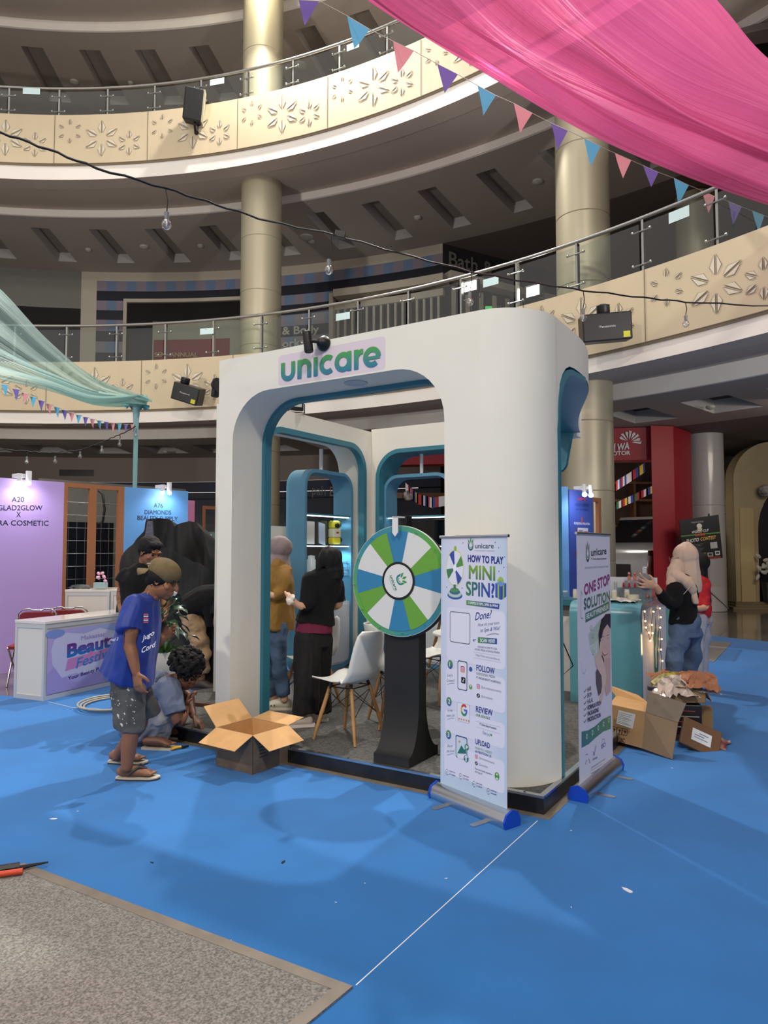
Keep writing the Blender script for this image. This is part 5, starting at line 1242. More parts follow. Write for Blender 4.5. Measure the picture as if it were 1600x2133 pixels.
CAP = M('cap_olive', rgb(112, 94, 62), .8, var=.12, scale=20, bump=.3, bscale=120)
c = Blob(True); c.ell(f(0, -.018, .052), (.085 * 1.12, .106 * 1.12, .078 * 1.12), X)
cap = c.build('cap', CAP, man, .006, 2)
c = MB(); c.grid(lambda i, j: f((i - .5) * .15 * (1 - .35 * j * j), -.095 - j * .085 * math.sqrt(max(0.05, 1 - ((i - .5) * 1.7) ** 2)), .018 - .035 * j - .03 * ((i - .5) * 2) ** 2 + .012), 12, 6)
c.build('cap_brim', CAP, cap, smooth=60, solid=.004, recalc=False)
pr = Print(None, .001); pr.text('LIBERTY', -.024, .0, .024, 0, .009, rgb(214, 208, 190), bold=.03); pr.text('NY', -.008, -.016, .008, -.016, .009, rgb(214, 208, 190), bold=.03)
o = pr.build('cap_lettering', cap); p_ = f(.055, -.106, .055); o.location = p_; o.rotation_euler = (R_(-8), 0, R_(-40))
hb = Blob(); hb.ell(f(0, -.03, .012), (.082 * 1.12, .084 * 1.12, .066 * 1.12), X); hb.ell(f(.0, -.06, -.02), (.062 * 1.12, .05 * 1.12, .05 * 1.12), X); hb.build('hair', HAIRB, man, .007, 2)
JER = M('jersey_blue', rgb(20, 54, 146), .55, var=.10, scale=5, sheen=.1)
c = Blob(True)
c.chain([(A(304, 1258, Yc), .085, .20), (A(292, 1300, Yc), .125, .205), (A(280, 1350, Yc), .155, .215), (A(268, 1398, Yc), .175, .225), (A(263, 1412, Yc), .178, .225)], (1, 0, .0))
c.chain([(A(286, 1262, 4.74), .085), (A(274, 1295, 4.69), .085), (A(270, 1316, 4.66), .082)]); c.chain([(A(304, 1262, 5.02), .08), (A(300, 1310, 5.08), .08)])
c.chain([(A(290, 1262, 4.80), .06), (A(312, 1246, 4.86), .066)])
sh_ = c.build('jersey', JER, man, .008, 3, .022, (9, 9, 3.2), seed=3)
def decal(parent, name, p, rz, items, tilt=0.0):
    pr = Print(None, .0006)
    for it in items: pr.text(*it[0], **it[1])
    o = pr.build(name, parent); o.location = p; o.rotation_euler = (tilt, 0, rz); return o
WHI = rgb(226, 224, 230)
# lettering on the jersey, placed on its near side
for k, (px, py, txt, hh, w_, ang) in enumerate(((304, 1335, 'Jugo', .030, .085, 28), (302, 1361, 'Cord', .034, .095, 26), (236, 1336, 'chal 2', .018, .055, 8))):
    p = A(px - 8, py, 4.625); decal(sh_, 'jersey_lettering', p, R_(4), [((txt, 0, 0, w_ * math.cos(R_(ang)), w_ * math.sin(R_(ang))), dict(h=hh, col=WHI, shear=.2, bold=.02))])
pr = Print(None, .0006)
for k in range(5): pr.rect(0, .030, k * .0125, k * .0125 + .007, (rgb(220, 90, 70), rgb(226, 224, 230))[k % 2])
pr.build('jersey_badge', sh_, A(299, 1297, 4.63), R_(5))
SHO = M('shorts_denim', rgb(92, 92, 90), .85, col2=rgb(66, 68, 70), scale=7, bump=.3, bscale=150)
c = Blob(True)
c.chain([(A(272, 1418, Yc), .125, .17), (A(272, 1445, Yc), .13, .165)], (1, 0, 0)); c.chain([(hipN + Vector((0, 0, 0)), .115, .095), (A(268, 1480, 4.76), .106, .09), (A(269, 1511, 4.75), .098, .088), (A(268.5, 1518, 4.75), .098, .088)], (1, 0, 0))
c.chain([(hipF, .11, .09), (A(300, 1470, 5.0), .10, .088), (A(306, 1488, 5.02), .10, .088)], (1, 0, 0))
so = c.build('shorts', SHO, man, .008, 3, .018, (8, 8, 8), seed=9)
rnd = random.Random(5)
mb = MB(); tree_pts = []
def splat(obj, n, zr, rn, size, name, mat, parent, dirv=(0, 1, 0), xr=None):
    me = obj.data; bv = BVHTree.FromPolygons([v.co.copy() for v in me.vertices], [tuple(p.vertices) for p in me.polygons]); mb = MB(); k = 0
    while k < n:
        x = rn.uniform(*xr); z = rn.uniform(*zr); h = bv.ray_cast(Vector((x, 3.6, z)), Vector(dirv)); k += 1
        if h[0] is None: continue
        N_ = h[1]; t1 = N_.orthogonal().normalized(); t2 = N_.cross(t1); r_ = size * rn.uniform(.3, 1.0) ** 2; m = 7; st = rn.uniform(.6, 2.4)
        mb.add([h[0] + N_ * .0012 + (t1 * math.cos(q * 6.283 / m) + t2 * st * math.sin(q * 6.283 / m)) * r_ * rn.uniform(.6, 1.2) for q in range(m)], [tuple(range(m))])
    return mb.build(name, mat, parent, recalc=False)
PAINT = M('paint_spots', rgb(206, 206, 200), .7)
sp = splat(so, 70, (.62, .36 + .02), rnd, .008, 'paint_spots', PAINT, so, xr=(-1.90, -1.62)); sp['kind'] = 'stuff'
SOLE = M('sole_dark', rgb(52, 52, 56), .6); SOLW = M('sole_cream', rgb(196, 186, 166), .6)
def flipflop(h, t_, parent, m1, nm):
    d = (t_ - h).normalized(); sd = Vector((-d.y, d.x, 0)); mb = MB()
    pts = [(h + d * x + sd * y) for x, y in ((-.03, -.02), (-.035, 0), (-.03, .02), (.05, .036), (.12, .042), (.20, .050), (.245, .03), (.255, 0), (.24, -.03), (.20, -.048), (.12, -.04), (.05, -.036))]
    mb.prism([(p.x, p.y) for p in pts], .0062, .016, 'z', 0); mb.prism([(p.x, p.y) for p in pts], .016, .025, 'z', 1)
    so_ = mb.build('flip_flop', [SOLE, m1], parent)
    for sg in (-1, 1): MB().tube([h + d * .165 + Vector((0, 0, .05)), h + d * .12 + sd * sg * .030 + Vector((0, 0, .068)), h + d * .06 + sd * sg * .042 + Vector((0, 0, .022))], [.006, .009, .008], 8).build('strap', SOLE, so_, smooth=60)
flipflop(hN, tN, man, SOLW, 'n'); flipflop(hF, tF, man, SOLW, 'f')

# ---- man in black T-shirt bending his head, behind
b = Blob(); Y2 = 6.35
X, f = head(b, A(313, 1150, Y2 - .05), (.72, -.52, -.42), 1.12, (.3, -.2, 1), A(298, 1182, Y2))
b.chain([(A(296, 1300, Y2), .15, .11), (A(296, 1250, Y2), .15, .11), (A(296, 1205, Y2), .18, .11), (A(297, 1190, Y2), .12, .08)], (1, .2, 0))
b.chain([(A(262, 1203, Y2), .05), (A(254, 1236, Y2 - .02), .046), (A(255, 1262, Y2 - .05), .042), (A(262, 1295, Y2 - .22), .032), (A(266, 1300, Y2 - .3), .026)]); hand(b, A(266, 1300, Y2 - .3), (.3, -.9, -.2), (0, 0, -1), (1, 0, 0), .4)
b.chain([(A(338, 1203, Y2), .05), (A(346, 1250, Y2), .044), (A(340, 1290, Y2 - .18), .03)]); hand(b, A(340, 1290, Y2 - .18), (-.3, -.9, -.2), (0, 0, -1), (-1, 0, 0), .4)
for px in (284, 308):
    b.chain([(A(px, 1310, Y2), .085), (A(px, 1400, Y2), .06), (A(px, 1480, Y2), .04)]); q = A(px, 1480, Y2); q.z = .03; foot(b, q, q + Vector((.1, -.2, 0)))
man2 = person('man in black T-shirt looking down behind the man in the blue jersey', b, SK1, .007); eyes(f, X, man2, 1.12)
hb = Blob(); hb.ell(f(0, -.028, .045), (.084 * 1.12, .092 * 1.12, .082 * 1.12), X); hb.ell(f(0, -.06, .0), (.076, .06, .08), X); hb.ell(f(0, .035, .082), (.07, .05, .032), X); hb.build('hair', HAIRB, man2, .008, 2, fold2=.006, f2=70)
TBLK = M('shirt_black', rgb(8, 8, 8), 1.0)
c = Blob(True); c.chain([(A(298, 1192, Y2), .135, .10), (A(297, 1212, Y2), .20, .13), (A(296, 1255, Y2), .185, .135), (A(296, 1310, Y2), .19, .14)], (1, .2, 0))
c.chain([(A(264, 1200, Y2), .07), (A(257, 1214, Y2 - .01), .075)]); c.chain([(A(335, 1200, Y2), .07), (A(342, 1222, Y2), .072)]); c.build('t_shirt', TBLK, man2, .009, 3, .02, (8, 8, 5), seed=2)
c = Blob(True)
for px in (284, 308): c.chain([(A(px, 1315, Y2), .10), (A(px, 1400, Y2), .078), (A(px, 1478, Y2), .065)])
c.build('trousers', M('trouser_dark', rgb(30, 30, 36), .8), man2, .01, 3)

# ---- person bending over, beige trousers
b = Blob(); Y3 = 7.78
for k, (dx, dy) in enumerate(((0, 0), (34, .32))):
    hp, kn, an = A(398 + dx * .3, 1285, Y3 + dy), A(416 + dx, 1345, Y3 + dy), A(419 + dx, 1414, Y3 + dy); b.chain([(hp, .10), (kn, .062), (an, .042)]); q = an.copy(); q.z = .03; foot(b, q - Vector((.03, 0, 0)), q + Vector((.19, -.06, 0)))
b.chain([(A(392, 1268, Y3), .12, .15), (A(420, 1250, Y3), .115, .16), (A(452, 1246, Y3), .12, .18), (A(470, 1252, Y3), .09, .15)], (0, 0, 1))
X, f = head(b, A(478, 1290, Y3 - .05), (.5, -.1, -.85), 1.05, (.8, 0, .5), A(474, 1262, Y3))
b.chain([(A(462, 1262, Y3 - .18), .05), (A(452, 1300, Y3 - .2), .042), (A(470, 1345, Y3 - .2), .03)]); hand(b, A(470, 1345, Y3 - .2), (.4, 0, -.9), (1, 0, 0), (0, -1, 0), .5)
man3 = person('person in black shirt and beige trousers bending down behind the left pillar', b, SK1, .009)
hb = Blob(); hb.ell(f(0, -.03, .03), (.085, .095, .09), X); hb.build('hair', HAIRB, man3, .01, 2)
c = Blob(True); c.chain([(A(398, 1262, Y3), .14, .19), (A(424, 1250, Y3), .165, .20), (A(452, 1246, Y3), .165, .22), (A(466, 1250, Y3), .14, .20)], (0, 0, 1)); c.chain([(A(460, 1256, Y3 - .16), .08), (A(452, 1282, Y3 - .2), .075)]); c.chain([(A(440, 1260, Y3 - .1), .1), (A(446, 1300, Y3 - .05), .09)]); c.build('shirt', TBLK, man3, .011, 3, .02, (6, 6, 6))
BEI = M('trouser_beige', rgb(176, 144, 108), .85, var=.1, scale=5, bump=.3, bscale=120)
c = Blob(True)
for dx, dy in ((0, 0), (34, .32)): c.chain([(A(394 + dx * .3, 1270, Y3 + dy), .125), (A(404 + dx * .6, 1305, Y3 + dy), .125), (A(417 + dx, 1345, Y3 + dy), .098), (A(420 + dx, 1380, Y3 + dy), .085), (A(420 + dx, 1404, Y3 + dy), .075)])
c.build('trousers', BEI, man3, .01, 2, .045, (7, 7, 9), seed=4)
SHOEB = M('shoe_brown', rgb(62, 50, 46), .6, var=.2, scale=30)
def shoe(heel, toe, parent, mat, sole, w=.048, h=.075, ln=.27, name='shoe'):
    heel = Vector(heel); d = (Vector(toe) - heel); d.z = 0; d.normalize(); sd = Vector((-d.y, d.x, 0)); z0 = heel.z
    c = Blob(True); c.chain([(heel + d * .02 + Vector((0, 0, h * .62)), w * .78, h * .55), (heel + d * .10 + Vector((0, 0, h * .60)), w * .9, h * .5), (heel + d * .18 + Vector((0, 0, h * .42)), w, h * .38), (heel + d * (ln - .035) + Vector((0, 0, h * .34)), w * .85, h * .28)], sd)
    o = c.build(name, mat, parent, .006, 2)
    mb = MB(); pts = [(heel + d * x + sd * y) for x, y in ((-.025, -w * .6), (-.035, 0), (-.025, w * .6), (.06, w * .8), (.17, w * 1.12), (ln - .02, w * .75), (ln, 0), (ln - .02, -w * .75), (.17, -w * 1.05), (.06, -w * .8))]
    mb.prism([(p.x, p.y) for p in pts], z0, z0 + .022, 'z'); mb.build('sole', sole, o, smooth=40); return o
q = A(416, 1414, Y3); q.z = .0065; shoe(q - Vector((.06, 0, 0)), q + Vector((.2, -.06, 0)), man3, SHOEB, SOLE, .055, .10, .30); q = A(452, 1414, Y3 + .32); q.z = .0065; shoe(q - Vector((.06, 0, 0)), q + Vector((.2, -.06, 0)), man3, SHOEB, SOLE, .055, .10, .30)

# ---- curly haired man squatting
b = Blob(); Y4 = 5.62
hp, kn, an = A(300, 1518, Y4), A(345, 1472, Y4 - .08), A(318, 1542, Y4 - .05)
b.chain([(hp, .10), (kn, .065), (A(333, 1510, Y4 - .07), .052), (an, .04)]); b.chain([(hp + Vector((0, .2, 0)), .10), (kn + Vector((.02, .3, 0)), .062), (an + Vector((.03, .28, 0)), .04)])
q = G(304, 1556, .02); q.z = .03; foot(b, q, q + Vector((.2, -.02, 0))); q2 = q + Vector((.06, .30, 0)); foot(b, q2, q2 + Vector((.2, -.02, 0)))
b.chain([(A(300, 1500, Y4 + .08), .12, .15), (A(325, 1450, Y4 + .06), .115, .16), (A(358, 1430, Y4 + .05), .10, .17)], (0, 0, 1))
X, f = head(b, A(391, 1402, Y4 + .02), (.80, -.22, -.56), 1.08, (.4, 0, 1), A(366, 1428, Y4 + .04))
b.chain([(A(360, 1436, Y4 - .10), .055), (A(366, 1475, Y4 - .16), .048), (A(371, 1503, Y4 - .18), .044), (A(381, 1494, Y4 - .14), .036), (A(388, 1472, Y4 - .06), .028)]); hand(b, A(388, 1472, Y4 - .06), (.2, .2, .9), (1, .2, 0), (0, -1, 0), 1.1)
b.chain([(A(366, 1434, Y4 + .22), .05), (A(392, 1452, Y4 + .2), .045), (A(396, 1468, Y4 + .16), .038), (A(402, 1490, Y4 + .08), .028)]); hand(b, A(402, 1490, Y4 + .08), (.6, -.2, -.5), (0, 0, -1), (0, -1, 0), 1.0)
man4 = person('curly haired man in grey blue shirt squatting beside the platform edge', b, SK2, .0065); eyes(f, X, man4, 1.08)
hb = Blob(); rn = random.Random(3)
hb.ell(f(0, -.035, .05), (.115, .118, .105), X)
for k in range(230):
    u_ = rn.uniform(-.55, 1); a_ = rn.uniform(0, 6.283); rr = math.sqrt(1 - u_ * u_); p = (rr * math.cos(a_) * .125, rr * math.sin(a_) * .125 - .045, u_ * .115 + .05)
    if p[1] > .045 and p[2] < .06: continue
    hb.ell(f(*p), (rn.uniform(.012, .022),) * 3)
hb.build('curly_hair', HAIRB, man4, .006, 1, fold2=.010, f2=120)
SHG = M('shirt_greyblue', rgb(98, 108, 132), .85, var=.06, scale=6)
c = Blob(True); c.chain([(A(306, 1492, Y4 + .06), .14, .19), (A(326, 1450, Y4 + .06), .155, .215), (A(352, 1428, Y4 + .05), .125, .21)], (0, 0, 1)); c.chain([(A(352, 1432, Y4 - .08), .10), (A(360, 1462, Y4 - .15), .088), (A(366, 1486, Y4 - .17), .082)]); c.chain([(A(358, 1430, Y4 + .2), .08), (A(382, 1446, Y4 + .2), .07)]); c.chain([(A(345, 1440, Y4 + .05), .1), (A(352, 1480, Y4 + .05), .07)])
c.build('shirt', SHG, man4, .008, 3, .030, (8, 8, 6), seed=6)
c = Blob(True); c.chain([(A(296, 1512, Y4 + .02), .14, .17), (A(325, 1500, Y4 - .04), .12, .13), (A(345, 1474, Y4 - .08), .095, .10)], (0, 0, 1)); c.chain([(A(346, 1478, Y4 - .08), .09), (A(336, 1512, Y4 - .07), .085), (A(318, 1536, Y4 - .05), .075)]); c.chain([(hp + Vector((.05, .2, 0)), .13), (kn + Vector((.0, .3, 0)), .095), (an + Vector((.05, .28, .06)), .07)]); c.chain([(A(292, 1524, Y4), .12), (A(300, 1535, Y4 - .05), .09)])
c.build('trousers', M('trouser_washed', rgb(150, 150, 150), .85, col2=rgb(84, 98, 128), scale=5), man4, .008, 2, .05, (10, 10, 10), seed=8)
mb = MB(); qq = q; mb.prism([(qq.x + x, qq.y + y) for x, y in ((-.03, -.02), (-.03, .03), (.08, .045), (.2, .05), (.26, 0), (.2, -.05), (.08, -.045))], .0062, .022); mb.build('flip_flop', SOLW, man4)
mb = MB(); mb.prism([(q2.x + x, q2.y + y) for x, y in ((-.03, -.02), (-.03, .03), (.08, .045), (.2, .05), (.26, 0), (.2, -.05), (.08, -.045))], .0062, .022); mb.build('flip_flop', SOLW, man4)

# ---- woman in mustard coat and mauve headscarf
b = Blob(); Y5 = 6.42; ZF = PZ + .03
X, f = head(b, A(580, 1146, Y5), (-.92, .25, -.05), 1.0, (0, 0, 1), A(582, 1178, Y5))
b.chain([(A(578, 1310, Y5), .13, .11), (A(580, 1245, Y5), .115, .10), (A(582, 1200, Y5), .15, .10)], (.3, .95, 0))
for k, (px0, px1, px2, dy) in enumerate(((580, 582, 592, -.12), (572, 566, 572, .14))):
    kn, an = A(px1, 1390, Y5 + dy), A(px2, 1456, Y5 + dy); b.chain([(A(px0, 1325, Y5 + dy * .7), .07), (kn, .055), (an, .036)]);
b.chain([(A(594, 1195, Y5 - .14), .05), (A(590, 1232, Y5 - .18), .042), (A(566, 1240, Y5 - .2), .03), (A(545, 1228, Y5 - .18), .024)]); hand(b, A(545, 1228, Y5 - .18), (-.9, 0, .3), (0, 1, 0), (0, 0, 1), .6, .9)
b.chain([(A(580, 1195, Y5 + .16), .05), (A(568, 1235, Y5 + .18), .04), (A(545, 1228, Y5 + .15), .026)]); hand(b, A(545, 1228, Y5 + .15), (-.9, 0, .3), (0, -1, 0), (0, 0, 1), .6, .9)
wm1 = person('woman in mustard coat, jeans and mauve headscarf, seen from behind inside the arch', b, SK3, .007)
c = Blob(True); c.ell(f(0, -.018, .025), (.093, .112, .108), X); c.chain([(A(583, 1165, Y5), .085, .09), (A(580, 1182, Y5), .115, .12), (A(574, 1192, Y5 - .02), .10, .10)], (.3, .95, 0)); c.chain([(A(575, 1165, Y5), .08), (A(560, 1185, Y5 - .05), .07), (A(556, 1205, Y5 - .08), .05)])
c.build('headscarf', M('scarf_mauve', rgb(128, 112, 112), .8, sheen=.2), wm1, .007, 2, .014, (16, 16, 9), seed=5)
MUS = M('coat_mustard', rgb(134, 98, 34), .8, var=.08, scale=5, sheen=.1)
c = Blob(True); c.chain([(A(584, 1186, Y5), .155, .105), (A(583, 1210, Y5), .17, .125), (A(582, 1250, Y5), .155, .125), (A(580, 1285, Y5), .175, .14), (A(577, 1308, Y5), .185, .15)], (.3, .95, 0))
c.chain([(A(594, 1193, Y5 - .12), .075), (A(591, 1228, Y5 - .17), .066), (A(568, 1240, Y5 - .2), .052)]); c.chain([(A(580, 1193, Y5 + .14), .07), (A(568, 1235, Y5 + .17), .06)]); c.build('coat', MUS, wm1, .008, 3, .030, (10, 10, 5), seed=1)
JEAN = M('jeans_blue', rgb(62, 82, 108), .85, var=.12, scale=6, bump=.3, bscale=160)
c = Blob(True)
for (px0, px1, px2, dy) in ((580, 582, 592, -.12), (572, 566, 572, .14)): c.chain([(A(px0, 1310, Y5 + dy * .6), .10), (A(px1, 1390, Y5 + dy), .072), (A(px2, 1448, Y5 + dy), .056)])
c.build('jeans', JEAN, wm1, .008, 2, .025, (8, 8, 9), seed=2)
CLOG = M('clog_cream', rgb(196, 188, 168), .5)
for px, py, dy in ((604, 1478, 0), (577, 1464, 0)):
    q = G(px, py, PZ); q.z = PZ + .001; sh_ = shoe(q + Vector((0, 0, 0)), q + Vector((-.25, .02, 0)), wm1, CLOG, CLOG, .052, .085, .25, 'clog')
    for k in range(4): MB().ball(q + Vector((-.13 - .03 * k, -.048 + .006 * k, .045 - .004 * k)), (.007, .004, .006), 0, 8).build('vent_hole', BLACK, sh_)

# ---- woman with dark bobbed hair, black cardigan
b = Blob(); Y6 = 5.86
X, f = head(b, A(684, 1172, Y6 - .02), (-.80, .35, -.28), 1.0, (-.22, 0, 1), A(680, 1208, Y6))
b.chain([(A(655, 1325, Y6), .10, .08), (A(664, 1260, Y6), .105, .085), (A(673, 1215, Y6), .15, .10)], (.75, .6, 0))
for px0, px1, px2, dy in ((645, 640, 640, -.10), (665, 668, 668, .10)):
    b.chain([(A(px0, 1330, Y6 + dy * .7), .075), (A(px1, 1410, Y6 + dy), .055), (A(px2, 1492, Y6 + dy), .036)])
b.chain([(A(644, 1212, Y6 - .12), .05), (A(640, 1258, Y6 - .16), .042), (A(626, 1262, Y6 - .2), .03), (A(616, 1256, Y6 - .22), .024)]); hand(b, A(617, 1257, Y6 - .22), (-.75, -.1, .55), (.1, 1, .2), (-.4, 0, .9), .95, .88)
b.chain([(A(700, 1218, Y6 + .1), .05), (A(704, 1258, Y6 + .14), .042), (A(680, 1262, Y6 + .25), .028)]); hand(b, A(680, 1262, Y6 + .25), (-.9, .2, .2), (0, -1, 0), (0, 0, 1), .8, .88)
wm2 = person('woman with dark bobbed hair in black cardigan and wide black trousers, seen from behind', b, SK3, .007)
c = Blob(True); c.ell(f(0, -.025, .03), (.092, .108, .100), X); c.chain([(A(690, 1168, Y6), .085, .09), (A(692, 1190, Y6), .092, .10), (A(695, 1208, Y6 - .01), .060, .075)], (.75, .6, 0)); c.chain([(A(668, 1165, Y6 - .08), .03), (A(664, 1185, Y6 - .09), .025), (A(661, 1198, Y6 - .09), .014)]); c.chain([(A(704, 1175, Y6), .04), (A(708, 1198, Y6), .034), (A(704, 1212, Y6), .018)])
c.build('hair', HAIRB, wm2, .007, 2, .014, (26, 26, 5), seed=7)
CARD = M('cardigan_black', rgb(8, 8, 8), 1.0)
c = Blob(True); c.chain([(A(676, 1205, Y6), .155, .105), (A(671, 1228, Y6), .165, .12), (A(663, 1265, Y6), .155, .12), (A(657, 1298, Y6), .175, .135)], (.75, .6, 0))
c.chain([(A(646, 1208, Y6 - .11), .072), (A(641, 1252, Y6 - .15), .066), (A(630, 1262, Y6 - .19), .048)]); c.chain([(A(698, 1215, Y6 + .1), .07), (A(704, 1255, Y6 + .13), .062)]); c.build('cardigan', CARD, wm2, .008, 3, .022, (9, 9, 6), seed=3)
c = Blob(True); c.chain([(A(657, 1290, Y6), .155, .118), (A(655, 1317, Y6), .166, .131)], (.75, .6, 0)); c.build('maroon_top', M('top_maroon', rgb(104, 16, 52), .8), wm2, .008, 2, .012, (9, 9, 3))
c = Blob(True); c.chain([(A(655, 1302, Y6), .155, .118), (A(652, 1345, Y6), .155, .13)], (.75, .6, 0))
for px0, px1, px2, dy in ((642, 637, 634, -.09), (668, 666, 664, .10)): c.chain([(A(px0, 1330, Y6 + dy * .6), .11), (A(px1, 1400, Y6 + dy), .105), (A(px2, 1470, Y6 + dy), .105), (A(px2, 1484, Y6 + dy), .105)])
c.build('wide_trousers', M('trouser_black', rgb(11, 11, 12), .85), wm2, .009, 2, .035, (10, 10, 2.5), seed=4)
SHW = M('shoe_pale', rgb(200, 184, 170), .6)
for px, py in ((648, 1513), (676, 1502)):
    q = G(px, py, PZ); q.z = PZ + .001; shoe(q, q + Vector((-.2, -.03, 0)), wm2, SHW, M('sole_white', rgb(214, 206, 200), .5), .045, .08, .25)
o = Blob()
rn = random.Random(8)
for k in range(9): o.ell(A(608, 1250, Y6 - .25) + Vector((rn.uniform(-.035, .03), rn.uniform(-.02, .02), rn.uniform(-.03, .035))), (rn.uniform(.018, .03), .018, rn.uniform(.014, .026)))
o = o.build('cleaning_cloth', M('cloth_white', rgb(214, 206, 190), .9), None, .006, 1, .01, (30, 30, 30)); tag(o, 'crumpled pale cloth held in the hand of the dark haired woman', 'cloth')

# ---- woman in beige headscarf at the teal counter
b = Blob(); Y7 = 6.25
X, f = head(b, A(1424, 1163, Y7), (-.86, .40, -.12), 1.02, (0, 0, 1), A(1426, 1198, Y7))
b.chain([(A(1430, 1305, Y7), .108, .095), (A(1425, 1260, Y7), .11, .09), (A(1424, 1222, Y7), .155, .10)], (.55, .85, 0))
LG = ((1414, 1402, 1396, -.10), (1440, 1440, 1446, .14))
for px0, px1, px2, dy in LG:
    b.chain([(A(px0 + 4, 1330, Y7 + dy * .7), .068), (A(px1, 1402, Y7 + dy), .058), (A(px2, 1480, Y7 + dy), .038)]); q = A(px2, 1480, Y7 + dy); q.z = .035; foot(b, q, q - Vector((.22, 0, 0)), .8)
wr = A(1366, 1221, Y7 - .30); b.chain([(A(1406, 1228, Y7 - .13), .05), (A(1401, 1262, Y7 - .18), .043), (A(1385, 1248, Y7 - .24), .036), (wr, .025)]); hand(b, wr, (-.92, -.1, .22), (-.1, .35, .9), (.15, -.2, .95), .22, 1.0, .35)
wr2 = A(1397, 1208, Y7 + .12); b.chain([(A(1430, 1228, Y7 + .16), .05), (A(1410, 1262, Y7 + .20), .04), (A(1398, 1228, Y7 + .15), .03), (wr2, .024)]); hand(b, wr2, (.05, -.1, 1), (1, 0, 0), (0, -1, 0), 1.2, .95)
wm3 = person('woman in beige headscarf, black sweater and blue jeans standing at the teal counter', b, SK3, .006)
SCF = M('scarf_beige', rgb(206, 178, 156), .8, var=.03, scale=8, sheen=.2)
c = Blob(True); c.ell(f(0, -.022, .022), (.090, .104, .118), X); c.chain([(A(1430, 1165, Y7), .09, .10), (A(1434, 1195, Y7), .10, .10), (A(1440, 1220, Y7), .10, .09), (A(1444, 1236, Y7), .075, .07)], (.55, .85, 0)); c.chain([(A(1412, 1172, Y7), .06), (A(1403, 1200, Y7 - .06), .06), (A(1397, 1222, Y7 - .10), .035)])
c.chain([(A(1440, 1225, Y7 - .08), .045), (A(1445, 1240, Y7 - .12), .03), (A(1449, 1258, Y7 - .13), .022)]); c.chain([(A(1405, 1198, Y7 - .08), .05), (A(1430, 1212, Y7 - .13), .055), (A(1444, 1232, Y7 - .12), .04)])
c.build('headscarf', SCF, wm3, .006, 3, .010, (24, 24, 3), seed=3)
MB().tube([A(1424, 1228 + 10, Y7 - .185), A(1442, 1218, Y7 - .205)], .003, 6).build('scarf_pin', SCF, wm3)
gx = f(0, .112, .008); MB().tube([f(-.03 + .022 * math.cos(q * .524), .112, .008 + .02 * math.sin(q * .524)) for q in range(12)], .0018, 5, closed=True).tube([f(.03 + .022 * math.cos(q * .524), .112, .008 + .02 * math.sin(q * .524)) for q in range(12)], .0018, 5, closed=True).tube([f(-.05, .112, .01), f(-.082, .03, .01)], .0018, 5).build('glasses', M('glasses_frame', rgb(120, 80, 70), .3), wm3)
c = Blob(True); c.chain([(A(1425, 1212, Y7), .155, .10), (A(1425, 1235, Y7), .165, .12), (A(1424, 1262, Y7), .14, .115), (A(1427, 1296, Y7), .16, .135)], (.55, .85, 0)); c.chain([(A(1408, 1224, Y7 - .12), .07), (A(1402, 1256, Y7 - .17), .062), (A(1387, 1250, Y7 - .23), .052), (A(1372, 1232, Y7 - .28), .042)]); c.chain([(A(1432, 1224, Y7 + .15), .07), (A(1412, 1256, Y7 + .19), .06), (A(1400, 1236, Y7 + .16), .045)])
c.build('sweater', CARD, wm3, .008, 3, .02, (9, 9, 6), seed=4)
J2 = M('jeans_mid', rgb(84, 104, 134), .85, var=.14, scale=5, bump=.3, bscale=160)
c = Blob(True); c.chain([(A(1427, 1290, Y7), .148, .125), (A(1427, 1325, Y7), .152, .132)], (.55, .85, 0))
for px0, px1, px2, dy in LG: c.chain([(A(px0, 1320, Y7 + dy * .6), .100), (A(px1, 1402, Y7 + dy), .068), (A(px2, 1474, Y7 + dy), .056)])
c.build('jeans', J2, wm3, .008, 2, .025, (8, 8, 9), seed=2)
MB().lathe([(.07, 0), (.075, .004), (.07, .008)], 28, 0, A(1343, 1212, Y7 - .26), Matrix.Rotation(R_(78), 4, 'X') @ Matrix.Rotation(R_(15), 4, 'Y')).build('hand_mirror', M('mirror_grey', rgb(120, 124, 134), .3), None, smooth=40)
tag(COL.objects[-1], 'round grey disc held up in the open hand of the woman in the beige headscarf', 'disc')
o = MB().ball(A(1395, 1184, Y7 + .1), (.022, .018, .018)).build('cosmetic_tube', M('tube_pink', rgb(226, 170, 180), .3), None, smooth=60); tag(o, 'small pink and white item held near the woman\'s face', 'cosmetic')

# ---- woman in red behind her
b = Blob(); Y8 = 7.7
X, f = head(b, A(1452, 1177, Y8), (-.8, .5, -.1), 1.0, (0, 0, 1), A(1455, 1205, Y8))
b.chain([(A(1457, 1290, Y8), .13, .11), (A(1456, 1240, Y8), .115, .10), (A(1455, 1210, Y8), .15, .10)], (.55, .85, 0))
for px, dy in ((1452, -.08), (1462, .1)):
    b.chain([(A(px, 1300, Y8 + dy), .08), (A(px - 3, 1370, Y8 + dy), .055), (A(px, 1425, Y8 + dy), .036)]); q = A(px, 1425, Y8 + dy); q.z = .035; foot(b, q, q - Vector((.22, 0, 0)), .8)
b.chain([(A(1468, 1215, Y8 - .12), .045), (A(1470, 1262, Y8 - .14), .038), (A(1450, 1268, Y8 - .25), .028)]); hand(b, A(1450, 1268, Y8 - .25), (-1, 0, 0), (0, 1, 0), (0, 0, 1), .6, .9)
b.chain([(A(1444, 1215, Y8 + .12), .045), (A(1440, 1262, Y8 + .14), .038), (A(1425, 1262, Y8 + .1), .028)]); hand(b, A(1425, 1262, Y8 + .1), (-1, 0, 0), (0, -1, 0), (0, 0, 1), .6, .9)
wm4 = person('woman with long black hair in red top and pale jeans behind the beige headscarf', b, SK3, .009)
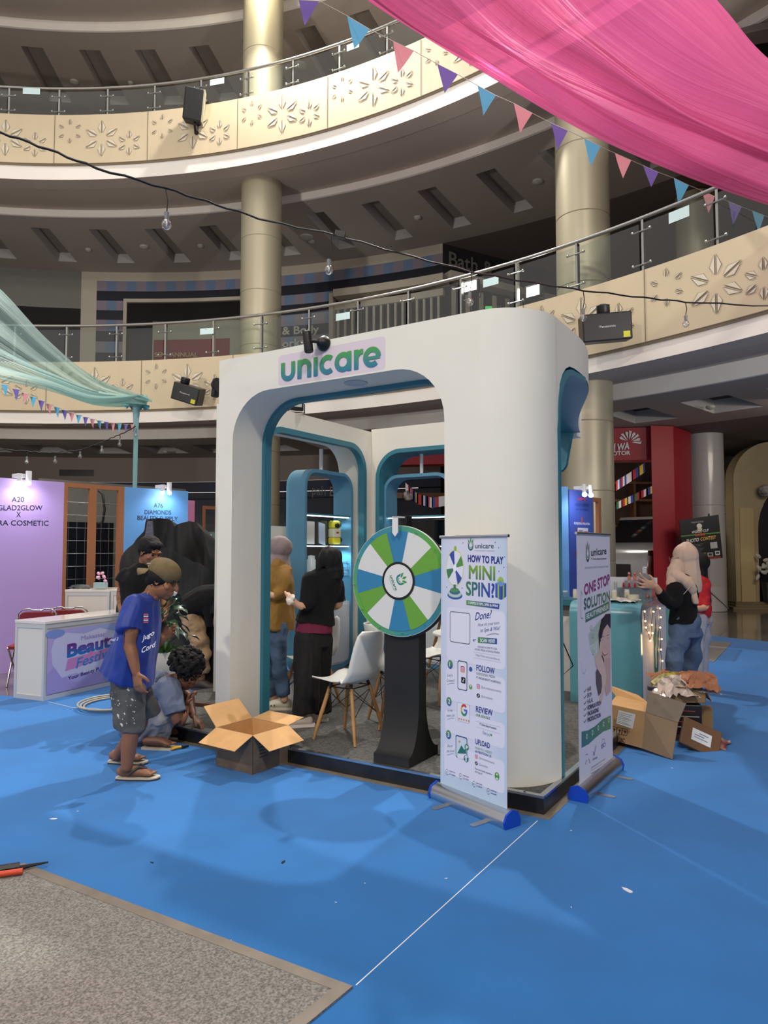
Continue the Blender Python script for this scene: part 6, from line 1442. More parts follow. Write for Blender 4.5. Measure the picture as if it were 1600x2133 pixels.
c = Blob(True); c.ell(f(0, -.025, .03), (.092, .108, .104), X); c.chain([(A(1458, 1178, Y8), .09, .08), (A(1463, 1215, Y8), .10, .06), (A(1472, 1245, Y8 + .05), .07, .05), (A(1476, 1268, Y8 + .05), .04, .035)], (.55, .85, 0)); c.build('long_hair', HAIRB, wm4, .009, 2, .012, (20, 20, 4))
c = Blob(True); c.chain([(A(1455, 1205, Y8), .14, .09), (A(1457, 1235, Y8), .145, .11), (A(1458, 1284, Y8), .14, .12)], (.55, .85, 0)); c.chain([(A(1466, 1212, Y8 - .1), .065), (A(1469, 1262, Y8 - .13), .052)]); c.build('red_top', M('top_red', rgb(178, 22, 32), .75), wm4, .009, 2, .02, (9, 9, 12))
c = Blob(True)
for px, dy in ((1452, -.08), (1462, .1)): c.chain([(A(px + 2, 1290, Y8 + dy * .7), .10), (A(px - 1, 1370, Y8 + dy), .075), (A(px, 1420, Y8 + dy), .062)])
c.build('pale_jeans', M('jeans_pale', rgb(160, 164, 176), .85, var=.1, scale=6), wm4, .01, 2, .02, (8, 8, 8))

for o in (man, man2, man3, man4, wm1, wm2, wm3, wm4): tuck(o)
# ================================================================ left side: counters, booth panels, plant, covered goods
ALF = M('frame_white', rgb(206, 208, 210), .35, .3); PANW = M('panel_white', rgb(216, 212, 204), .5)
def counter(label, p, rz, w, d, h, frontmat=None, door=False):
    t = thing('display_counter', label, 'counter', (p[0], p[1], .0065), rz); e = .03
    mb = MB()
    for x in (0, w - e):
        for y in (0, d - e): mb.box(x, x + e, y, y + e, 0, h - .03)
    for z0, z1 in ((.0, .045), (h - .075, h - .03)): mb.box(e, w - e, .002, e - .002, z0, z1).box(.002, e - .002, e, d - e, z0, z1).box(w - e + .002, w - .002, e, d - e, z0, z1)
    mb.build('frame', ALF, t)
    MB().box(e, w - e, .010, .016, .045, h - .075).build('front_panel', PANW, t); MB().box(.010, .016, e, d - e, .045, h - .075).build('side_panel', PANW, t); MB().box(w - .016, w - .010, e, d - e, .045, h - .075).build('side_panel', PANW, t)
    MB().box(-.004, w + .004, -.004, d + .004, h - .03, h).build('counter_top', M('top_white', rgb(222, 216, 208), .15, coat=.4), t, bevel=.003)
    return t
# counter with the festival print: near corner at the carpet edge
p = G(90, 1462); q = G(206, 1432); az = R_(90 - 23.5)
ct = counter('white display counter with the Beauty Festival print on its front, at the left edge', p, az, 1.35, .42, .79)
dx = Vector((math.cos(az), math.sin(az), 0)); pl = Plane(p, p + dx * 1.35)
pr = Print(pl, .0004); h0, h1 = .06, .70
W_ = 1.30
pr.rect(.035, W_, h0, h1, lambda x, z: lerp(rgb(176, 160, 216), rgb(128, 164, 214), x * .8), nx=8, ny=4)
def wave(pts, c): pr.poly(pts, c)
wave([(.035, h0), (.035, .26), (.12, .33), (.22, .28), (.30, .16), (.45, .12), (.60, .20), (.80, .16), (1.0, .22), (W_, .12), (W_, h0)], rgb(160, 150, 210))
wave([(.12, .60), (.25, .66), (.5, .62), (.72, .66), (.95, .60), (1.2, .66), (1.28, .5), (1.24, .3), (1.1, .18), (.8, .22), (.6, .18), (.4, .22), (.22, .2), (.1, .35), (.08, .5)], rgb(190, 192, 226))
pr.circ(.13, .66, .12, rgb(120, 144, 208), ry=.045); pr.circ(1.0, .10, .22, rgb(118, 148, 210), ry=.05)
wave([(.26, .26), (.95, .34), (.98, .44), (.29, .38)], rgb(190, 130, 190))
pr.text('Makassar', .46, .555, .80, .565, .045, rgb(150, 140, 196), bold=.03)
pr.text('Beauty', .28, .40, .99, .45, .13, lambda x, z: lerp(rgb(30, 110, 190), rgb(98, 40, 130), (z - .42) / .10), bold=.05)
pr.text('Festival', .40, .27, .93, .34, .10, rgb(48, 124, 196), bold=.015, shear=.25)
pr.circ(.60, .41, .02, rgb(220, 110, 170), n=5)
pr.text('Your Beauty Playground', .30, .165, .98, .225, .035, rgb(70, 50, 120), bold=.03)
pr.build('printed_front', ct, (0, -.0005, -.0065))
RED = M('chair_red', rgb(120, 16, 26), .5); CHR = M('chrome', rgb(200, 198, 194), .12, 1.0)
def red_chair(label, x, y, rz):
    t = thing('folding_chair', label, 'chair', (x, y, .001), rz)
    MB().prism(rrect(-.19, .19, .56, .80, .07, 5), -.02, .02, 'y').build('backrest', RED, t, bevel=.01); MB().prism(rrect(-.2, .2, -.02, .38, .05, 5), .42, .46, 'z').build('seat', RED, t, bevel=.01)
    MB().tube([(-.21, .30, 0), (-.215, .02, .50), (-.205, 0, .78), (-.16, 0, .825), (-.08, 0, .832), (-.05, 0, .815), (.05, 0, .815), (.08, 0, .832), (.16, 0, .825), (.205, 0, .78), (.215, .02, .50), (.21, .30, 0)], .011, 8).tube([(-.19, -.02, 0), (-.19, .36, .44)], .011, 8).tube([(.19, -.02, 0), (.19, .36, .44)], .011, 8).build('chrome_frame', CHR, t, smooth=50)
    return t
for px, lb in ((77, 'red folding chair behind the festival counter, nearer its outer left end'), (143, 'red folding chair behind the festival counter, nearer the white counters')):
    p_ = A(px, 1300, 8.25 + (px - 77) * .004); red_chair(lb, p_.x, p_.y, R_(180 + 10))
# booth panel walls in a row
PW = lambda s: Vector((-4.72 + .643 * s, 8.72 + .766 * s, 0)); paz = math.atan2(.766, .643); PH = 2.40
def panelwall(label, s0, s1, mat, name='panel_wall'):
    o = thing(name, label, 'panel', PW(s0), paz); MB().box(0, s1 - s0, 0, .04, .001, PH).build('panel', mat, o); return o
LIL = M('panel_lilac', rgb(176, 150, 212), .55); SKY = M('panel_sky', rgb(98, 156, 216), .55); PNK = M('panel_pink', rgb(232, 150, 196), .55); FRW = M('timber_frame', rgb(150, 96, 62), .6)
pl = Plane(PW(0), PW(4)); s_of = lambda px: pl.at(px, 1100)[0]
sa, sb, sc, sd = s_of(-220), s_of(132), s_of(258), s_of(391)
w1 = panelwall('tall lilac booth wall lettered A20 GLAD2GLOW at the left edge', sa, sb, LIL)
w2 = panelwall('sky blue booth wall lettered A76 DIAMONDS BEAUTY SUPPLY behind the black covers', sc, sd, SKY)
INK = rgb(34, 36, 60)
def walltext(w, s0, items):
    pr = Print(pl, .0006)
    for t_, a_, b_, hp in items: pr.tp(t_, a_, b_, hp, INK, bold=.01)
    for i in range(len(pr.v)): v = pr.v[i]; pr.v[i] = (v[0] - s0, v[1] - .001, v[2])
    pr.build('lettering', w)
walltext(w1, sa, [('A20', (24, 1046), (50, 1045.5), 11), ('GLAD2GLOW', (-5, 1063), (88, 1063), 11), ('X', (34, 1077), (43, 1077), 11), ('AURA COSMETIC', (-30, 1094), (101, 1095), 11)])
walltext(w2, sc, [('A76', (320, 1057), (339, 1058), 9), ('DIAMONDS', (301, 1071), (356, 1072), 9), ('BEAUTY SUPPLY', (286, 1083), (370, 1085), 9)])
fr = thing('timber_frame', 'brown timber frame between the lilac and the sky blue booth walls', 'frame', PW(sb), paz); wd_ = sc - sb
xm = s_of(193) - sb
MB().box(0, .05, 0, .05, .001, PH).box(xm - .05, xm + .05, 0, .05, .001, PH - .06).box(wd_ - .09, wd_, 0, .05, .001, PH).box(.05, wd_ - .09, 0, .05, PH - .06, PH).build('posts', FRW, fr)
# wire grid panel behind the frame
gp = thing('wire_grid', 'grey wire grid leaning behind the timber frame', 'grid', PW(sb + .05) + Vector((-.3, .45, 0)), paz); mb = MB()
for k in range(15): mb.tube([(.12 * k, 0, .2), (.12 * k, 0, 2.25)], .003, 4)
for k in range(12): mb.tube([(0, 0, .2 + .18 * k), (1.7, 0, .2 + .18 * k)], .003, 4)
mb.build('grid_wires', M('wire_grey', rgb(120, 120, 122), .4, .6), gp)
o = MB().tube([A(206, 1022, 10.6), A(214, 1030, 10.6), A(218, 1062, 10.6), A(214, 1086, 10.6), A(206, 1092, 10.6)], .02, 8).build('black_hook', BLACK, None, smooth=50); tag(o, 'black curved bar hanging inside the timber frame', 'bar')
mb = MB(); X_ = Matrix.Translation(PW(sb + .0) + Vector((-.9, 1.6, 0))) @ Matrix.Rotation(paz, 4, 'Z')
mb.box(-.2, 2.4, 0, .05, 0, 2.6, 0, X_); struct(mb.build('wall_shop_left', M('shop_panel', rgb(100, 98, 92), .6, var=.1, scale=.8)))
mb = MB(); mb.box(.1, 1.0, -.03, -.01, .9, 1.95, 0, X_); struct(mb.build('window_3', M('window_black', rgb(14, 13, 12), .2)))
# twin wall lights
BULB = M('lamp_white', (1, 1, 1), emit=(.92, .95, 1), estr=30); LW = M('lamp_body', rgb(226, 226, 230), .4)
def panel_lamp(label, s, z, power, color, off=.0):
    p = PW(s) if not off else off; t = thing('panel_lamp', label, 'lamp', (p.x, p.y, z), paz)
    MB().box(-.09, .01, -.10, .05, .0, .05).build('bracket', LW, t); MB().lathe([(.035, -.05), (.035, .09)], 16, 0, (.05, -.10, 0)).build('barrel', LW, t, smooth=40); MB().lathe([(.03, -.05), (.03, .05)], 16, 0, (-.07, -.12, 0)).build('barrel', LW, t, smooth=40)
    for x in (.05, -.07): MB().ball((x, -.11, -.07), (.03, .03, .022), 0, 12).build('bulb', BULB, t, smooth=60)
    c = Vector((p.x, p.y, z)) + Matrix.Rotation(paz, 3, 'Z') @ Vector((0, -.24, -.05)); spot('panel_lamp_beam', c, c + Vector((.0, .05, -1)) + Matrix.Rotation(paz, 3, 'Z') @ Vector((0, .32, 0)), power, 150, color, .03, .8)
panel_lamp('pair of glaring white lamps clipped on top of the lilac booth wall', s_of(41), PH + .01, 13, (.95, .95, 1)); panel_lamp('pair of glaring white lamps clipped on top of the sky blue booth wall', s_of(337), PH + .01, 13, (.85, .93, 1))
# pink booth wall further back
p = A(391, 1100, 12.4); q = A(422, 1100, 12.7); t = thing('panel_wall', 'pink booth wall lettered CHA, further back beside the sky blue one', 'panel', (p.x - .5, p.y - .3, 0), math.atan2(q.y - p.y, q.x - p.x)); w_ = (q - p).length + .58
MB().box(0, w_, 0, .04, .001, 2.40).build('panel', PNK, t); pr = Print(None, .0006); pr.text('CHA', w_ - .22, 1.95, w_ - .08, 1.95, .055, rgb(170, 90, 140)); pr.build('lettering', t, (0, -.002, 0))
t = thing('timber_frame', 'brown timber frame beside the pink booth wall', 'frame', (A(424, 1100, 12.9).x, 12.9, 0), .8); MB().box(0, .7, 0, .04, 2.25, 2.31).box(.26, .34, 0, .04, .001, 2.25).box(0, .04, 0, .04, .001, 2.25).build('posts', FRW, t)
p = A(424, 1108, 11.2)
t = thing('market_stall', 'stall with a green and white scalloped awning beside the booth pillar', 'stall', (p.x, p.y, 0), 0); mb = MB(); mb.box(0, .8, 0, .5, p.z - .04, p.z)
t2 = mb.build('awning_top', M('awning_green', rgb(70, 90, 84), .6), t); MB().box(.02, .05, .02, .05, .001, p.z - .04).box(.74, .77, .02, .05, .001, p.z - .04).box(0, .8, 0, .5, .9, .94).build('stall_frame', ALF, t)
for k in range(6): mb = MB(); mb.prism([(.0 + .13 * k, 0), (.13 + .13 * k, 0), (.13 + .13 * k, -.15)] + arc(.065 + .13 * k, -.15, .065, 0, -180, 6) + [(.13 * k, -.15)], -.01, .0, 'y', 0, Matrix.Translation((0, 0, p.z - .04))); mb.build('scallop', [M('awning_white', rgb(216, 220, 204), .6), M('awning_green', (0, 0, 0))][k % 2], t)
# white counters behind
p = A(131, 1310, 8.75); az2 = R_(35)
c2 = counter('white counter of two bays standing in front of the timber frame, pink flowers on it', (p.x + .02, p.y), R_(-2), .55, .5, 1.02)
c3 = counter('white counter bay beside the first one, partly behind the man in black', (p.x + .60, p.y - .06), R_(-2), .85, .5, 1.03)
c4 = counter('white counter behind the potted plant and the bending person', (A(330, 1300, 7.9).x, 7.9), R_(8), .40, .5, 1.05)
t = thing('flower_box', 'small pale box with pink orchids on the white counter', 'flowers', A(208, 1220, 8.85), 0); t.location.z = 1.039
MB().box(-.06, .08, -.05, .05, 0, .07).build('box', M('box_pale', rgb(150, 176, 180), .4), t)
for k in range(7): rn = random.Random(k); MB().ball((rn.uniform(-.04, .06), rn.uniform(-.03, .03), .08 + rn.uniform(0, .13)), (.026, .016, .02), 0, 8, Matrix.Rotation(rn.uniform(0, 3), 4, 'Y')).build('blossom', M('orchid_pink', rgb(226, 170, 190), .6), t, smooth=60)
o = crumple(12, 8, .3, .14, .03, 16, 4, .05).build('black_cloth', DKP, None, (A(160, 1222, 8.9).x, 9.0, 1.026), 0, smooth=30); tag(o, 'crumpled black cloth on the first white counter', 'cloth')
# black covers over goods
COVER = M('cover_black', rgb(17, 17, 18), .7, bump=.2, bscale=14)
def cover(label, outline, Y, depth, seed):
    """fabric dropped over a row of goods; outline gives (px, py) of its top edge"""
    t = thing('dust_cover', label, 'cover', (A(outline[0][0], 1250, Y).x, Y, 0))
    o0 = Vector(t.location); P_ = [A(px, py, Y) - o0 for px, py in outline]
    def f(i, j):
        q = i * (len(P_) - 1); a_ = min(int(q), len(P_) - 2); p = P_[a_].lerp(P_[a_ + 1], q - a_)
        top = p.z; back = depth
        if j < .35: y = back * (1 - j / .35) ; z = top - .10 * (1 - j / .35)
        else: y = -.10 * ((j - .35) / .65) ** .7; z = top * (1 - (j - .35) / .65)
        n_ = noise.noise(Vector((p.x * 5 + seed, z * 2.2, seed))); n2 = noise.noise(Vector((p.x * 14 + seed, z * 3, seed * 2)))
        return (p.x + .02 * n2, y + .10 * n_ + .03 * n2, max(.001, z + .01 * n2))
    MB().grid(f, 60, 40).build('fabric', COVER, t, smooth=70, recalc=False); return t
cover('black dust cover over tall goods behind the man in black', [(250, 1160), (275, 1135), (296, 1108), (308, 1082), (330, 1079), (352, 1082), (362, 1098), (372, 1092), (392, 1086), (412, 1087), (424, 1108), (434, 1160), (434, 1200)], 8.3, .6, 3)
cover('lower black dust cover sloping down behind the bending person', [(338, 1142), (352, 1140), (380, 1158), (410, 1172), (440, 1185), (470, 1190), (500, 1200)], 7.95, .4, 8)
o = MB().prism([(-.05, 0), (.05, 0), (.035, .2), (-.02, .2)], -.02, .02, 'y').build('clear_bag', M('wrap_clear3', rgb(90, 90, 104), .3, bump=1, bscale=30, bdist=.01), None, A(311, 1122, 8.15), .1); tag(o, 'shiny clear plastic bag showing under the black cover', 'bag')
# potted plant
p = A(338, 1380, 6.14); t = thing('potted_plant', 'large leafy green plant in a tall white square planter', 'plant', (p.x, 6.14, .0065), .3)
MB().prism([(-.09, 0), (.09, 0), (.115, .64), (-.115, .64)], -.105, .105, 'y').build('planter', M('planter_white', rgb(206, 204, 196), .35), t, bevel=.006)
rn = random.Random(11); LEAF = M('leaf_green', rgb(34, 74, 36), .35, col2=rgb(20, 52, 26), scale=10, coat=.2)
def leaf(mb, base, d, ln, wd, droop):
    d = d.normalized(); sd = d.cross(Vector((0, 0, 1))).normalized()
    def f(i, j):
        w = wd * math.sin(math.pi * min(1, (j * .92 + .08))) ** .7 * (1 - .35 * j); x = (i - .5) * 2
        c_ = base + d * ln * j + Vector((0, 0, -droop * j * j)); return c_ + sd * x * w + Vector((0, 0, abs(x) * w * .35 + .012 * math.sin(j * 9) * abs(x)))
    mb.grid(f, 6, 10)
for k in range(26):
    a_ = k * 2.4; h = .70 + .36 * (k / 26); el = rn.uniform(.1, .7); d = Vector((math.cos(a_), math.sin(a_), el)); r_ = rn.uniform(.06, .13)
    base = Vector((.02 * math.cos(a_), .02 * math.sin(a_), h)); tip = base + Vector((math.cos(a_) * r_, math.sin(a_) * r_, .06)); mb = MB(); leaf(mb, tip, d, rn.uniform(.13, .21), rn.uniform(.045, .068), rn.uniform(.06, .16)); mb.tube([base, tip], .004, 5); mb.build('leaf', LEAF, t, smooth=60, recalc=False)
mb = MB(); mb.tube([(0, 0, .60), (.01, .01, .8), (-.01, 0, 1.04)], [.018, .015, .008], 8); mb.build('stem', M('stem_brown', rgb(70, 64, 34), .7), t)
mb = MB()
for k in range(260):
    a_ = rn.uniform(0, 6.28); r_ = rn.uniform(.02, .12); b_ = Vector((r_ * math.cos(a_), r_ * math.sin(a_), .64)); mb.tube([b_, b_ + Vector((rn.uniform(-.05, .05), rn.uniform(-.05, .05), rn.uniform(.02, .07)))], [.005, .001], 3)
g = mb.build('moss', M('moss_green', rgb(60, 104, 40), .8), t); g['kind'] = 'stuff'
# tools and cable coils on the carpet by the squatting man
CBL = M('cable_beige', rgb(170, 164, 148), .5); mb = MB()
c0 = G(245, 1470); 
for k in range(3): mb.tube([Vector((c0.x + (.30 + .02 * k) * math.cos(R_(a_)), c0.y - .02 * k + (.30 + .02 * k) * math.sin(R_(a_)) * 1.1, .02 + .015 * k + .10 * max(0, math.sin(R_(a_ + 60)) * (k % 2)))) for a_ in range(0, 360, 12)], .009, 8, closed=True)
o = mb.build('cable_coil', CBL, None, smooth=60); tag(o, 'coil of thick beige cable on the carpet behind the man in the blue jersey', 'cable')
mb = MB(); mb.tube([G(100, 1462, .01), G(150, 1474, .01), G(200, 1476, .01), G(240, 1484, .01), G(300, 1492, .01)], .004, 6); tag(mb.build('thin_cable', M('cable_pale', rgb(170, 196, 220), .5), None, smooth=60), 'thin pale cable trailing from the festival counter across the carpet', 'cable')
t = thing('pliers', 'yellow handled pliers on the carpet beside the platform edge', 'pliers', G(372, 1560, .0065), R_(25))
for sg in (-1, 1): MB().tube([(-.055, -.012 + sg * .022, .012), (-.02, sg * .014, .014), (.02, sg * .006, .014)], [.009, .010, .007], 8).build('handle', M('tool_yellow', rgb(206, 160, 40), .5), t, smooth=60)
MB().prism([(.02, -.014), (.035, -.016), (.075, -.004), (.075, .004), (.035, .016), (.02, .014)], .006, .02, 'z').build('jaws', BLACK, t)
t = thing('screwdriver', 'dark screwdriver lying under the squatting man\'s hand on the platform', 'tool', UV(3.1, .5, PZ + .001), R_(-20)); MB().tube([(0, 0, .014), (.11, 0, .014)], .013, 8).build('handle', M('tool_red', rgb(90, 30, 26), .5), t, smooth=50); MB().tube([(.11, 0, .014), (.24, 0, .014)], .004, 6).build('shaft', STEEL, t)
o = MB().prism([(-.9, -.04), (.2, -.02), (.28, .03), (-.8, .05)], 0, .03, 'z').build('wood_strip', M('wood_dark', rgb(84, 58, 42), .7, var=.3, scale=14), None, A(410, 1478, 6.5), R_(-24)); o.location.z = PZ + .001; tag(o, 'dark wooden strip lying on the platform beside the squatting man', 'wood')
# coloured cloth canopy with pole, left
FAB = sheermat('sheer_mint', rgb(176, 206, 204), .46, .12, .4, 12)
def drape(name, label, mat, top, bot, sag, nu=70, nv=40, wav=.10, seed=1.0):
    """cloth hung between two edges; top and bot are polylines of points"""
    def poly(P_, u): q = u * (len(P_) - 1); a_ = min(int(q), len(P_) - 2); fr = q - a_; fr = fr * fr * (3 - 2 * fr) if False else fr; return P_[a_].lerp(P_[a_ + 1], fr)
    def cr(P_, u):
        q = u * (len(P_) - 1); i = min(int(q), len(P_) - 2); t_ = q - i; p0, p1, p2, p3 = P_[max(i - 1, 0)], P_[i], P_[i + 1], P_[min(i + 2, len(P_) - 1)]
        return .5 * ((2 * p1) + (p2 - p0) * t_ + (2 * p0 - 5 * p1 + 4 * p2 - p3) * t_ * t_ + (3 * p1 - p0 - 3 * p2 + p3) * t_ ** 3)
    mb = MB(); mb.grid(lambda i, j: cr(top, i).lerp(cr(bot, i), j) + Vector((0, 0, -sag * math.sin(math.pi * j))) + Vector((0, wav * noise.noise(Vector((i * 1.5 + seed, j * 7, seed))), wav * noise.noise(Vector((i * 1.2, j * 8 + seed, 4))))), nu, nv)
    o = mb.build(name, mat, None, smooth=180, recalc=False); me = o.data; uv = me.uv_layers.new(name='UVMap'); w = nu + 1
    for lp_ in me.loops: vi = lp_.vertex_index; uv.data[lp_.index].uv = ((vi % w) / nu, (vi // w) / nv)
    return tag(o, label, 'fabric')
drape('sheer_canopy', 'pale mint sheer cloth swooping down to its pole at the left', FAB, [A(-260, 420, 8.2), A(-80, 540, 8.8), A(0, 606, 9.1), A(100, 712, 9.6), A(200, 788, 10.2), A(316, 828, 10.9)], [A(-300, 690, 7.4), A(-80, 770, 8.2), A(0, 792, 8.6), A(100, 812, 9.2), A(200, 838, 9.9), A(300, 832, 10.85)], .05, wav=.16, seed=3)
p = A(283, 900, 10.9); t = thing('canopy_pole', 'slim pole wrapped in mint cloth holding the end of the sheer canopy', 'pole', (p.x, 10.9, 0)); zt_ = A(283, 834, 10.9).z
MB().lathe([(.034, .001), (.034, zt_ - .55), (.045, zt_ - .3), (.06, zt_ - .05), (.04, zt_)], 14).build('wrapped_pole', M('wrap_mint', rgb(130, 172, 176), .7), t, smooth=50)
MB().grid(lambda i, j: ((.06 + .12 * j + .02 * math.sin(i * 62)) * math.cos(6.2832 * i), (.06 + .12 * j + .02 * math.sin(i * 62)) * math.sin(6.2832 * i), zt_ - .04 - .06 * j + .03 * math.sin(i * 62 + 1) * j), 60, 4).build('cloth_ruffle', M('ruffle_mint', rgb(90, 164, 178), .7), t, smooth=180, recalc=False)
# black and orange tool at the edge of the grey carpet
t = thing('hand_tool', 'orange handled tool with black brush lying at the corner of the grey carpet', 'tool', G(12, 1826, .014), R_(20)); MB().tube([(-.12, 0, .015), (.07, 0, .015)], .014, 8).build('handle', M('tool_orange', rgb(206, 70, 34), .5), t, smooth=50)
MB().tube([(.04, .045, .012), (.10, .06, .012), (.17, .075, .01)], [.012, .008, .004], 6).tube([(-.05, .05, .02), (.05, .055, .02)], .016, 6).build('black_head', BLACK, t, smooth=50)
# litter flecks on the blue carpet
fl_pts = [(112, 1706, .012), (590, 1796, .010), (317, 1797, .006), (162, 1690, .004), (1308, 1855, .018), (930, 1830, .004), (1190, 1890, .003), (700, 1880, .003), (480, 1960, .004), (1400, 1600, .004), (1190, 1730, .004), (760, 1840, .003)]
for k, (px, py, r_) in enumerate(fl_pts):
    p = G(px, py, .0068); o = MB().prism([(r_ * 1.8 * math.cos(q * 1.05) * (1 + .3 * math.sin(q * 3 + k)), r_ * .7 * math.sin(q * 1.05)) for q in range(6)], 0, .002, 'z').build('scrap', M('scrap_white', rgb(214, 220, 228), .7) if k not in (1, 2) else BLACK, None, p, k * 1.3); tag(o, ('torn white scrap on the carpet left of the standing man\'s shadow', '', '', 'white fleck on the carpet just above the torn scrap', 'curled white scrap on the open carpet at the right', 'white fleck on the carpet right of the seam string', 'white fleck on the carpet far right of the seam', 'white fleck on the carpet left of the seam string, low down', 'white fleck close to the taped edge of the grey carpet', 'white fleck on the carpet in front of the carton pile', 'white fleck on the carpet by the foot of the right banner', 'white fleck on the carpet below the prize wheel')[k], 'scrap', 'scraps scattered on the blue carpet')
    if k in (1, 2): o['label'] = 'small black scrap on the open blue carpet, ' + ('midway to the grey carpet' if k == 1 else 'near the left carpet corner')
# ================================================================ right side: product counter and the shops behind
t = thing('product_counter', 'teal counter with rounded corners, white side panel and sprout emblem', 'counter', UV(0, 0, 0), BA)
CU0, CU1, CV0, CV1, CZ = -.66, -.02, 2.59, 3.98, 1.035
prof = [(CV0, PZ + .001)] + arc(CV0 + .12, CZ - .12, .12, 180, 90, 8) + arc(CV1 - .12, CZ - .12, .12, 90, 0, 8) + [(CV1, PZ + .001)]
inn = [(CV1 - .06, PZ + .001)] + arc(CV1 - .12, CZ - .12, .06, 0, 90, 8) + arc(CV0 + .12, CZ - .12, .06, 90, 180, 8) + [(CV0 + .06, PZ + .001)]
MB().prism(prof + inn, CU0, CU1, 'x').build('teal_shell', M('counter_teal', rgb(88, 148, 162), .25, coat=.3), t, smooth=35)
MB().box(CU0 + .02, CU1 - .035, CV0 + .062, CV1 - .062, PZ + .001, CZ - .062).build('side_panel', M('panel_offwhite', rgb(214, 212, 218), .6), t)  # plain off-white board
PR_ = Plane(UV(.055, CV0 + .1), UV(.055, CV1)); pr = Print(None, .0008)
EG = rgb(40, 120, 70)
pr.rect(0, .01, 0, .01, rgb(220, 218, 226))
k0 = len(pr.v)
for w_, c_ in ((.115, rgb(232, 232, 236)), (.10, rgb(60, 90, 88)), (.088, EG)):
    pr.arcband(.52, .42, .045 if w_ == .088 else .04, w_, 180, 360, c_, q=1.6); pr.rect(.52 - w_, .52 - .045, .41, .60, c_); pr.rect(.52 + .045, .52 + w_, .41, .55, c_)
pr.poly([(.50, .56), (.54, .60), (.56, .72), (.53, .86), (.49, .72)], EG); pr.poly([(.435, .56), (.47, .60), (.46, .74), (.41, .66)], EG); pr.poly([(.60, .52), (.64, .62), (.66, .74), (.60, .66)], EG)
o = pr.build('emblem', t, (CU1 - .034, CV0 + .28, 0), R_(90)); lab(o, 'green sprout emblem on the white side panel')
WARM = M('fairy_warm', (1, .7, .3), emit=(1, .62, .22), estr=11); WIRE = M('wire_dark', rgb(60, 50, 40), .5)
fl_ = thing('fairy_lights', 'warm fairy lights strung over the side panel of the teal counter', 'lights', UV(0, 0, 0), BA); rn = random.Random(4); mb = MB(); pts = []
for y_, z_ in ((2.84, .95), (2.86, .86), (2.88, .80), (3.0, .74), (3.06, .66), (3.16, .72), (3.14, .80), (3.22, .92), (3.52, .93), (3.56, .84), (3.52, .74), (3.58, .62), (3.54, .52), (3.60, .40), (3.54, .28), (3.58, .18), (3.40, .12), (3.20, .14)): pts.append(Vector((CU1 - .022, y_, z_)))
mb.tube(pts, .0025, 5); mb.build('wire', WIRE, fl_)
for p in pts: MB().ball(p + Vector((.006, 0, 0)), .008, 0, 8).build('bulb', WARM, fl_)
pl_ = bpy.data.lights.new('fairy_glow', 'POINT'); pl_.energy = 1.8; pl_.color = (1, .65, .3); pl_.shadow_soft_size = .1; o = bpy.data.objects.new('fairy_glow', pl_); COL.objects.link(o); o.location = UV(-.12, 3.2, .6)
# back run of the counter
t = thing('product_counter', 'narrow teal topped back counter with white front, left of the big teal counter', 'counter', UV(0, 0, 0), BA)
MB().box(-1.9, -.70, 3.00, 3.30, .955, 1.03).build('counter_top', TEAL, t, bevel=.01); MB().box(-1.88, -.72, 3.04, 3.28, PZ + .001, .85).build('base', PANW, t); MB().box(-1.88, -.72, 3.06, 3.26, .85, .954).build('rail', M('rail_grey', rgb(120, 116, 112), .5), t)
# labware and cosmetics on the counters
LIQ = M('liquid_gold', rgb(206, 172, 60), .1, trans=.2); CLEAR = glassmat('lab_glass', (.9, .93, .93), .16, .05)
def flask(label, loc, s=1.0, level=.45):
    t = thing('flask', label, 'flask', loc); R0, H0 = .042 * s, .13 * s
    MB().lathe([(R0 * .9, 0), (R0, .006 * s), (.30 * R0, H0 * .72), (.30 * R0, H0 * .97), (.36 * R0, H0)], 20).build('glass_body', CLEAR, t, smooth=40)
    lv = H0 * level; rt = R0 + (.30 * R0 - R0) * (lv / (H0 * .72))
    MB().lathe([(R0 * .86, .002), (R0 * .93, .008), (rt * .93, lv)], 20).build('liquid', LIQ, t, smooth=40)
    MB().lathe([(.24 * R0, H0 * .96), (.34 * R0, H0 * 1.10)], 14).build('stopper', M('stopper_pale', rgb(206, 206, 196), .5), t); return t
flask('conical flask of golden liquid on the back counter, close to the front pillar', UV(.97, 3.12, 1.031), 1.35, .5)
def tub(name, label, cat, p, r, h, mat, cap=None):
    t = thing(name, label, cat, p); MB().lathe([(r, 0), (r, h * .8), (r * .8, h * .86)], 16).build('body', mat, t, smooth=40)
    MB().lathe([(r * .85, h * .8), (r * .85, h)], 16).build('cap', cap or LW, t); return t
CRM = M('jar_cream', rgb(220, 214, 190), .4)
tub('beaker', 'small clear beaker beside the golden flask on the back counter', 'beaker', UV(.86, 3.10, 1.031), .028, .07, CLEAR)
tub('bottle', 'small cream bottle half behind the roll-up banner on the back counter', 'bottle', UV(.76, 3.1, 1.031), .022, .09, CRM)
def cp_(u, v): return UV(u, v, CZ + .001)
for k, (u, v, s, lv, lb) in enumerate(((.50, 2.80, 1.15, .3, 'conical flask with a pale blue strip, nearest the banner on the teal counter'), (.42, 2.83, 1.25, .55, 'conical flask of amber liquid in the middle of the teal counter'), (.34, 3.02, 1.2, .2, 'nearly empty conical flask at the back of the teal counter'))): flask(lb, cp_(u, v), s, lv)
for u, v, lb in ((.56, 2.74, 'cream jar on the teal counter at the edge of the roll-up banner'), (.45, 2.90, 'cream jar between two flasks on the teal counter'), (.33, 2.92, 'cream jar just right of the amber flask'), (.24, 3.04, 'cream jar at the right end of the flasks')): tub('jar', lb, 'jar', cp_(u, v), .026, .10, CRM)
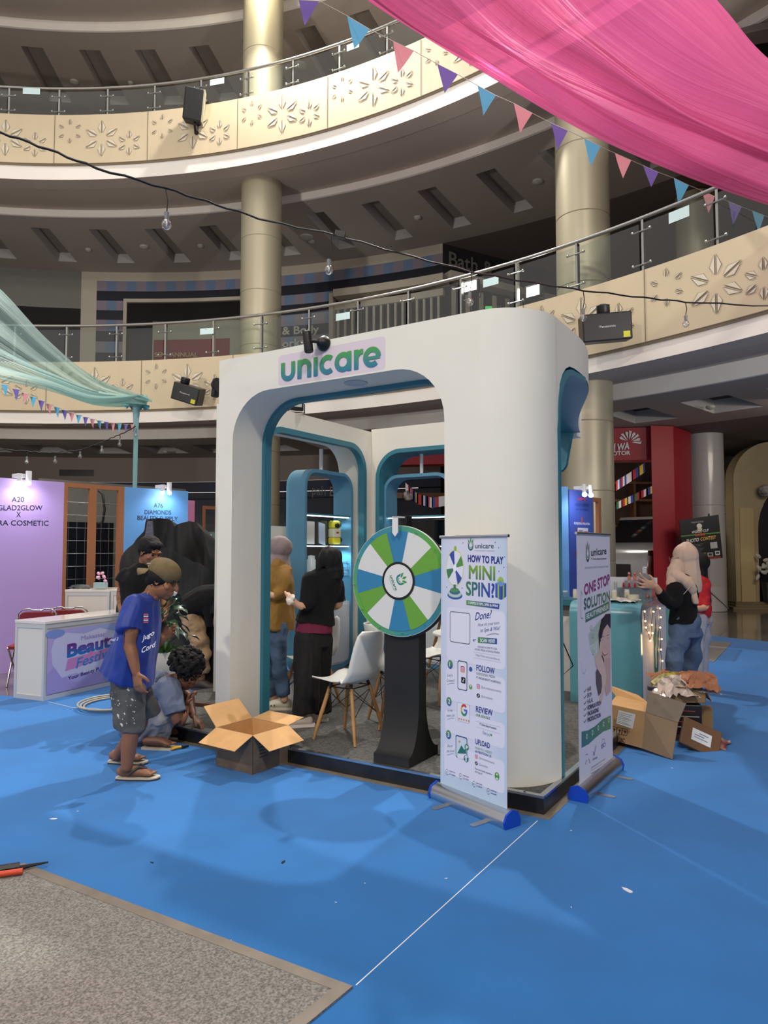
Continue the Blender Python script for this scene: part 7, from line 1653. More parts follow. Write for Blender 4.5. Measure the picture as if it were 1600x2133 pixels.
# tiered acrylic stand with rose gold perfume bottles
t = thing('acrylic_stand', 'tiered clear acrylic display stand with a white back board on the teal counter', 'stand', cp_(.33, 3.35), BA)
MB().box(-.30, .28, .14, .15, 0, .20).build('back_board', M('board_pale', rgb(200, 200, 206), .3), t)
MB().box(-.05, .28, -.10, .14, .10, .104).box(-.05, -.045, -.1, .14, 0, .1).box(.275, .28, -.1, .14, 0, .1).box(.0, .24, -.02, .12, .165, .169).box(0, .005, -.02, .12, .104, .165).box(.235, .24, -.02, .12, .104, .165).build('acrylic_tiers', CLEAR, t)
ROSE = M('rose_gold', rgb(206, 140, 130), .2, .7); AMB = M('perfume_rose', rgb(190, 120, 110), .15)
for k in range(4):
    p = t.location + BX * (.03 + .055 * k) + BY * .05 + Vector((0, 0, .170)); q = thing('perfume_bottle', 'rose gold perfume bottle, ' + ('first', 'second', 'third', 'fourth')[k] + ' from the left on the acrylic top tier', 'bottle', p, BA, 'perfume bottles on the acrylic stand')
    MB().box(-.016, .016, -.012, .012, 0, .045).build('bottle_body', AMB, q, bevel=.003); MB().lathe([(.006, .045), (.008, .055), (.015, .066), (.013, .078), (.004, .085)], 12).build('stopper', ROSE, q, smooth=50)
REDL = M('lip_red', rgb(170, 24, 40), .3)
for k in range(5):
    p = t.location + BX * (.0 + .055 * k) + BY * -.06 + Vector((0, 0, .105)); o = MB().lathe([(.011, 0), (.011, .03), (.009, .031), (.008, .045), (.002, .052)], 12).build('lipstick', REDL, None, p, 0, smooth=40); tag(o, 'red lipstick on the lower tier of the acrylic stand, %s of five' % ('first', 'second', 'third', 'fourth', 'last')[k], 'lipstick', 'lipsticks on the acrylic stand')
for k in range(4):
    p = cp_(.13, 3.42 + .09 * k); o = MB().lathe([(.018, 0), (.02, .02), (.012, .035), (.006, .04)], 12).build('lip_pot', REDL if k % 2 else ROSE, None, p, 0, smooth=40); tag(o, ('small rose gold pot', 'small red pot')[k % 2] + ' at the teal counter edge, ' + ('nearest the tape roll', 'second from the tape roll', 'third from the tape roll', 'at the far end')[k], 'pot', 'small pots on the teal counter edge')
t = thing('tape_roll', 'cream roll of wide tape standing on the teal counter', 'tape', cp_(.17, 2.98), 0)
MB().ring([(.055 * math.cos(q * .2618), .055 * math.sin(q * .2618)) for q in range(24)], [(.038 * math.cos(q * .2618), .038 * math.sin(q * .2618)) for q in range(24)], 0, .055, 'z').build('roll', CRM, t, smooth=40)
o = crumple(24, 16, .42, .26, .03, 18, 2.7, .02).build('plastic_sheet', M('sheet_clear', rgb(216, 216, 210), .2, coat=.6), None, cp_(.30, 2.80) + Vector((0, 0, .002)), BA, smooth=30); tag(o, 'crumpled clear plastic sheet on the near end of the teal counter', 'plastic')
o = MB().tube([UV(.60, 1.9, PZ + .75), UV(.58, 1.9, PZ + .50), UV(.50, 1.9, PZ + .36), UV(.42, 1.92, PZ + .44), UV(.50, 1.92, PZ + .62), UV(.60, 1.9, PZ + .75)], .006, 6).build('bag_strap', BLACK, None, smooth=60); tag(o, 'black strap loop hanging beside the pillar inside the booth', 'strap')
# white acrylic frame stand behind the women
p = G(1452, 1372); q = G(1475, 1350); pl = Plane(p, q); t = thing('display_board', 'white framed clear display board standing behind the woman in red', 'stand', (p.x, p.y, .0125), pl.rot); w_ = pl.w
MB().box(0, .02, 0, .02, 0, .78).box(w_ - .02, w_, 0, .02, 0, .78).box(.02, w_ - .02, 0, .02, .76, .78).box(.02, w_ - .02, 0, .02, .04, .06).build('frame', LW, t); MB().box(.02, w_ - .02, .008, .012, .06, .76).build('clear_panel', CLEAR, t)
# blue medical booth panel
Yb = 9.95; p = A(1187, 1100, Yb); q = A(1236, 1100, Yb + .45); pl = Plane(p, q); w_ = pl.w
t = thing('panel_wall', 'blue booth wall of a medical centre seen between pillar and roll-up banner', 'panel', (p.x, p.y, 0), pl.rot)
NB = M('panel_navy', rgb(62, 84, 166), .5)
MB().box(0, w_, 0, .04, .001, 2.36).build('front_panel', NB, t); MB().prism([(-.001, .02), (-.001, .04), (-.001 - .15, .20), (-.17, .18)], .001, 2.40).build('side_panel', SKY, t)
pr = Print(pl, .0006); WH = rgb(214, 220, 240)
for tx, a_, b_, hp, c_ in (('SUNWAY', (1203, 1042), (1222, 1043), 6, rgb(226, 60, 90)), ('MEDICAL CENTRE', (1198, 1054), (1226, 1055), 6, rgb(40, 50, 130)), ('Sunway City, Kuala Lumpur', (1199, 1062), (1226, 1063), 4, rgb(50, 60, 140)), ('KUNJUNGI MALAYSIA', (1196, 1092), (1229, 1094), 5, WH)): pr.tp(tx, a_, b_, hp, c_, bold=.02)
pr.pp([(1203, 1099), (1225, 1100), (1225, 1150), (1203, 1148)], rgb(206, 206, 214)); pr.pp([(1201, 1102), (1203, 1100), (1203, 1150), (1201, 1152)], rgb(150, 24, 40)); pr.tp("WORLD'S", (1205, 1108), (1214, 1108), 4, rgb(30, 30, 40), bold=.04); pr.tp('BEST', (1207, 1115), (1212, 1115), 4, rgb(30, 30, 40), bold=.04); pr.pp([(1216, 1107), (1224, 1107), (1224, 1114), (1216, 1114)], rgb(170, 30, 44))
pr.pp([(1211, 1077), (1213, 1077), (1214, 1090), (1211, 1090)], rgb(190, 70, 60)); pr.pp([(1198, 1150), (1232, 1152), (1232, 1162), (1200, 1160)], rgb(130, 40, 70)); pr.pp([(1202, 1180), (1206, 1180), (1206, 1250), (1202, 1250)], rgb(170, 60, 50))
pr.build('printed_front', t, (0, -.001, 0))
MB().box(w_, w_ + .02, 0, .05, .001, 2.28).box(w_ + .16, w_ + .24, 0, .05, .001, 2.28).box(w_ + .02, w_ + .16, 0, .05, 2.22, 2.28).build('timber_frame', FRW, t)
lp_ = t.location + Vector((0, 0, 2.36))
t2 = thing('panel_lamp', 'pair of glaring white lamps on top of the blue medical booth wall', 'lamp', (p.x + .14, p.y, 2.36), pl.rot)
MB().box(-.08, .10, -.10, .04, .0, .04).build('bracket', LW, t2)
for x in (-.07, .10): MB().lathe([(.028, -.06), (.028, .06)], 14, 0, (x, -.12, 0)).build('barrel', LW, t2, smooth=40); MB().ball((x, -.125, -.085), (.035, .035, .03), 0, 12).build('bulb', BULB, t2, smooth=60)
c = t2.location + Vector((0, -.3, -.06)); spot('medical_lamp_beam', c, c + Vector((.05, .30, -1)), 16, 150, (.8, .85, 1), .03, .8)

# ---- red motor show portal
REDP = M('portal_red', rgb(150, 24, 40), .5); REDD = M('portal_red_dark', rgb(104, 10, 18), .5)
Yr = 16.2; pA, pB, pC = A(1362, 1200, Yr), A(1409, 1200, Yr + .1), A(1446, 1200, Yr + 1.0)
t = thing('shop_portal', 'red shop portal lettered WA MOTOR with petal logo behind the right column', 'portal', (pA.x, pA.y, 0), 0); o0 = Vector((pA.x, pA.y))
MB().prism([(0, 0), (pB.x - o0.x, pB.y - o0.y), (pC.x - o0.x, pC.y - o0.y), (pC.x - o0.x - .5, pC.y - o0.y + .3), (.42, .9)], .001, 4.36).build('portal_pillar', REDP, t)
z_h = A(1340, 958, Yr + .3).z
MB().prism([(-6.4, 1.4), (-6.4, 1.9), (.40, .70), (.12, .22)], z_h, 4.36).build('portal_header', REDP, t)
hp = Plane((o0.x - 6.4, o0.y + 1.37), (o0.x + .12, o0.y + .19)); pr = Print(hp, .002)
WS = rgb(214, 206, 206)
pr.tp('NI', (1265, 941), (1281, 939), 15, WS, bold=.04, shear=.1); pr.tp('WA', (1285, 939), (1311, 935), 14, WS, bold=.04, shear=.1); pr.tp('MOTOR', (1266, 949), (1313, 947), 8, WS, bold=.04)
cx_, cz_ = hp.at(1311, 921)
for k, (an, ln) in enumerate(((138, .24), (92, .25), (48, .25), (4, .25))):
    c_, s_ = math.cos(R_(an)), math.sin(R_(an)); R2_ = lambda u, v: (cx_ + u * c_ - v * s_, cz_ + u * s_ + v * c_)
    pr.poly([R2_(.05, -.01), R2_(.05 + ln * .8, -.07), R2_(.05 + ln * .9, -.01), R2_(.05 + ln * .6, -.012), R2_(.05 + ln * .3, .0)], WS); pr.poly([R2_(.07, .02), R2_(.05 + ln * .75, .012), R2_(.05 + ln * .8, .07), R2_(.05 + ln * .6, .075)], WS)
o = pr.build('portal_lettering', t); o.location = (-6.4, 1.37, 0); o.rotation_euler = (0, 0, hp.rot); lab(o, 'white lettering WA MOTOR with a petal mark')
# interior with timber shelves and warm lamps
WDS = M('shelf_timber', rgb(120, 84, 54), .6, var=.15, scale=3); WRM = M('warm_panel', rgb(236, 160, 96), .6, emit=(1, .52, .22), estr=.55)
t = thing('shop_shelving', 'timber shelving inside the red portal', 'shelving', (3.4, 20.6, 0), -.05)
mb = MB()
for z_ in (1.9, 2.15, 2.9, 3.4): mb.box(-2.2, 5.4, 0, .5, z_, z_ + .06)
for x_ in (-2.2, -1, 0.2, 1.4, 2.6, 3.8, 5.2): mb.box(x_, x_ + .06, 0, .5, 0, 3.5)
mb.build('shelves', WDS, t); MB().box(-2.4, 5.6, .55, .6, 0, 4.2).build('back_panel', M('shop_back', rgb(60, 42, 34), .7, var=.3, scale=2), t)
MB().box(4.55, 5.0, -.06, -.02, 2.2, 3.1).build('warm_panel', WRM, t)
rn = random.Random(12)
for k in range(16):
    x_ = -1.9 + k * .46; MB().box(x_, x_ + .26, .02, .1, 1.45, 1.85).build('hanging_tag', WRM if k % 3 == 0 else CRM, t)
for k in range(9):
    q = thing('shop_lamp', 'small warm lamp over the shelves inside the red portal, ' + ('first', 'second', 'third', 'fourth', 'fifth', 'sixth', 'seventh', 'eighth', 'last')[k] + ' from the left', 'lamp', (1.6 + k * .85, 20.2 - .02 * k, 1.86 if k % 2 else 2.05), 0, 'warm lamps inside the red portal'); MB().ball((0, 0, 0), .035, 0, 8).build('bulb', WARM, q); MB().tube([(0, 0, .03), (0, 0, .12)], .01, 6).build('socket', BLACK, q)
for cx3, cz3, rr in ((6.0, 2.45, .38), (5.65, 2.35, .30)):
    pp_ = MB().tube([(cx3 + rr * math.cos(a_ * .2618), 20.0, cz3 + rr * math.sin(a_ * .2618)) for a_ in range(24)], .07, 8, closed=True).build('tyre', M('tyre_grey', rgb(70, 66, 64), .7), None, smooth=60); tag(pp_, ('large grey tyre hung in front of the shelves of the motor shop', 'smaller grey tyre beside the larger one in the motor shop')[rr < .35], 'tyre')
# world flags hanging inside
def flag_row(label, pts, cols, w=.30, h=.20, group=None, name='flag_bunting'):
    t = thing(name, label, 'bunting', pts[0]); o0 = Vector(pts[0]); mb = MB(); mb.tube([Vector(p) - o0 for p in pts], .008, 5); mb.build('string', WIRE, t)
    n = len(cols)
    for k, c_ in enumerate(cols):
        q = (k + .5) / n * (len(pts) - 1); a_ = min(int(q), len(pts) - 2); p = Vector(pts[a_]).lerp(Vector(pts[a_ + 1]), q - a_) - o0; d = (Vector(pts[a_ + 1]) - Vector(pts[a_])).normalized()
        mb = MB(); m = len(c_)
        for i in range(m): mb.add([p + d * w * (i / m - .5), p + d * w * ((i + 1) / m - .5), p + d * w * ((i + 1) / m - .5) + Vector((0, 0, -h)), p + d * w * (i / m - .5) + Vector((0, 0, -h))], [(0, 1, 2, 3)], i)
        mb.build('flag', [M('flag_%d_%d_%d' % tuple(int(x * 99) for x in cc), cc, .7) for cc in c_], t, recalc=False)
    return t
r_, w__, b_, y_, g_ = rgb(170, 40, 48), rgb(206, 204, 210), rgb(50, 70, 150), rgb(206, 180, 60), rgb(40, 110, 70)
flag_row('string of striped world flags rising to the right inside the red portal', [A(1283, 1002, 18.6), A(1310, 985, 18.6), A(1345, 962, 18.6)], [(r_, w__, b_), (r_, w__, b_), (w__, w__), (r_, b_), (y_, y_, b_)], .17, .26)
flag_row('lower string of small world flags inside the red portal', [A(1283, 1046, 18.9), A(1320, 1030, 18.9), A(1362, 1010, 18.9)], [(g_, w__), (r_, y_), (w__, b_), (g_, r_), (r_, w__), (b_, y_)], .14, .2)
flag_row('string of world flags seen through the back doorway of the booth', [A(846, 1006, 17.5), A(870, 1028, 17.5), A(900, 1036, 17.5), A(940, 1030, 17.5), A(990, 1020, 17.5)], [(w__, r_), (w__, r_, b_), (b_, y_), (r_, r_), (w__, b_), (r_, w__), (b_, r_), (w__, w__), (g_, y_), (r_, w__), (b_, w__), (w__, r_)], .17, .26)
o = MB().ball(A(849, 1033, 17.2), .13, 0, 14).build('football', M('ball_white', rgb(190, 186, 184), .5, col2=rgb(40, 38, 38), scale=9), None, smooth=60); tag(o, 'white football decoration seen through the back doorway of the booth', 'ball')
o = MB().box(-2.2, 1.6, 0, .06, 2.9, 3.05).build('wooden_beam', WDS, None, A(880, 1020, 19.2) * Vector((1, 1, 0)) if False else Vector((1.0, 19.2, 0)), .06); tag(o, 'timber beam behind the flags seen through the booth', 'beam')
pp_ = A(620, 1035, 19.5); q_ = A(672, 1035, 19.5); pr = Print(Plane(pp_, q_), .002); pr.tp('pah B', (650, 1030), (697, 1034), 20, rgb(120, 120, 124), bold=.0)
tag(pr.build('shop_sign', None, (pp_.x, pp_.y, 0), pr.pl.rot), 'thin grey lettering reading pah B seen through the left shelf unit', 'sign')
# silver car
CARM = M('car_silver', rgb(150, 150, 150), .3, .5, coat=.6); t = thing('car', 'silver off-road car parked inside the motor shop behind the right column', 'car', (7.12, 18.87, .001), R_(222)); t.scale = (.94, 1.05, 1.16)
body = [(-2.2, .45), (-2.25, .95), (-2.1, 1.28), (-.9, 1.42), (-.35, 1.95), (1.7, 2.0), (2.2, 1.4), (2.25, .5)]
def cb(i, j): return None
mb = MB(); mb.prism([(2.3 - (x + 2.25) * 1.0 - 2.3, z) for x, z in body], -.92, .92, 'y'); 
t0 = MB(); t0.prism([(-x, z) for x, z in [(-2.2, .45), (-2.25, .95), (-2.12, 1.30), (-.9, 1.46), (2.2, 1.46), (2.25, .5)]], -.95, .95, 'y'); t0.build('body', CARM, t, bevel=.08, smooth=40)
MB().prism([(-x, z) for x, z in [(-.95, 1.44), (-.25, 1.98), (1.7, 2.0), (2.1, 1.44)]], -.80, .80, 'y').build('cabin', M('car_glass', rgb(14, 14, 16), .08, coat=.6), t, bevel=.06)
MB().prism([(-x, z) for x, z in [(-.3, 1.985), (-.2, 2.05), (1.7, 2.07), (1.8, 1.99)]], -.78, .78, 'y').build('roof', CARM, t, bevel=.03)
for sx in (1.35, -1.4):
    for sy in (-1, 1):
        MB().lathe([(.44, -.03), (.44, .03)], 30, 0, (sx, sy * .94, .47), Matrix.Rotation(R_(90), 4, 'X')).build('wheel_arch', BLACK, t)
        w_ = MB().lathe([(.30, -.11), (.37, -.10), (.39, -.05), (.39, .05), (.37, .10), (.30, .11)], 30, 0, (sx, sy * .90, .39), Matrix.Rotation(R_(90), 4, 'X')).build('wheel', M('tyre_black', rgb(20, 20, 20), .7), t, smooth=40)
        MB().lathe([(.27, -.01), (.24, .012)], 24, 0, (sx, sy * 1.005, .39), Matrix.Rotation(R_(-90 * sy), 4, 'X')).build('rim', ALU, w_)
HL = M('lamp_clear', rgb(210, 214, 220), .1, .6)
for sy in (-1, 1): MB().box(2.05, 2.29, sy * .86 - .07, sy * .86 + .07, .62, .95).build('headlight', HL, t, bevel=.02); MB().box(1.7, 2.26, sy * .955 - .02, sy * .955 + .02, 1.18, 1.28).build('slit_lamp', BLACK, t)
MB().box(2.24, 2.28, -.5, .5, .70, 1.0).build('grille', BLACK, t)
# photo contest poster on a tripod
Yp = 15.9; P4 = [A(1424, 1170, Yp), A(1505, 1162, Yp), A(1496, 1072, Yp), A(1414, 1084, Yp)]; o0 = A(1460, 1268, Yp); o0.z = .001
t = thing('poster_stand', 'black World Cup photo contest poster on a tripod in front of the white column', 'poster', o0)
mb = MB(); panel(mb, *[p - o0 for p in P4], th=.02); mb.build('poster_board', M('poster_black', rgb(20, 22, 24), .4), t)
cx_ = A(1479, 1268, Yp) - o0
for a_ in (200, 330, 80): MB().tube([cx_ + Vector((0, .1, .42)), cx_ + Vector((.42 * math.cos(R_(a_)), .1 + .42 * math.sin(R_(a_)), .012))], .016, 6).build('leg', BLACK, t)
MB().tube([cx_ + Vector((0, .1, .15)), cx_ + Vector((-.0, .1, 1.2)), A(1477, 1070, Yp + .1) - o0], .018, 8).build('pole', BLACK, t)
e1 = (P4[1] - P4[0]); e2 = (P4[3] - P4[0]); pr = Print(None, .004); GR_, OR_ = rgb(74, 130, 50), rgb(206, 160, 70)
W1, H1 = e1.length, e2.length
pr.rect(.0, W1, H1 * .60, H1 * .63, GR_); pr.rect(W1 * .05, W1 * .95, .0, .05, rgb(120, 40, 30))
pr.text('TANJUNG BUNGA', W1 * .30, H1 * .90, W1 * .62, H1 * .90, .035, rgb(170, 170, 170)); pr.circ(W1 * .5, H1 * .82, .06, rgb(206, 204, 190), ry=.055); pr.circ(W1 * .5, H1 * .74, .055, rgb(190, 180, 150), ry=.045)
pr.text('WORLD CUP', W1 * .28, H1 * .655, W1 * .72, H1 * .67, .055, rgb(206, 206, 206), bold=.02, shear=.2); pr.text('2026', W1 * .36, H1 * .575, W1 * .62, H1 * .585, .06, rgb(190, 50, 40), bold=.02)
pr.text('PHOTO', W1 * .12, H1 * .44, W1 * .44, H1 * .455, .075, rgb(214, 214, 206), bold=.02, shear=.2); pr.text('CONTEST', W1 * .48, H1 * .46, W1 * .88, H1 * .475, .075, OR_, bold=.02, shear=.2)
for k in range(6): pr.rect(W1 * .18, W1 * (.55 - .04 * (k % 3)), H1 * (.38 - .035 * k), H1 * (.388 - .035 * k), rgb(110, 112, 112))
for k in range(3): pr.circ(W1 * (.3 + .13 * k), H1 * .155, .03, rgb(110, 90, 50), ry=.018)
pr.rect(W1 * .72, W1 * .9, H1 * .25, H1 * .40, rgb(160, 160, 160)); pr.rect(W1 * .62, W1 * .76, H1 * .06, H1 * .16, rgb(150, 150, 150)); pr.rect(W1 * .65, W1 * .73, H1 * .085, H1 * .14, rgb(40, 40, 44)); pr.rect(W1 * .82, W1 * .94, H1 * .08, H1 * .18, rgb(190, 190, 190)); pr.rect(W1 * .84, W1 * .92, H1 * .11, H1 * .16, rgb(40, 40, 44))
o = pr.build('poster_print', t); Mx = Matrix((e1.normalized(), e1.normalized().cross(e2.normalized()) * -1, e2.normalized())).transposed().to_4x4(); Mx.translation = P4[0] - o0 + Vector((0, -.021, 0)); o.matrix_local = Mx
# things between the white column and the gold arch
o = MB().box(-.2, .25, 0, .4, .001, .98).box(-.18, .23, -.01, 0, .3, .9).build('white_cabinet', M('cab_grey', rgb(130, 126, 126), .5), None, (A(1520, 1255, 19.6).x, 19.6, 0)); tag(o, 'grey white low cabinet between the white column and the gold arch', 'cabinet')
t = thing('jersey_rack', 'rack of hanging jerseys and tags between the white column and the gold arch', 'rack', (A(1518, 1100, 20.2).x, 20.2, 0)); MB().box(-.5, .5, -.02, .02, 3.0, 3.04).box(-.5, -.46, -.02, .02, 0, 3.0).box(.46, .5, -.02, .02, 0, 3.0).box(-.5, .5, 0, .3, 2.1, 2.14).build('rail', WDS, t)
for k in range(6): x_ = -.4 + .16 * k; MB().box(x_, x_ + .09, -.03, -.01, 2.55, 2.95).build('hanging_tag', CRM, t)
for k in range(4): x_ = -.42 + .22 * k; MB().prism([(x_, 2.5), (x_ + .2, 2.5), (x_ + .18, 2.15), (x_ + .02, 2.15)], -.05, -.03, 'y').build('hanging_jersey', (M('jersey_pink', rgb(130, 80, 96), .7), M('jersey_mauve', rgb(120, 104, 120), .7))[k % 2], t)
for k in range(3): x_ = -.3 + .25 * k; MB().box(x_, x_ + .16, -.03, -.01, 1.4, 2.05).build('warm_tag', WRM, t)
# gold arch on steps
GLD = M('arch_gold', rgb(176, 160, 126), .45, var=.05, scale=2); Yg = 18.6; pg = A(1534, 1240, Yg); pq = A(1592, 1240, Yg)
t = thing('gold_arch', 'beige gold arched portal on wide steps at the right edge', 'arch', (pg.x, Yg, 0), -.04)
hgt = 4.34; iw = pq.x - pg.x
out = [(0, .16), (0, hgt - 1.0)] + arc(1.0, hgt - 1.0, 1.0, 180, 90, 10) + [(3.4, hgt), (4.4, hgt - 1), (4.4, .16), (3.8, .16), (3.8, 2.0)] + arc(2.2, 2.0, 1.6, 0, 180, 20)[1:] + [(.6, .16)]
MB().prism(out, 0, .5, 'y').build('arch_body', GLD, t, smooth=30); MB().box(.12, .47, -.05, .0, .16, 2.6).build('pilaster', M('pilaster_gold', rgb(200, 180, 132), .4), t)
MB().box(-.35, 4.8, -.6, .9, .001, .06).box(-.2, 4.7, -.4, .8, .06, .11).box(-.1, 4.6, -.2, .7, .11, .16).build('steps', M('steps_gold', rgb(124, 108, 84), .4), t)
MB().box(.62, 3.78, .25, .3, .161, 3.4).build('dark_backdrop', DARK, t)
o = MB().ball(A(1594, 1022, 18.3), .16, 0, 14).build('football', M('ball_white', (1, 1, 1)), None, smooth=60); tag(o, 'white football decoration inside the gold arch', 'ball')
rn = random.Random(2); t = thing('white_flowers', 'bunch of white flowers inside the gold arch at the right edge', 'flowers', (A(1596, 1200, 18.45).x, 18.35, .165)); FLW = M('flower_white', rgb(190, 186, 178), .7)
MB().lathe([(.12, 0), (.16, .5)], 16).build('vase', DARK, t)
for k in range(26): MB().ball((rn.uniform(-.3, .3), rn.uniform(-.1, .1), rn.uniform(.5, 1.3)), (.09, .03, .05), 0, 8, Matrix.Rotation(rn.uniform(0, 3), 4, 'Y')).build('blossom', FLW, t, smooth=60)
# ================================================================ hung decorations and fittings
PINK = sheermat('sheer_pink', rgb(204, 88, 140), .78, .20, .33, 26)
drape('sheer_canopy', 'bright pink sheer cloth sweeping across the upper right corner', PINK,
      [A(1150, -260, 4.6), A(1290, -100, 4.9), A(1415, -4, 5.3), A(1505, 66, 5.7), A(1600, 132, 6.2), A(1760, 226, 6.9), A(1900, 300, 7.6)],
      [A(540, -170, 5.4), A(755, -2, 5.9), A(880, 82, 6.2), A(1000, 152, 6.5), A(1200, 263, 7.1), A(1400, 345, 7.8), A(1600, 414, 8.6), A(1800, 476, 9.3)], .35, 110, 70, .22, 5)
BL, PU, PK = M('flag_blue', rgb(98, 176, 214), .8), M('flag_purple', rgb(120, 98, 176), .8), M('flag_pink', rgb(226, 150, 160), .8)
STR = M('string_pale', rgb(206, 196, 180), .7)
def pennants(label, flags, ext=()):
    p0 = flags[0][0]; t = thing('pennant_bunting', label, 'bunting', p0); pts = [Vector(e) - p0 for e in ext[:1]]
    for a_, b_, tip, m in flags: pts += [a_ - p0, b_ - p0]
    pts += [Vector(e) - p0 for e in ext[1:]]
    MB().tube(pts, .0035, 5).build('string', STR, t)
    for k, (a_, b_, tip, m) in enumerate(flags):
        a0_, b0_, c0_ = a_ - p0, b_ - p0, tip - p0; nn = Vector((.0, 1, 0)) * .03
        f = lambda i, j: (a0_.lerp(b0_, i)).lerp(c0_, j) + nn * math.sin(j * 2.2 + k) * j
        mb = MB(); mb.grid(f, 4, 6); mb.build('pennant', m, t, smooth=180, recalc=False)
    return t
F_ = [(622, 0, 665, 2, 634, 49, PU), (723, 33, 770, 61, 738, 102, BL), (819, 86, 862, 106, 829, 155, PK), (911, 133, 954, 155, 926, 197, PU), (995, 178, 1033, 199, 1007, 241, BL), (1070, 215, 1109, 236, 1084, 275, PK), (1148, 256, 1183, 272, 1163, 310, PU),
      (1217, 288, 1251, 305, 1231, 345, BL), (1281, 319, 1315, 334, 1297, 373, PK), (1340, 345, 1372, 359, 1355, 392, PU), (1404, 371, 1435, 386, 1412, 428, BL), (1460, 396, 1489, 409, 1477, 443, PK), (1517, 419, 1545, 431, 1529, 467, PU), (1567, 439, 1592, 449, 1582, 485, BL)]
fl_ = []
for x0, y0, x1, y1, x2, y2, m in F_:
    Y = .20 * F / 48 + (x0 - 622) / (1567 - 622) * 5.4; fl_.append((A(x0, y0, Y), A(x1, y1, Y + .06), A(x2, y2, Y + .03), m))
pennants('string of blue, pink and purple pennants running down to the right below the pink cloth', fl_, (A(560, -40, 6.0), A(1660, 474, 12.2)))
fl_ = []
for k in range(18):
    q = k / 17; x0 = 2 + 270 * (q ** .86); y0 = 800 + 84 * (1 - (1 - q) ** 1.9); Y = 9.6 + 1.25 * q; w_ = 15 - 7 * q; h_ = 26 - 9 * q
    fl_.append((A(x0, y0, Y), A(x0 + w_, y0 + 2.2 * (1 - q), Y), A(x0 + w_ * .55, y0 + h_, Y), (BL, PU, PK)[k % 3]))
pennants('string of small pennants running from the left edge to the mint canopy pole', fl_, (A(-60, 770, 9.4), A(282, 884, 10.9)))
# festoon bulbs
BGL = glassmat('bulb_glass', (.93, .95, .95), .20, .03); CAB = M('cable_black', rgb(16, 16, 16), .6)
def festoon(label, line, bulbs, r, cab, box=None):
    t = thing('festoon_lights', label, 'lights', line[0]); o0 = Vector(line[0])
    L_ = [Vector(p) - o0 for p in line]; fine = []
    for i in range(len(L_) - 1):
        for k in range(5): fine.append(L_[i].lerp(L_[i + 1], k / 5) + Vector((0, 0, cab * .8 * math.sin((i * 5 + k) * 1.9))))
    fine.append(L_[-1]); MB().tube(fine, cab, 6).build('cable', CAB, t, smooth=60)
    for a_, c_ in bulbs:
        a_, c_ = a_ - o0, c_ - o0; top = c_ + Vector((0, 0, r * 2.6))
        MB().tube([a_, a_.lerp(top, .5) + Vector((cab * 1.5, 0, 0)), top], cab * .55, 6).build('drop_cord', CAB, t)
        s_ = MB().lathe([(r * .42, 0), (r * .46, r * .9), (r * .5, r * 1.4), (r * .2, r * 1.55)], 14, 0, c_ + Vector((0, 0, r * 1.05))).build('socket', GREY, t, smooth=40)
        g = MB().lathe([(r * .05, -r * 1.02), (r * .5, -r * .86), (r * .86, -r * .5), (r, 0), (r * .88, r * .45), (r * .6, r * .85), (r * .4, r * 1.15)], 18, 0, c_).build('bulb', BGL, t, smooth=60)
        MB().lathe([(r * .12, -r * .3), (r * .2, r * .3), (r * .1, r * 1.0)], 8, 0, c_).build('filament', M('filament', rgb(210, 206, 190), .3), g)
    return t
Ys = lambda px: 4.1 + 2.05 * min(1.15, max(-.1, (px - 345) / 1083.0))
ln_ = [(-60, 256), (0, 275), (100, 311), (200, 350), (345, 392), (450, 426), (560, 461), (700, 490), (830, 527), (980, 566), (1100, 588), (1215, 605), (1340, 620), (1428, 629), (1600, 638), (1700, 640)]
BB = [(345, 394, 347, 468), (690, 492, 685, 563), (981, 567, 979, 629), (1215, 606, 1215, 662), (1428, 630, 1429, 675)]
fs = festoon('black festoon cable with clear bulbs hanging across in front of the booth', [A(x, y, Ys(x)) for x, y in ln_], [(A(a_, b_, Ys(a_)), A(c_, d_, Ys(a_))) for a_, b_, c_, d_ in BB], .030, .007)
p = A(708, 490, Ys(708)) - fs.location; MB().box(-.035, .04, -.02, .02, -.022, .028, 0, Matrix.Translation(p) @ Matrix.Rotation(R_(12), 4, 'Y')).build('plug_joint', BLACK, fs, bevel=.006)
lf = [(283, 888), (262, 900), (245, 907), (228, 914), (210, 922), (188, 930), (167, 938), (142, 940), (115, 943), (85, 942), (56, 940), (0, 936), (-40, 930)]
festoon('thin festoon cable with small bulbs running left from the mint canopy pole', [A(x, y, 10.8 - (283 - x) * .004) for x, y in lf], [(A(x, y, 10.8 - (283 - x) * .004), A(x, y2, 10.8 - (283 - x) * .004)) for x, y, y2 in ((283, 892, 907), (249, 905, 926), (212, 921, 939), (167, 938, 951), (115, 943, 961), (56, 940, 962))], .030, .008)
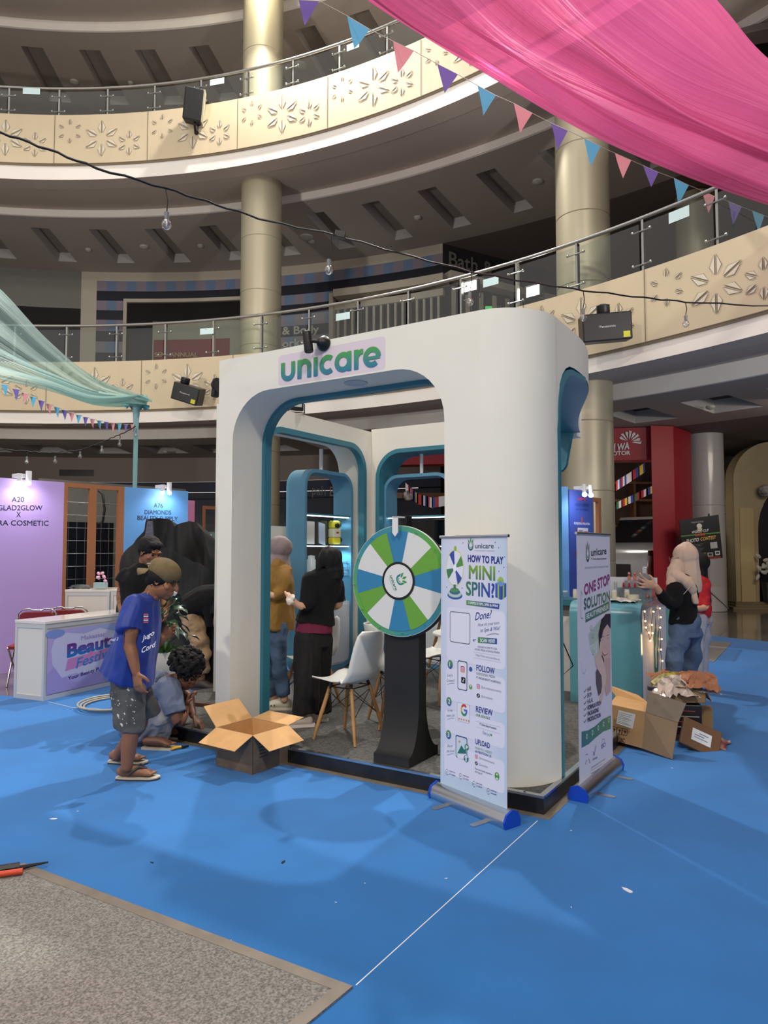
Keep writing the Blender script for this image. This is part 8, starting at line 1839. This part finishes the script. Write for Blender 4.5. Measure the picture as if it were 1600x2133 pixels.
# projectors and loudspeaker on the balconies
def projector(label, px, py, Y, rot, w, h, d, lens):
    p = A(px, py, Y or pxa(px, RB - .75)[1]); t = thing('projector', label, 'projector', p); t.rotation_euler = rot
    MB().box(-w / 2, w / 2, 0, d, -h / 2, h / 2).build('housing', M('projector_black', rgb(16, 16, 18), .4), t, bevel=.02)
    MB().lathe([(.085, 0), (.10, .02), (.10, .13), (.07, .14)], 20, 0, (lens, d * .4, h / 2)).build('lens', BLACK, t, smooth=40)
    MB().lathe([(.06, 0), (.05, .01)], 16, 0, (lens, d * .4, h / 2 + .14)).build('lens_glass', M('lens_glass', rgb(70, 74, 80), .05, coat=1), t)
    pr = Print(None, .001); pr.text('Panasonic', -.12, -.01, .12, -.01, .032, rgb(170, 172, 176), bold=.02); pr.build('name_plate', t, (0, -.001, 0))
    MB().box(w / 2 - .14, w / 2 - .04, -.004, -.001, -h / 2 + .03, -h / 2 + .12).build('yellow_sticker', M('sticker_yellow', rgb(196, 196, 40), .5), t)
    MB().tube([(0, d, 0), (0, d + .35, -.1)], .03, 8).build('arm', BLACK, t)
projector('black projector on the first balcony parapet, tilted to the left, beside the booth top', 385, 820, 0, (R_(12), R_(18), R_(-8)), .62, .38, .34, -.12)
projector('black projector on the first balcony parapet at the right of the booth', 1266, 680, 0, (R_(8), R_(-4), R_(-4)), .74, .42, .34, -.02)
p = A(404, 221, 15.75); t = thing('loudspeaker', 'black loudspeaker hanging on the upper balcony parapet', 'loudspeaker', p); t.rotation_euler = (R_(14), R_(6), R_(12))
MB().prism([(-.22, -.15), (.22, -.15), (.17, .2), (-.17, .2)], -.35, .35, 'z').build('cabinet', M('speaker_black', rgb(20, 20, 22), .5), t, bevel=.03)
MB().box(-.19, .19, -.165, -.15, -.33, .33).build('grille', M('grille_black', rgb(12, 12, 13), .7, bump=.5, bscale=120), t, bevel=.01); MB().box(.20, .232, -.16, .15, -.345, .345).build('side_trim', M('trim_pale', rgb(170, 164, 140), .5), t)
MB().tube([(.05, .0, -.36), (.08, .05, -.5), (.25, .35, -.62)], .03, 8).ball((.1, .1, -.52), .05).build('mount_arm', BLACK, t, smooth=50)
